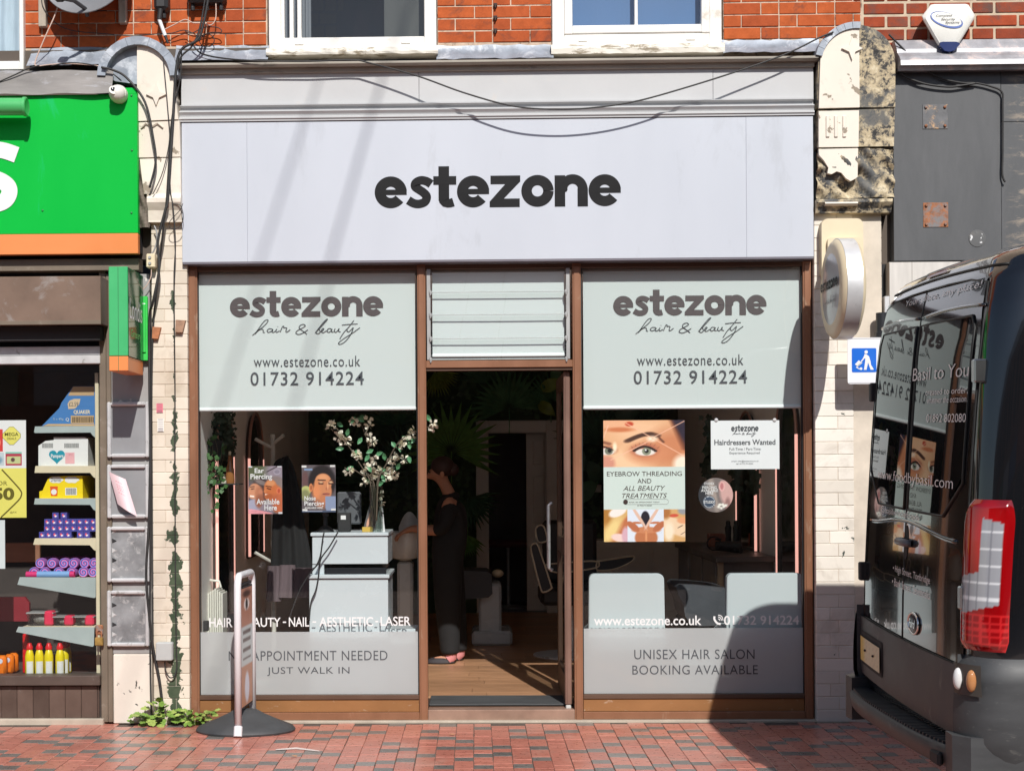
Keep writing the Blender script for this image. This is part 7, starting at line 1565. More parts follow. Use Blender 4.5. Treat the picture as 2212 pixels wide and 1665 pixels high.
for j in range(260):
    c = Vector((P(1532+ri.gauss(0, 5), 950, 1.6).x, 1.6+ri.uniform(-.1, .1), P(1530, ri.uniform(905, 1030), 1.6).z)) if j < 150 else Vector((P(1590+(j % 2)*40+ri.gauss(0, 4), 1000, 1.7).x, 1.7, P(1590, ri.uniform(1013, 1060), 1.7).z)); a = ri.uniform(0, 6.28); d = Vector((math.cos(a), ri.uniform(-.4, .4), math.sin(a))).normalized()*.045; e = Vector((-d.z, 0, d.x))*.5; mb.add([c, c+d*.4+e, c+d, c+d*.4-e], [(0, 1, 2, 3)])
o = obj('leaves', mb, ivl[1], t, normals=False); o['kind'] = 'stuff'
for i, (u, v) in enumerate(((1257, 1054), (1291, 1054))):
    q = R(u-7, v-8, u+8, v+9, YK-.16); tag(obj('wall_socket', MB().cbox(q[0], q[1], YK-.17, YK-.15, q[2], q[3], .004), grey_paint), ('white wall switch nearest the door jamb on the dark leaf wall', 'white wall switch beside the eyebrow poster on the dark leaf wall')[i], 'switch', 'switches on the back wall')
# ================================================================== PARKED VAN
VO = Vector((1.635, -2.60, 0)); PHI = math.radians(.6); LW = .89
VA = Vector((math.cos(PHI), -math.sin(PHI), 0)); VB = Vector((math.sin(PHI), math.cos(PHI), 0))*LW
ZT = [.40, .55, .80, 1.0, 1.3, 1.6, 1.85, 2.04, 2.20, 2.32, 2.40, 2.44]
XR = [.03, .00, .00, .004, .018, .036, .054, .070, .090, .118, .165, .24]
WH = [.95, .985, 1.0, 1.0, .998, .99, .98, .972, .962, .945, .91, .85]
CR = [.12, .13, .14, .14, .15, .16, .165, .17, .175, .185, .21, .25]
BOW = .035
def tabl(z, T): return float(np.interp(z, ZT, T))
def ring(q, z):
    w, r, xr = tabl(z, WH), tabl(z, CR), tabl(z, XR); h = w-r; s = -1 if q < 0 else 1; a = abs(q); L = math.pi*r/2
    bowx = lambda b: BOW*(b/w)**2
    if a <= h: return xr+bowx(a), s*a
    if a <= h+L: th = (a-h)/r; return xr+bowx(h)+r-r*math.cos(th), s*(h+r*math.sin(th))
    return xr+bowx(h)+r+(a-h-L), s*w
def S0(q, z): a, b = ring(q, z); p = VO+VA*a+VB*b; return Vector((p.x, p.y, z+.03*b))
def S(q, z, off=0.0):
    p = S0(q, z)
    if not off: return p
    e = .004; t1 = S0(q+e, z)-S0(q-e, z); t2 = S0(q, z+e)-S0(q, z-e); n = t2.cross(t1); n.normalize()
    if n.dot(-VA) < -1e-3 and abs(n.dot(VA)) > .9: n = -n
    c = VO+VA*1.5; c.z = z
    if n.dot(p-c) < 0: n = -n
    return p+n*off
def VR(u, v, a0=.03):
    d = _f*FPX+_r*(u-U0)-_u*(v-V0); c = Vector((CAMX, CAMY, CAMZ)); p0 = VO+VA*a0; t = (p0-c).dot(VA)/d.dot(VA); p = c+d*t
    a0b = tabl(p.z, XR)+.012; p0 = VO+VA*a0b; t = (p0-c).dot(VA)/d.dot(VA); p = c+d*t
    b_ = (p-VO).dot(VB)/(LW*LW); return b_, p.z-.03*b_
def qof(u, z, lo=-1.5, hi=-.3):
    for i in range(40):
        m = (lo+hi)/2
        if proj(S0(m, z))[0] > u: lo = m
        else: hi = m
    return (lo+hi)/2
van = thing('parked_van', 'glossy black delivery van parked at right with white lettering on its rear doors', 'van')
paint, pn, pb = nodes('black_van_paint'); pb.inputs['Base Color'].default_value = (.006, .0065, .008, 1); pb.inputs['Roughness'].default_value = .12; pb.inputs['Coat Weight'].default_value = 1.0; pb.inputs['Coat Roughness'].default_value = .015; pb.inputs['Specular IOR Level'].default_value = .6
pnz = noise(pn, 3.0, 3, .5, wpos(pn)); bump(pn, pb, pnz.outputs['Fac'], .04, .01)
pb.inputs['Coat IOR'].default_value = 1.45
vglass, gn, gb2 = nodes('van_dark_glass'); gb2.inputs['Base Color'].default_value = (.008, .009, .010, 1); gb2.inputs['Roughness'].default_value = .02; gb2.inputs['Specular IOR Level'].default_value = .45
plast = pm('grey_bumper_plastic', (.046, .047, .050), .5, var=.2, scale=4, bmp=.2, bscale=300, dirt=(.13, .125, .12), dirt_amt=.06, dirt_scale=6)
plast_w = pm('worn_bumper_plastic', (.045, .047, .050), .55, var=.25, scale=6, sc=(.5, 1, 2), dirt=(.09, .09, .088), dirt_amt=.05, dirt_scale=30)
seal = pm('door_seal', (.006, .006, .006), .6)
# body shell
qs = []
Q = 6.4
for i in range(5): qs.append(-Q+(Q-1.4)*i/4)
qs += [-1.4+2.8*i/64 for i in range(1, 64)]
for i in range(5): qs.append(1.4+(Q-1.4)*i/4)
zs_ = list(list(np.linspace(.40, 2.2, 26))+list(np.linspace(2.22, 2.44, 14))); mb = MB(); nq = len(qs)
vs = [S0(q, z) for z in zs_ for q in qs]
fs = [(j*nq+i, j*nq+i+1, (j+1)*nq+i+1, (j+1)*nq+i) for j in range(len(zs_)-1) for i in range(nq-1)]
for k, (z, w_, xr) in enumerate(((2.457, .74, .38), (2.466, .45, .7), (2.47, .02, 1.3))):
    for q in qs:
        a, b = ring(q, 2.44); f_ = w_/.85; a2 = xr+(a-.24)*(1.0 if abs(q) > 1.4 else f_); p = VO+VA*max(a2, xr)+VB*(b*f_); vs.append((p.x, p.y, z+.03*b*f_))
    j = len(zs_)-1+k; fs += [(j*nq+i, j*nq+i+1, (j+1)*nq+i+1, (j+1)*nq+i) for i in range(nq-1)]
obj('body', MB().add(vs, fs), paint, van, 'all')
pe = VO+VA*5.6; obj('nose', MB().prism([(0, 0)]*3, 0, 1), paint, van) if False else None
def patch(name, q0, q1, z0, z1, off, mat, parent, nq_=16, nz_=16, shape=None, smooth='all'):
    def fn(a, b):
        z = z0+(z1-z0)*b
        l, r = shape(b) if shape else (0, 1)
        return S(q0+(q1-q0)*(l+(r-l)*a), z, off)
    return obj(name, MB().grid(fn, nq_, nz_), mat, parent, smooth, normals=False)
def strip(pts, w_, off, mat, parent, name='seam'):
    q = [S(a, b, off) for a, b in pts]; return obj(name, MB().tube(q, w_, 6), mat, parent, 'all', normals=False)
HB = .83
for sgn, lb in ((-1, 'near'), (1, 'far')):
    d = patch('rear_door', sgn*.006, sgn*HB, .80, 2.31, .004, paint, van, 24, 24, shape=lambda b: (0, 1-.10*max(0, b-.8)*5*.5))
    z0, z1 = 1.37, 2.165
    g_ = patch('rear_window', sgn*.035, sgn*.76, z0, z1, .009, vglass, d, 20, 20, shape=lambda b: (0, (1-.30*max(0, .22-b)/.22) if b < .22 else 1-.06*max(0, b-.9)*10))
    rim = [(sgn*.035, z0), (sgn*.035, z1), (sgn*.72, z1), (sgn*.76, z1-.05), (sgn*.76, z0+.14), (sgn*.54, z0), (sgn*.035, z0)]
    dense = []
    for (a, b), (c, e) in zip(rim, rim[1:]): dense += [(a+(c-a)*k/8, b+(e-b)*k/8) for k in range(8)]
    strip(dense+[rim[-1]], .006, .007, seal, g_, 'window_seal')
    edge = [(sgn*HB, .80)]+[(sgn*HB, .80+1.44*k/12) for k in range(1, 12)]+[(sgn*.80, 2.29), (sgn*.60, 2.315), (sgn*.3, 2.32), (sgn*.006, 2.32)]
    strip(edge, .005, .002, seal, d)
    strip([(sgn*.03+sgn*.80*k/12, 2.20+.010*math.sin(k/12*3.1)) for k in range(13)], .007, .004, paint, d, 'crease')
    for z in (1.05, 1.92): obj('hinge', MB().cbox(*(lambda p: (p.x-.02, p.x+.03, p.y-.02, p.y+.02, z-.045, z+.045))(S(sgn*(HB+.02), z, .012)), .006), pm('chrome_hinge', (.35, .35, .36), .15, .9) if sgn < 0 else black_rub, d)
strip([(0, .80+1.51*k/16) for k in range(17)], .006, .002, seal, van)
strip([(-.95+1.9*k/40, .805) for k in range(41)], .006, .002, seal, van)
strip([(-.72+1.44*k/30, 1.30-.02*math.cos(k/30*6.28)) for k in range(31)], .010, .002, paint, van, 'waist_crease')
strip([(-.86+1.72*k/40, 2.355+.012*math.cos((k/40-.5)*3.1)) for k in range(41)], .006, .001, seal, van, 'roof_seam')
lamp = patch('high_brake_light', -.16, .16, 2.385, 2.402, .006, pm('dark_red_lens', (.14, .01, .012), .1), van, 8, 2)
# handle and badge
hq, hz = VR(1966, 1171)
hp_ = S(hq, hz, .004)
obj('handle_recess', MB().grid(lambda a, b: S(hq+.035*b*math.cos(a*6.283), hz+.075*b*math.sin(a*6.283), .006), 24, 4), dark_int, van, 'all', normals=False)
h1, h2 = S(hq+.075, hz, .022), S(hq-.075, hz, .022); obj('door_handle', MB().tube([S(hq+.078, hz, .006), h1, h2, S(hq-.078, hz, .006)], .017, 10), pm('handle_grey', (.16, .16, .165), .3), van, 'all')
bq, bz = VR(1983, 1346)
bd = obj('maker_badge', MB().grid(lambda a, b: S(bq+.075*b*math.cos(a*6.283), bz+.042*b*math.sin(a*6.283), .016-.006*b*b), 32, 6), pm('badge_blue', (.03, .035, .05), .15), van, 'all', normals=False)
obj('badge_rim', MB().tube([S(bq+.078*math.cos(a), bz+.044*math.sin(a), .010) for a in [6.2832*i/36 for i in range(37)]], .005, 8), pm('chrome', (.7, .7, .7), .08, 1.0, var=.01), bd, 'all', normals=False)
vw = pm('van_lettering', (.85, .85, .83), .5, var=0)
def vtext(nm, body, u0, v0, u1, v1, **k):
    ql, zl_ = VR(u0, (v0[0]+v0[1])/2); qr, zr2 = VR(u1, (v1[0]+v1[1])/2)
    _, zl1 = VR(u0, v0[0]); _, zl0 = VR(u0, v0[1]); _, zr1 = VR(u1, v1[0]); _, zr0 = VR(u1, v1[1]); zb0, zb1 = (zl0+zr0)/2, (zl1+zr1)/2
    off = k.pop('off', .0125)
    text(nm, body, lambda a, b: S(ql+(qr-ql)*a, zb0+(zb1-zb0)*b, off), k.pop('mat', vw), van, **k)
vtext('lettering', 'Your place, any place!', 1962, (646, 660), 2111, (612, 636), bold=-.008, shear=.1, off=.008)
vtext('lettering', 'Basil to You', 1984, (797, 824), 2093, (783, 813), bold=-.008)
vtext('lettering', 'created to order,', 2010, (841, 855), 2091, (836, 853), bold=-.006)
vtext('lettering', 'whatever the occasion.', 2013, (858, 871), 2090, (854, 869), bold=-.006)
vtext('lettering', '01892 802080', 2012, (896, 913), 2087, (892, 911), bold=-.006)
vtext('lettering', 'www.foodbybasil.com', 1902, (1024, 1049), 2063, (1017, 1054), bold=-.008)
vtext('lettering', '@basilwholefoods', 1908, (1101, 1117), 1995, (1099, 1121), bold=-.008, off=.008)
vtext('lettering', u'\u2022 High Street, Tonbridge', 1938, (1229, 1246), 2016, (1234, 1257), bold=-.006, off=.008)
vtext('lettering', u'\u2022 Bank Street, Sevenoaks', 1936, (1258, 1276), 2016, (1263, 1287), bold=-.006, off=.008)
text('lettering', 'Ford', lambda a, b: S(bq+.045-.09*a, bz-.018+.036*b, .0165), pm('chrome', (.7, .7, .7), .08, 1.0), bd, shear=.25)
# tail light on the near corner
z0, z1 = .885, 1.455
qa, qb = qof(2087, 1.15), qof(2184, 1.15)
def f_tail(s, t):
    im = np.ones(s.shape+(3,))*np.array([140, 5, 10])/255
    im = lay(im, np.clip((t-.93)/.05, 0, 1), (110, 8, 14)); im = lay(im, ell(s, t, .55, .75, .25, .2, 1.0), (176, 12, 18))
    cl = ((s > .50) & (s < .83) & (t > .21+.12*s) & (t < .93-.10*s)) | ((s <= .50) & (s > .05) & (t > .21+.12*s) & (t < .47+.10*s))
    im = lay(im, cl.astype(float), (150, 152, 158)); b = cl & (np.modf(t*9)[0] < .16); im = lay(im, b.astype(float), (214, 216, 220)); b = cl & (np.modf(s*6)[0] < .14); im = lay(im, b.astype(float)*.6, (110, 112, 120))
    lo = (t < .24) & ((np.modf(t*22)[0] < .35) | (np.modf(s*7)[0] < .25)); im = lay(im, lo.astype(float)*.5, (236, 60, 60)); im = lay(im, rct(s, t, 0, .10, 0, 1)*.6, (90, 40, 30))
    return im
tlm = printmat('tail_light_plastic', .06); tlb = tlm.node_tree.nodes['Principled BSDF']; tlb.inputs['Coat Weight'].default_value = 1.0
def tlp(a, b):
    m_ = .0 if b < .82 else (b-.82)/.18; inset = .34*m_**2.2; lo_ = .0 if b > .07 else (.07-b)/.07*.12
    aa = lo_+inset*.75+(1-lo_*1.4-inset)*a; rim = min(a, 1-a, b*3, (1-b)*3); return S(qa+(qb-qa)*aa, z0+(z1-z0)*b, .010+.016*min(1, rim*8))
tlo = printed('tail_light', f_tail, 40, 80, tlp, van, tlm)
for p_ in tlo.data.polygons: p_.use_smooth = True
strip([(qa, z0)]+[(qa, z0+.46*k/10) for k in range(1, 11)], .006, .006, seal, van)
# lower trim, step, bumper corner
zg = .815
patch('lower_door_trim', -.86, .92, .535, zg-.006, .018, plast, van, 40, 8)
pq0, pz = VR(1873, 1430); pq1, _ = VR(1917, 1430)
patch('plate_recess', pq0+.06, pq1-.02, .585, .745, .022, dark_int, van, 8, 4)
def f_pl(s, t): 
    im = np.ones(s.shape+(3,))*np.array([206, 196, 160])/255; im = lay(im, np.clip(.3-s, 0, .2)*4, (206, 170, 40)); n_ = np.sin(s*40+np.sin(t*9)*3)*np.sin(t*17+s*5); return lay(im, np.clip(n_-.35, 0, 1)*.5, (140, 130, 105))
npl = printed('number_plate', f_pl, 20, 10, lambda a, b: S(pq0+.045+(pq1-pq0-.05)*a, .605+.115*b, .030), van)
for k in (.3, .72): p = S(pq0+.045+(pq1-pq0-.05)*k, .665, .034); obj('plate_screw', MB().ball(p, .006), dark_int, npl)
sp_in, sp_out = [], []
st0, st1 = -.86, .93
def step_out(b): return -.095-.0*b+.07*(abs(b-.03)/.95)**3.0
mb = MB(); n_ = 36; vs = []
for i in range(n_+1):
    b = st0+(st1-st0)*i/n_; ai = .06; ao = step_out(b)
    for a, z in ((ai, .475), (ao+.012, .475), (ao, .462), (ao+.01, .40), (ao+.05, .375), (ai, .37)): p = VO+VA*a+VB*b; vs.append((p.x, p.y, z))
obj('step', mb.add(vs, [(6*i+k, 6*i+6+k, 6*i+7+k, 6*i+1+k) for i in range(n_) for k in range(5)]), plast, van, 'all')
for i in range(44):
    b = st0+.03+(st1-st0-.06)*i/43; ao = step_out(b); w_ = .009
    pts = [VO+VA*(ao+.018)+VB*(b-w_), VO+VA*(ao+.018)+VB*(b+w_), VO+VA*.03+VB*(b+w_), VO+VA*.03+VB*(b-w_)]
    obj('tread_rib', MB().add([(p.x, p.y, .4752) for p in pts]+[(p.x, p.y, .486) for p in pts], [(4, 5, 6, 7), (0, 1, 5, 4), (1, 2, 6, 5), (2, 3, 7, 6), (3, 0, 4, 7)]), plast_w, van)
fq = step_out(st0+.14); pf = VO+VA*(fq-.004)+VB*(st0+.13); obj('tow_eye_cover', MB().cbox(pf.x-.004, pf.x+.02, pf.y-.055, pf.y+.055, .39, .445, .01), dark_int, van)
# near and far bumper corners
for sgn in (-1, 1):
    qA = sgn*.86; qB = sgn*2.6
    o = obj('bumper_corner', MB().grid(lambda a, b: S(qA+(qB-qA)*a, .33+.53*b, .035+(.02*math.sin(b*3.1)) if b < .97 else .004), 30, 12), plast_w, van, 'all', normals=False)
    pa_ = [S(qA, .33+.53*k/12, .036) for k in range(13)]; pb_ = [S(qA, .33+.53*k/12, -.05) for k in range(13)]
    mb = MB(); mb.add(pa_+pb_, [(k, k+1, 14+k, 13+k) for k in range(12)]); obj('bumper_cheek', mb, plast_w, van)
    mb = MB(); pts = [VO+VA*a+VB*b for a, b in ((-.045, sgn*.82), (-.05, sgn*.93), (.0, sgn*1.0), (.2, sgn*1.03), (.25, sgn*.86))]; mb.prismz([(p.x, p.y) for p in pts], .33, .535); obj('bumper_block', mb, plast_w, van)
fa, fz = qof(2092, .78), .735; fb = qof(2132, .78)
fg = patch('fog_light', fa, fb, .72, .835, .060, pm('fog_housing', (.05, .045, .04), .2), van, 6, 6)
for k, (c_, qk) in enumerate((((.62, .62, .62), .25), ((.45, .20, .08), .72))): obj('bulb', MB().ball(S(fa+(fb-fa)*qk, .777, .062), .02, .02, .042, 10, 8), pm('bulb_%d' % k, c_, .1), fg, True)
# side trim, wheels, underside
def side(name, a0, a1, z0, z1, off, mat):
    p = [VO+VA*a+VB*(-1.0-off) for a in (a0, a1)]; q = [VO+VA*a+VB*(-1.0+.05) for a in (a0, a1)]
    return obj(name, MB().add([(p[0].x, p[0].y, z0), (p[1].x, p[1].y, z0), (p[1].x, p[1].y, z1), (p[0].x, p[0].y, z1), (q[0].x, q[0].y, z0), (q[1].x, q[1].y, z0), (q[1].x, q[1].y, z1), (q[0].x, q[0].y, z1)], [(0, 1, 2, 3), (4, 7, 6, 5), (0, 4, 5, 1), (3, 2, 6, 7), (0, 3, 7, 4), (1, 5, 6, 2)]), mat, van)
side('side_trim', 1.9, 5.4, .42, .62, .012, plast_w)
pu = [VO+VA*a+VB*b for a, b in ((.12, -.88), (5.3, -.9), (5.3, .9), (.12, .88))]; obj('underside', MB().prismz([(p.x, p.y) for p in pu], .34, .41), dark_int, van)
pu = [VO+VA*a+VB*b for a, b in ((5.3, -.95), (5.7, -.8), (5.75, 0), (5.7, .8), (5.3, .95))]; obj('front_end', MB().prismz([(p.x, p.y) for p in pu], .34, 1.3), paint, van)
for a in (1.15, 4.45):
    for b in (-.86, .86):
        c = VO+VA*a+VB*b; wh = obj('wheel', MB().lathe([(.2, -.11), (.33, -.11), (.345, -.08), (.345, .08), (.33, .11), (.2, .11)], (0, 0, 0), 36, 'y').xf(Matrix.Translation((c.x, c.y, .345)) @ Matrix.Rotation(-PHI, 4, 'Z')), black_rub, van, True); obj('rim', MB().lathe([(.03, -.06), (.19, -.10), (.2, -.105), (.2, .1)], (0, 0, 0), 24, 'y').xf(Matrix.Translation((c.x, c.y, .345)) @ Matrix.Rotation(-PHI, 4, 'Z')), alu_dull, wh, True)
for a in (1.15, 4.45):
    c = VO+VA*a+VB*(-1.0); obj('wheel_arch', MB().prismz([(0, 0), (1, 0), (0, 1)], 0, .01), dark_int, van) if False else None

# ================================================================== SWING SIGN ON THE PAVEMENT
sg = thing('swing_sign', 'white framed swing sign seen edge-on with black rubber base on pavement', 'sign')
A, B = Vector((-1.625, -.47, 0)), Vector((-1.600, -.07, 0)); zt_ = .945
ax = (B-A).normalized(); nrm = Vector((ax.y, -ax.x, 0))
wf2 = pm('sign_frame_white', (.74, .74, .76), .25, var=.02)
r_ = .05; loop = [(0, .03), (0, zt_-.08)]+[(r_-r_*math.cos(a), zt_-.08+r_*1.5*math.sin(a)) for a in [math.pi/2*i/6 for i in range(1, 7)]]
Lw = (B-A).length; loop += [(Lw-d, z) for d, z in loop[::-1]]
obj('frame', MB().tube([A+ax*d+Vector((0, 0, z)) for d, z in loop], .0215, 12), wf2, sg, 'all')
def f_sw2(s, t):
    im = np.ones(s.shape+(3,))*np.array([186, 132, 110])/255; im = lay(im, ell(s, t, .5, .86, .25, .05, .3), (240, 230, 225)); im = lay(im, ell(s, t, .5, .86, .1, .045, .3), (60, 50, 46)); im = lay(im, ell(s, t, .5, .95, .35, .03, .6), (80, 50, 40)); im = lay(im, rct(s, t, 0, 1, .34, .68), (206, 214, 214)); im = lay(im, ((np.modf(t*13)[0] < .4) & (t > .38) & (t < .64) & (s > .15) & (s < .85)).astype(float)*.8, (90, 70, 66))
    im = lay(im, rct(s, t, 0, 1, 0, .34), (196, 146, 120)); im = lay(im, ell(s, t, .5, .15, .2, .13, .3), (222, 224, 236)); return im
for s_ in (1, -1):
    printed('poster_face', f_sw2, 24, 60, lambda a, b: A+ax*(.05+(Lw-.10)*(a if s_ > 0 else 1-a))+nrm*(s_*.010)+Vector((0, 0, .16+.70*b)), sg)
obj('panel', MB().add([A+ax*d+nrm*o_+Vector((0, 0, z)) for z in (.15, .87) for d, o_ in ((.04, -.0092), (Lw-.04, -.0092), (Lw-.04, .0092), (.04, .0092))], [(0, 1, 2, 3), (4, 7, 6, 5), (0, 4, 5, 1), (1, 5, 6, 2), (2, 6, 7, 3), (3, 7, 4, 0)]), dark_int, sg)
obj('hanger', MB().tube([A+ax*.06+Vector((0, 0, .885)), B-ax*.06+Vector((0, 0, .885))], .010, 8), black_rub, sg)
cb = (A+B)/2
obj('base', MB().lathe([(.30, 0), (.305, .012), (.29, .030), (.20, .065), (.12, .10), (.07, .128), (.001, .135)], (cb.x, cb.y, 0), 40, sx=.98, sy=.72), pm('black_rubber_base', (.045, .047, .050), .6, var=.2, scale=8, bmp=.2), sg, True)
obj('base_rib', MB().tube([A+Vector((0, -.02, .004)), A+ax*.0+Vector((0, 0, .06))], .026, 12), wf2, sg, True)

# ================================================================== WEEDS
wg = [pm('weed_green', (.16, .27, .045), .5, var=.3, scale=20), pm('weed_light', (.30, .38, .09), .5, var=.25, scale=20)]
def weed(label, cu, cv, spread, nleaf, hgt, seed, big):
    t = thing('weed', label, 'plant', 'weeds at the foot of the left pilaster'); r = random.Random(seed); c = G(cu, cv)
    c.y = min(c.y, -.06)
    for i in range(nleaf):
        a = r.uniform(0, 6.283); d0 = r.uniform(.02, 1)*spread; h = r.uniform(.15, 1)*hgt
        p = c+Vector((math.cos(a)*d0, -abs(math.sin(a))*d0*.45, h)); base = c+Vector((math.cos(a)*d0*.25, -.01, 0.002))
        if i % 2 == 0: obj('stem', MB().tube([base, (base+p)/2+Vector((0, 0, .02)), p], .0018, 4), wg[0], t, normals=False)
        L = r.uniform(.5, 1.1)*big; dr = Vector((math.cos(a)+r.uniform(-.5, .5), -.4*abs(math.sin(a))-.2, r.uniform(-.5, .4))).normalized(); sd_ = dr.cross(Vector((0, -.5, 1))).normalized(); up = sd_.cross(dr)
        pts = [(0, 0), (.22, .34), (.32, .22), (.52, .42), (.64, .22), (.80, .24), (1, 0)]; vs = [p+dr*L*x for x, _ in pts]
        lf = [p+dr*L*x+sd_*L*w_+up*(.12*L*w_) for x, w_ in pts]; rt = [p+dr*L*x-sd_*L*w_+up*(.12*L*w_) for x, w_ in pts]
        mb = MB().add(vs+lf+rt, [f for k in range(6) for f in ((k, k+1, 8+k, 7+k), (k, 14+k, 15+k, k+1))]); obj('leaf', mb, wg[r.random() < .4], t, normals=False)
weed('broad leaved weed clump growing at the foot of the left pilaster', 342, 1556, .16, 44, .085, 3, .070)
weed('taller weed shoot against the flaked green bricks', 366, 1548, .06, 18, .15, 5, .06)
weed('ragged weed patch beside the black base of the swing sign', 428, 1557, .16, 70, .10, 7, .05)
# litter
for i, (u, v, lb) in enumerate(((1028, 1592, 'thin white straw-like scrap'), (505, 1603, 'pale dry leaf scrap on pavers'))):
    pass
t = tag(obj('paper_strip', MB().add([G(595, 1617, .0035), G(640, 1613, .0035), G(690, 1620, .0035), G(690, 1622, .0035), G(640, 1617, .0035), G(596, 1619, .0035)], [(0, 1, 4, 5), (1, 2, 3, 4)]), pm('pinkish_white', (.7, .6, .56), .7), None, normals=False), 'thin white strip lying on the pavers right of the swing sign', 'litter')
dryl = pm('dry_leaf', (.45, .22, .12), .8)
for i, (u, v, lb) in enumerate(((635, 1633, 'small dry leaf on the pavers below the white strip'), (975, 1586, 'tiny orange dry leaf on the pavers in front of doorway'))):
    c = G(u, v, .004); tag(obj('dry_leaf', MB().add([c+Vector((-.02, 0, .001)), c+Vector((-.005, .012, .006)), c+Vector((.02, .006, .004)), c+Vector((.012, -.01, .001)), c+Vector((-.008, -.009, .005))], [(0, 1, 2, 3, 4)]), dryl, None), lb, 'leaf', 'dry leaves on the pavement')

# ================================================================== OVERHEAD CABLES AND THE OTHER SIDE OF THE STREET
ZO = 10.4
for i, (ua, va_, ub, vb_) in enumerate(((690, 160, 560, 570), (835, 130, 715, 560))):
    p1, p2 = P(ua, va_, -.05), P(ub, vb_, -.05); k = (p1.x-p2.x)/(p1.z-p2.z); kx = k*.89-.21; d1 = (ZO-p1.z)/.89; x0 = p1.x+(.21+kx)*d1
    tag(obj('overhead_cable', MB().tube([(x0-kx*d, -.05-d, ZO) for d in (-.1, 2, 4, 6, 8, 12, 17.2, 40)], (.0085, .0105)[i], 10), cable_mat, None, True), ('thicker', 'thinner')[i]+' cable strung high across the street, out of view above', 'cable', 'cables across the street')
ob = thing('terrace_building', 'brick terrace of shops on the far side of the street behind the viewer', 'building')
tb_m = pm('terrace_brick', (.20, .10, .07), .85, var=.2, scale=6)
obj('wall', MB().box(-26, 26, -22, -17.3, 0, 6.0), tb_m, ob); obj('roof', MB().prismx([(-17.0, 6.0), (-19.6, 7.4), (-22.3, 6.0)], -26.2, 26.2), pm('slate_roof', (.06, .065, .07), .7), ob)
for i in range(13):
    x = -24+i*4; obj('shop_window', MB().box(x, x+3.2, -17.32, -17.26, .5, 2.6), pm('dark_pane', (.02, .025, .03), .1), ob); obj('shop_fascia', MB().box(x-.2, x+3.5, -17.4, -17.2, 2.8, 3.5), pm('terrace_fascia_%d' % (i % 4), ((.5, .5, .5), (.1, .16, .3), (.35, .1, .08), (.12, .22, .14))[i % 4], .5), ob)
    for z in (4.0,): obj('window', MB().box(x+.4, x+1.4, -17.32, -17.27, z, z+1.5), pm('dark_pane', (.02, .025, .03), .1), ob); obj('window', MB().box(x+2.1, x+3.1, -17.32, -17.27, z, z+1.5), pm('dark_pane', (.02, .025, .03), .1), ob)
# ================================================================== PERSON AT THE BASIN
def skinmesh(name, verts, edges, rad, mat, parent=None, sub=2, root=0):
    me = bpy.data.meshes.new(name); me.from_pydata(verts, edges, []); me.materials.append(mat)
    o = bpy.data.objects.new(name, me); COL.objects.link(o)
    if parent is not None: o.parent = parent
    md = o.modifiers.new('skin', 'SKIN'); md.use_smooth_shade = True; md.branch_smoothing = .6
    sv = me.skin_vertices[0].data
    for i, r in enumerate(rad): sv[i].radius = (r, r) if not isinstance(r, tuple) else r; sv[i].use_root = (i == root)
    sb = o.modifiers.new('sub', 'SUBSURF'); sb.levels = sub; sb.render_levels = sub
    dg = bpy.context.evaluated_depsgraph_get(); m2 = bpy.data.meshes.new_from_object(o.evaluated_get(dg)); o.modifiers.clear(); o.data = m2
    for p in m2.polygons: p.use_smooth = True
    return o
Y0 = 2.22
skin_m = pm('skin', (.50, .235, .145), .5, var=.08); blk_c = pm('black_clothes', (.010, .010, .011), .85, var=.3, scale=30); hair_m = pm('dark_red_hair', (.035, .014, .012), .6, var=.4, scale=50)
V = []; E = []; RD = []
def chain(pts, start=None):
    prev = start; ids = []
    for x, y, z, r in pts:
        V.append((x, y, z)); RD.append(r); i = len(V)-1; ids.append(i)
        if prev is not None: E.append((prev, i))
        prev = i
    return ids
sp = chain([(-.44, Y0, .95, .14), (-.425, Y0, 1.09, .12), (-.415, Y0, 1.24, .135), (-.42, Y0, 1.36, .070), (-.445, Y0, 1.425, .046), (-.485, Y0, 1.49, .054), (-.505, Y0, 1.545, .088), (-.50, Y0, 1.60, .080)])
chain([(-.575, Y0, 1.515, .030), (-.60, Y0, 1.505, .014)], sp[6])
for s in (-1, 1):
    chain([(-.44, Y0+s*.09, .88, .095), (-.425+.02*s, Y0+s*.09, .50, .062), (-.385+.03*s, Y0+s*.09, .155, .038), (-.43+.03*s, Y0+s*.09, .118, .034), (-.53+.03*s, Y0+s*.095, .108, .026)], sp[0])
    arm = chain([(-.42, Y0+s*.15, 1.32, .06), (-.47, Y0+s*.19, 1.10, .043), (-.62, Y0+s*.15, 1.10, .034), (-.70, Y0+s*.12, 1.115, .024), (-.755, Y0+s*.115, 1.105, .030)], sp[2])
    for k, (dy, L, dz) in enumerate(((-.026, .07, -.01), (-.009, .08, 0), (.009, .076, 0), (.026, .06, -.012))): chain([(-.785, Y0+s*.115+dy, 1.09+dz, .009), (-.785-L*.5, Y0+s*.115+dy*1.1, 1.065+dz, .008), (-.785-L*.7, Y0+s*.115+dy*1.1, 1.03+dz, .007)], arm[-1])
    chain([(-.745, Y0+s*.075, 1.085, .010), (-.775, Y0+s*.06, 1.06, .008)], arm[-1])
person = skinmesh('person', V, E, RD, skin_m)
tag(person, 'person in black top and trousers bending left over the basin inside the doorway', 'person')
def sub(name, pts_lists, mat):
    global V, E, RD
    V, E, RD = [], [], []
    base = chain(pts_lists[0])
    for st, pts in pts_lists[1:]: chain(pts, base[st])
    return skinmesh(name, V, E, RD, mat, person)
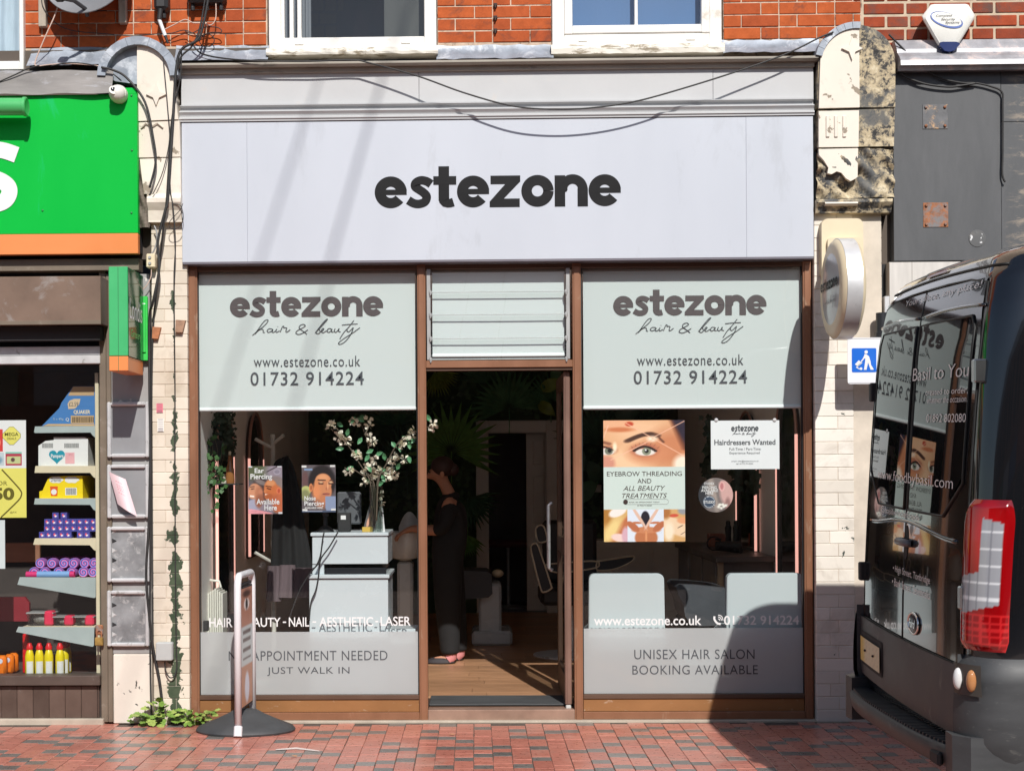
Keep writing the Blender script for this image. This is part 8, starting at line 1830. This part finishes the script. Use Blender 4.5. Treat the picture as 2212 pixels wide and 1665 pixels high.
sub('clothes', [[(-.44, Y0, .95, .185), (-.42, Y0, 1.09, .168), (-.405, Y0, 1.24, .172), (-.415, Y0, 1.34, .115), (-.428, Y0, 1.395, .068)]]+[(0, [(-.44, Y0+s*.09, .87, .135), (-.42+.02*s, Y0+s*.09, .50, .105), (-.395+.03*s, Y0+s*.09, .19, .080), (-.395+.03*s, Y0+s*.09, .150, .080)]) for s in (-1, 1)]+[(2, [(-.42, Y0+s*.155, 1.31, .074), (-.47, Y0+s*.19, 1.10, .056), (-.56, Y0+s*.17, 1.10, .046)]) for s in (-1, 1)], blk_c)
hm = MB().ball((-.475, Y0, 1.588), .092, .092, .082, 20, 14).ball((-.40, Y0, 1.565), .052, .055, .05, 14, 10)
obj('hair', hm, hair_m, person, True)
for s in (-1, 1):
    obj('ear', MB().ball((-.478, Y0+s*.083, 1.525), .018, .010, .026, 10, 8), skin_m, person, True)
    obj('eye', MB().ball((-.575, Y0+s*.030, 1.545), .010, .012, .007, 8, 6), dark_int, person, True)
    obj('slipper', MB().lathe([(.045, 0), (.052, .01), (.048, .03), (.03, .045)], (-.47+.03*s, Y0+s*.093, ZFL), 18, sx=2.2, sy=.95), pm('dark_slipper', (.03, .025, .028), .7), person, True)
    obj('sock', MB().tube([(-.385+.03*s, Y0+s*.09, .20), (-.388+.03*s, Y0+s*.09, .135), (-.41+.03*s, Y0+s*.09, .118)], [.048, .046, .046], 12), pm('pink_sock', (.62, .24, .24), .8), person, True)
# ================================================================== put each Empty at the base of its thing
bpy.context.view_layer.update()
for e in [o for o in bpy.data.objects if o.type == 'EMPTY' and o.parent is None]:
    pts = []
    def walk(o):
        for c in o.children:
            if c.type == 'MESH': pts.extend([c.matrix_world @ Vector(b) for b in c.bound_box])
            walk(c)
    walk(e)
    if not pts: continue
    lo = Vector([min(p[i] for p in pts) for i in range(3)]); hi = Vector([max(p[i] for p in pts) for i in range(3)])
    base = Vector(((lo.x+hi.x)/2, (lo.y+hi.y)/2, lo.z)); old = e.matrix_world.copy()
    new = Matrix.Translation(base)
    for c in e.children: c.matrix_parent_inverse = new.inverted() @ old @ c.matrix_parent_inverse
    e.matrix_world = new
